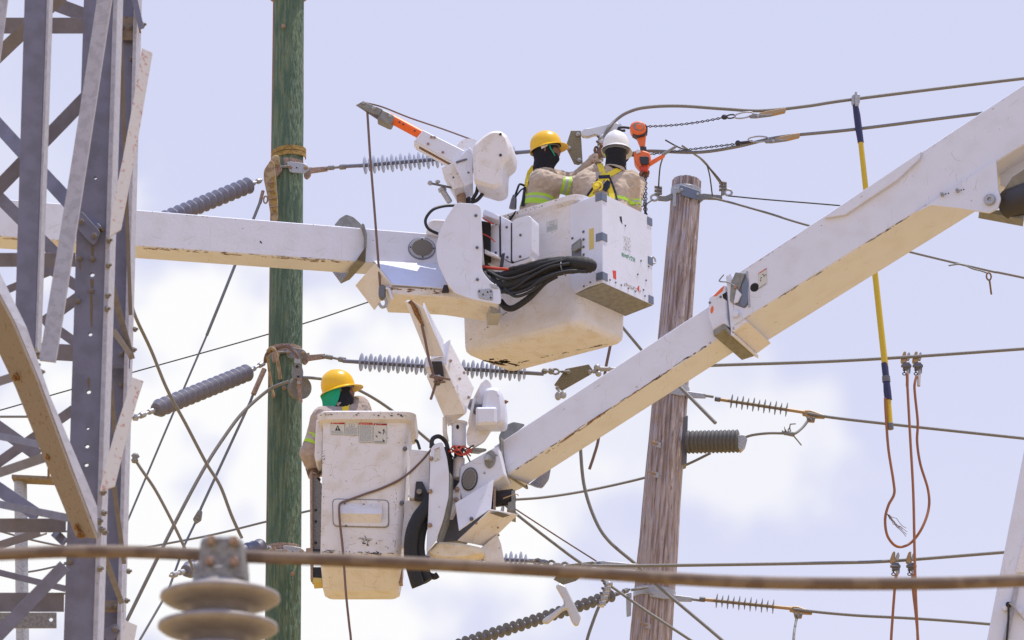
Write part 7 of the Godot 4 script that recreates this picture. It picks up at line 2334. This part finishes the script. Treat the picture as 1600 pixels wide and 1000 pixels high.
# a band round a limb or a waist: rays out of the axis find the cloth
func girdle(parent: Node, called: String, m: String, fl: Flesh, mid: Vector3, axis: Vector3, half: float, reach: float, off := 0.006) -> void:
	axis = axis.normalized()
	var x := axis.cross(Vector3.FORWARD if absf(axis.z) < 0.8 else Vector3.RIGHT).normalized()
	var y := axis.cross(x)
	var rows := []
	for h in [-half, half]:
		var row := []
		for i in 36:
			var o := x * cos(TAU * i / 36.0) + y * sin(TAU * i / 36.0)
			var lo := 0.0
			var hi := reach
			for k in 14:
				var t := (lo + hi) * 0.5
				if fl.at(mid + axis * h + o * t) < 0: lo = t
				else: hi = t
			row.append([mid + axis * h + o * (hi + off), o])
		rows.append(row)
	var s := Shape.new()
	for i in 36:
		var j := (i + 1) % 36
		var a: Vector3 = rows[0][i][0]
		var b: Vector3 = rows[0][j][0]
		var c: Vector3 = rows[1][j][0]
		var e: Vector3 = rows[1][i][0]
		var na: Vector3 = rows[0][i][1]
		var nb: Vector3 = rows[0][j][1]
		s.quad(a, b, c, e, na, nb, nb, na)
		s.face(a, b, b - nb * off * 1.5, a - na * off * 1.5, -axis)
		s.face(e, c, c - nb * off * 1.5, e - na * off * 1.5, axis)
	part(s, called, m, parent)


# one worker from joints: dictionary of points; builds the continuous body, then clothes over it
func worker(label: String, J: Dictionary, cloth: String, hat: String, full_brim: float) -> Dictionary:
	var t := thing("person", label, "person", J.foot_a, "line crew")
	var torso := Flesh.new()
	torso.k = 42.0
	var across: Vector3 = (J.sh_b - J.sh_a).normalized()
	var mid: Vector3 = (J.sh_a + J.sh_b) * 0.5
	torso.add(J.sh_a.lerp(mid, 0.22) - J.up * 0.035, J.sh_b.lerp(mid, 0.22) - J.up * 0.035, 0.082)
	torso.add(mid.lerp(J.waist, 0.35) - across * 0.085, mid.lerp(J.waist, 0.35) + across * 0.085, 0.118)
	torso.add(mid.lerp(J.waist, 0.75) - across * 0.07, mid.lerp(J.waist, 0.75) + across * 0.07, 0.115)
	torso.add(J.waist - across * 0.075, J.waist + across * 0.075, 0.115)
	torso.add(mid - J.up * 0.02, J.neck, 0.075, 0.048)
	var arms := Flesh.new()
	arms.k = 42.0
	arms.add(J.sh_a, J.el_a, 0.062, 0.048)
	arms.add(J.el_a, J.wr_a, 0.048, 0.032)
	arms.add(J.sh_b, J.el_b, 0.062, 0.048)
	arms.add(J.el_b, J.wr_b, 0.048, 0.032)
	var legs := Flesh.new()
	legs.k = 42.0
	var hip_a: Vector3 = J.hip - across * 0.09
	var hip_b: Vector3 = J.hip + across * 0.09
	legs.add(J.hip - across * 0.07, J.hip + across * 0.07, 0.115)
	var knee_a: Vector3 = hip_a.lerp(J.foot_a, 0.5) + J.fwd * 0.03
	var knee_b: Vector3 = hip_b.lerp(J.foot_b, 0.5) + J.fwd * 0.03
	legs.add(hip_a, knee_a, 0.085, 0.058)
	legs.add(knee_a, J.foot_a + Vector3.UP * 0.08, 0.056, 0.04)
	legs.add(hip_b, knee_b, 0.085, 0.058)
	legs.add(knee_b, J.foot_b + Vector3.UP * 0.08, 0.056, 0.04)
	var all := Flesh.new()
	all.k = 42.0
	all.bones = torso.bones + arms.bones + legs.bones + [[J.waist, J.hip, 0.13, 0.13]]
	for q in [J.foot_a, J.foot_b]: all.add(q + Vector3.UP * 0.045 - J.fwd * 0.04, q + Vector3.UP * 0.04 + J.fwd * 0.15, 0.042, 0.035)
	var body := Shape.new()
	all.mesh(body, 0.02)
	var hf := head_flesh(J.head, J.hf, J.hu, J.hr, J.neck)
	hf.mesh(body, 0.006)
	for q in [[J.wr_a, J.el_a, -1.0], [J.wr_b, J.el_b, 1.0]]:
		var d: Vector3 = (q[0] - q[1]).normalized()
		var side: Vector3 = (J.up - d * d.dot(J.up))
		side = side.normalized() if side.length() > 0.2 else (J.fwd - d * d.dot(J.fwd)).normalized()
		var palm: Vector3 = d.cross(side).normalized() * q[2]
		hand_flesh(q[0], d, palm, side, 0.6).mesh(body, 0.0055)
	part(body, "body", "skin", t)
	var shirt := Flesh.new()
	shirt.k = 42.0
	shirt.bones = torso.grown(0.016).bones + arms.grown(0.017).bones
	var ss := Shape.new()
	shirt.mesh(ss, 0.0125, 0.009, 3 + used_names["person"])
	part(ss, "shirt", cloth, t)
	var collar := Shape.new()
	collar.lathe(J.neck - J.up * 0.055, J.neck - mid + J.up * 0.05, [Vector2(0.105, -0.02), Vector2(0.09, 0.02), Vector2(0.083, 0.055), Vector2(0.078, 0.056), Vector2(0.084, 0.02)], 22, true)
	part(collar, "collar", cloth, t)
	var trousers := legs.grown(0.016)
	trousers.bones.append([J.waist - J.up * 0.04, J.hip, 0.128, 0.14])
	var ts := Shape.new()
	trousers.mesh(ts, 0.024)
	part(ts, "trousers", "trousers_cloth", t)
	# hood over skull, cheeks and neck, leaving the face open
	var hood := Flesh.new()
	hood.k = 90.0
	var c: Vector3 = J.head
	hood.add(c - J.hf * 0.035 + J.hu * 0.015, c + J.hf * 0.012 + J.hu * 0.02, 0.092, 0.094)
	hood.add(c + J.hf * 0.018 - J.hu * 0.055, c + J.hf * 0.052 - J.hu * 0.088, 0.064, 0.044)
	hood.add(c - J.hf * 0.035 - J.hu * 0.04, J.neck - J.up * 0.05, 0.080, 0.088)
	hood.add(J.neck - J.up * 0.03, J.neck + J.up * 0.03 + J.hf * 0.02, 0.084, 0.078)
	hood.add(c + J.hf * 0.03 - J.hu * 0.07, J.neck + J.hf * 0.03, 0.058, 0.062)
	var hs := Shape.new()
	hood.mesh(hs, 0.007, 0.003, 9)
	part(hs, "hood", "hood_cloth", t)
	var over := hood
	for s in [-1.0, 1.0]:
		var e := Shape.new()
		e.ball(c + J.hf * 0.091 + J.hu * 0.004 + J.hr * s * 0.032, Vector3.ONE * 0.012)
		part(e, "eye", "hood_cloth", t)
	helmet(t, c + J.hu * 0.030 + J.hf * 0.004, J.hf, J.hu, J.hr, hat, full_brim)
	return {"node": t, "shirt": shirt, "arms": arms, "hood": over}


func sleeve_bands(w: Dictionary, a: Vector3, b: Vector3, at: float, wide: float) -> void:
	var axis := (b - a).normalized()
	var m := a.lerp(b, at)
	girdle(w.node, "reflective_band", "lime_tape", w.shirt, m - axis * wide, axis, wide * 0.5, 0.13, 0.007)
	girdle(w.node, "reflective_band", "silver_tape", w.shirt, m, axis, wide * 0.5, 0.13, 0.007)
	girdle(w.node, "reflective_band", "lime_tape", w.shirt, m + axis * wide, axis, wide * 0.5, 0.13, 0.007)


func frame_of(face: Vector3, nod: float) -> Array:
	var f := (face.normalized() * cos(nod) + Vector3.UP * sin(nod)).normalized()
	var r := f.cross(Vector3.UP).normalized()
	return [f, r.cross(f).normalized(), r]


func build_people() -> void:
	# 1: yellow helmet, in profile, reaching right to the clamp
	var floor_y: float = upper_bucket_frame[0].y + 0.07
	var d := 24.85
	var fr := frame_of(Vector3(0.97, 0, 0.10), 0.20)
	var J := {}
	J.head = W(854, 236, d - 0.03)
	J.hf = fr[0]; J.hu = fr[1]; J.hr = fr[2]
	J.up = Vector3.UP
	J.fwd = Vector3(0.95, 0, -0.3).normalized()
	J.neck = W(849, 259, d)
	J.sh_a = W(845, 281, d - 0.17)      # near shoulder
	J.sh_b = W(861, 278, d + 0.20)
	J.el_a = W(893, 292, d - 0.12)
	J.wr_a = W(928, 266, d + 0.06)
	J.el_b = W(900, 284, d + 0.26)
	J.wr_b = W(930, 248, d + 0.12)
	J.waist = W(838, 336, d)
	J.hip = J.waist + Vector3(0, -0.16, 0)
	J.foot_a = Vector3(J.hip.x - 0.02, floor_y, J.hip.z + 0.12)
	J.foot_b = Vector3(J.hip.x + 0.05, floor_y, J.hip.z - 0.12)
	var w := worker("line worker in yellow helmet and tan shirt, reaching right from the upper bucket", J, "khaki_cloth", "helmet_yellow", 0.0)
	sleeve_bands(w, J.sh_a, J.el_a, 0.80, 0.026)
	girdle(w.node, "reflective_band", "silver_tape", w.shirt, J.waist + Vector3(-0.0, 0.098, 0), Vector3(0.1, 1, 0), 0.012, 0.3, 0.010)
	girdle(w.node, "reflective_band", "lime_tape", w.shirt, J.waist + Vector3(-0.0, 0.122, 0), Vector3(0.1, 1, 0), 0.013, 0.3, 0.010)
	girdle(w.node, "reflective_band", "lime_tape", w.shirt, J.waist + Vector3(-0.0, 0.06, 0), Vector3(0.1, 1, 0), 0.028, 0.3, 0.010)
	ribbon(w.node, "harness_strap", "strap_yellow", w.shirt, [[831, 258, 837, 260], [824, 268, 829, 271], [820, 282, 825, 284], [818, 296, 822, 297], [817, 306, 821, 306]], d, 0.012)
	ribbon(w.node, "harness_strap", "strap_black", w.shirt, [[818, 292, 822, 292], [816, 306, 820, 306], [814, 322, 819, 322]], d, 0.016)
	p_tube(w.node, "lanyard", "strap_black", spline(spots([[819, 290, d - 0.05], [812, 288, d - 0.12], [808, 297, d - 0.14], [805, 306, d - 0.14]])), 0.010, 8)
	p_tube(w.node, "lanyard", "strap_black", spline(spots([[821, 294, d - 0.08], [815, 296, d - 0.15], [809, 303, d - 0.16], [804, 310, d - 0.15]])), 0.008, 8)
	p_tube(w.node, "tool_pouch", "gunmetal", spots([[804, 305, d - 0.14], [803, 312, d - 0.14], [801, 326, d - 0.13]]), [0.016, 0.026, 0.034], 12)
	p_slab(w.node, "safety_glasses", "void_black", [J.head + J.hf * 0.104 + J.hu * 0.018 + J.hr * 0.05, J.head + J.hf * 0.104 - J.hu * 0.018 + J.hr * 0.05, J.head + J.hf * 0.01 - J.hu * 0.006 + J.hr * 0.088, J.head + J.hf * 0.01 + J.hu * 0.010 + J.hr * 0.088], J.hr * 0.004, 0.0)
	p_tube(w.node, "chin_strap", "scarf_green", [J.head + J.hf * 0.035 + J.hu * 0.03 + J.hr * 0.102, J.head + J.hf * 0.04 - J.hu * 0.02 + J.hr * 0.095, J.head + J.hf * 0.068 - J.hu * 0.095 + J.hr * 0.042, J.head + J.hf * 0.075 - J.hu * 0.12 + J.hr * 0.0], 0.006, 6)
	p_slab(w.node, "ear_clip", "helmet_white", [J.head + J.hf * 0.03 + J.hu * 0.032 + J.hr * 0.106, J.head - J.hf * 0.04 + J.hu * 0.012 + J.hr * 0.104, J.head - J.hf * 0.04 - J.hu * 0.012 + J.hr * 0.102, J.head + J.hf * 0.02 + J.hu * 0.004 + J.hr * 0.104], -J.hr * 0.008, 0.001)
	# 2: white helmet, back to us
	d = 24.55
	fr = frame_of(Vector3(0.22, 0, -1), 0.0)
	J = {}
	J.head = W(963, 237, d)
	J.hf = fr[0]; J.hu = fr[1]; J.hr = fr[2]
	J.up = Vector3.UP
	J.fwd = Vector3(0.1, 0, -1).normalized()
	J.neck = W(962, 255, d + 0.01)
	J.sh_a = W(911, 284, d + 0.0)
	J.sh_b = W(985, 281, d + 0.02)
	J.el_a = W(905, 332, d + 0.10)
	J.wr_a = W(925, 290, d + 0.36)
	J.el_b = W(987, 329, d + 0.10)
	J.wr_b = W(1000, 285, d + 0.34)
	J.waist = W(945, 345, d - 0.06)
	J.hip = J.waist + Vector3(0, -0.16, 0)
	J.foot_a = Vector3(J.hip.x - 0.16, floor_y, J.hip.z)
	J.foot_b = Vector3(J.hip.x + 0.02, floor_y, J.hip.z)
	w = worker("line worker in white helmet and yellow back harness, seen from behind", J, "khaki_cloth", "helmet_white", 0.004)
	sleeve_bands(w, J.sh_b, J.el_b, 0.72, 0.016)
	girdle(w.node, "reflective_band", "lime_tape", w.shirt, J.waist + Vector3(0.02, 0.19, 0), Vector3(0.0, 1, 0), 0.016, 0.34, 0.009)
	ribbon(w.node, "harness_strap", "strap_yellow", w.shirt, [[933, 256, 942, 255], [936, 266, 945, 265], [939, 277, 948, 276]], d, 0.012)
	ribbon(w.node, "harness_strap", "strap_yellow", w.shirt, [[966, 261, 973, 265], [956, 266, 961, 272], [944, 272, 949, 278]], d, 0.013)
	ribbon(w.node, "harness_strap", "strap_black", w.shirt, [[935, 274, 953, 273], [936, 279, 953, 278]], d, 0.017)
	ribbon(w.node, "harness_strap", "strap_yellow", w.shirt, [[935, 278, 944, 279], [928, 290, 938, 291], [921, 302, 932, 303], [916, 312, 928, 313]], d, 0.014)
	ribbon(w.node, "harness_strap", "strap_yellow", w.shirt, [[944, 279, 951, 277], [947, 290, 955, 288], [951, 301, 959, 299], [954, 312, 962, 310]], d, 0.014)
	ribbon(w.node, "harness_strap", "strap_black", w.shirt, [[932, 280, 935, 279], [924, 294, 927, 295], [916, 305, 919, 307]], d, 0.017)
	ribbon(w.node, "harness_strap", "strap_black", w.shirt, [[951, 277, 954, 277], [956, 290, 959, 289], [960, 302, 963, 301], [963, 314, 966, 313]], d, 0.017)
	ribbon(w.node, "harness_pad", "strap_black", w.shirt, [[939, 293, 947, 300], [946, 284, 953, 292], [949, 281, 954, 284]], d, 0.024)
	var ring := Shape.new()
	ring.hoop(meet(w.shirt, 934, 291, d, 0.03), Vector3(0.035, 0.02, 0), Vector3(-0.02, 0.03, 0.01), 0.008, 16, 6)
	part(ring, "harness_ring", "strap_yellow", w.node)
	var ring2 := Shape.new()
	ring2.hoop(meet(w.shirt, 933, 300, d, 0.03), Vector3(0.018, 0.0, 0), Vector3(0, 0.024, 0.0), 0.006, 14, 6)
	part(ring2, "harness_ring", "brass", w.node)
	var hb := Shape.new()
	hb.hoop(J.head + J.hu * 0.006 - J.hf * 0.012, J.hf * 0.108, J.hr * 0.104, 0.017, 30, 8)
	part(hb, "head_band", "gunmetal", w.node)
	p_tube(w.node, "chin_strap", "lime_tape", [J.head - J.hr * 0.104 + J.hu * 0.03, J.head - J.hr * 0.104 - J.hu * 0.02, J.head - J.hr * 0.08 - J.hu * 0.07 + J.hf * 0.03], 0.006, 6)
	# 3: yellow helmet and green neck cloth in the lower bucket
	floor_y = lower_bucket_frame[0].y - 0.14
	d = 23.62
	fr = frame_of(Vector3(0.93, 0, -0.30), 0.30)
	J = {}
	J.head = W(530, 613, d - 0.02)
	J.hf = fr[0]; J.hu = fr[1]; J.hr = fr[2]
	J.up = Vector3.UP
	J.fwd = Vector3(0.55, 0, -0.83).normalized()
	J.neck = W(530, 629, d - 0.02)
	J.sh_a = W(503, 653, d - 0.12)
	J.sh_b = W(561, 635, d + 0.16)
	J.el_a = W(484, 708, d - 0.08)
	J.wr_a = W(491, 741, d + 0.0)
	J.el_b = W(585, 690, d + 0.24)
	J.wr_b = W(610, 672, d + 0.38)
	J.waist = W(540, 716, d + 0.04)
	J.hip = J.waist + Vector3(0, -0.16, 0)
	J.foot_a = Vector3(J.hip.x - 0.10, floor_y, J.hip.z + 0.03)
	J.foot_b = Vector3(J.hip.x + 0.08, floor_y, J.hip.z - 0.03)
	w = worker("line worker in yellow helmet and green neck cloth, in the lower bucket", J, "mauve_cloth", "helmet_yellow", 0.010)
	sleeve_bands(w, J.sh_a, J.el_a, 0.62, 0.028)
	ribbon(w.node, "harness_strap", "strap_yellow", w.shirt, [[538, 622, 548, 622], [537, 628, 547, 628], [535, 636, 545, 637], [534, 646, 544, 647], [533, 660, 543, 661]], d, 0.013)
	var nape: Flesh = w.hood
	nape.add(W(505, 626, d), W(514, 640, d), 0.03, 0.05)
	ribbon(w.node, "neck_cloth", "scarf_green", nape, [[522, 604, 532, 605], [514, 609, 532, 611], [507, 614, 531, 617], [500, 619, 529, 624], [503, 626, 526, 630], [504, 633, 522, 637], [505, 640, 520, 643], [505, 648, 519, 650]], d, 0.016, true)
	var glove := Shape.new()
	var dd: Vector3 = (J.wr_a - J.el_a).normalized()
	var side: Vector3 = (J.fwd - dd * dd.dot(J.fwd)).normalized()
	hand_flesh(J.wr_a + dd * 0.01, dd, dd.cross(side).normalized() * -1.0, side, 0.55, 0.004).mesh(glove, 0.0055)
	part(glove, "glove", "glove_brown", w.node)
	girdle(w.node, "cuff", "glove_brown", w.shirt, J.wr_a - dd * 0.03, dd, 0.03, 0.1, 0.006)
	p_tube(w.node, "safety_glasses", "helmet_white", [J.head + J.hf * 0.10 + J.hu * 0.012 + J.hr * 0.02, J.head + J.hf * 0.102 + J.hu * 0.008 - J.hr * 0.03], 0.012, 8)


func meet_head(J: Dictionary, px: float, py: float, d: float, off: float) -> Vector3:
	# the cloth lies on a ball round the head
	var dir := (W(px, py, d) - EYE).normalized()
	var c: Vector3 = J.head - J.hu * 0.02
	var b := dir.dot(EYE - c)
	var q := b * b - (EYE - c).length_squared() + (off + 0.02) * (off + 0.02)
	if q < 0:
		return EYE + dir * (-b)
	return EYE + dir * (-b - sqrt(q))
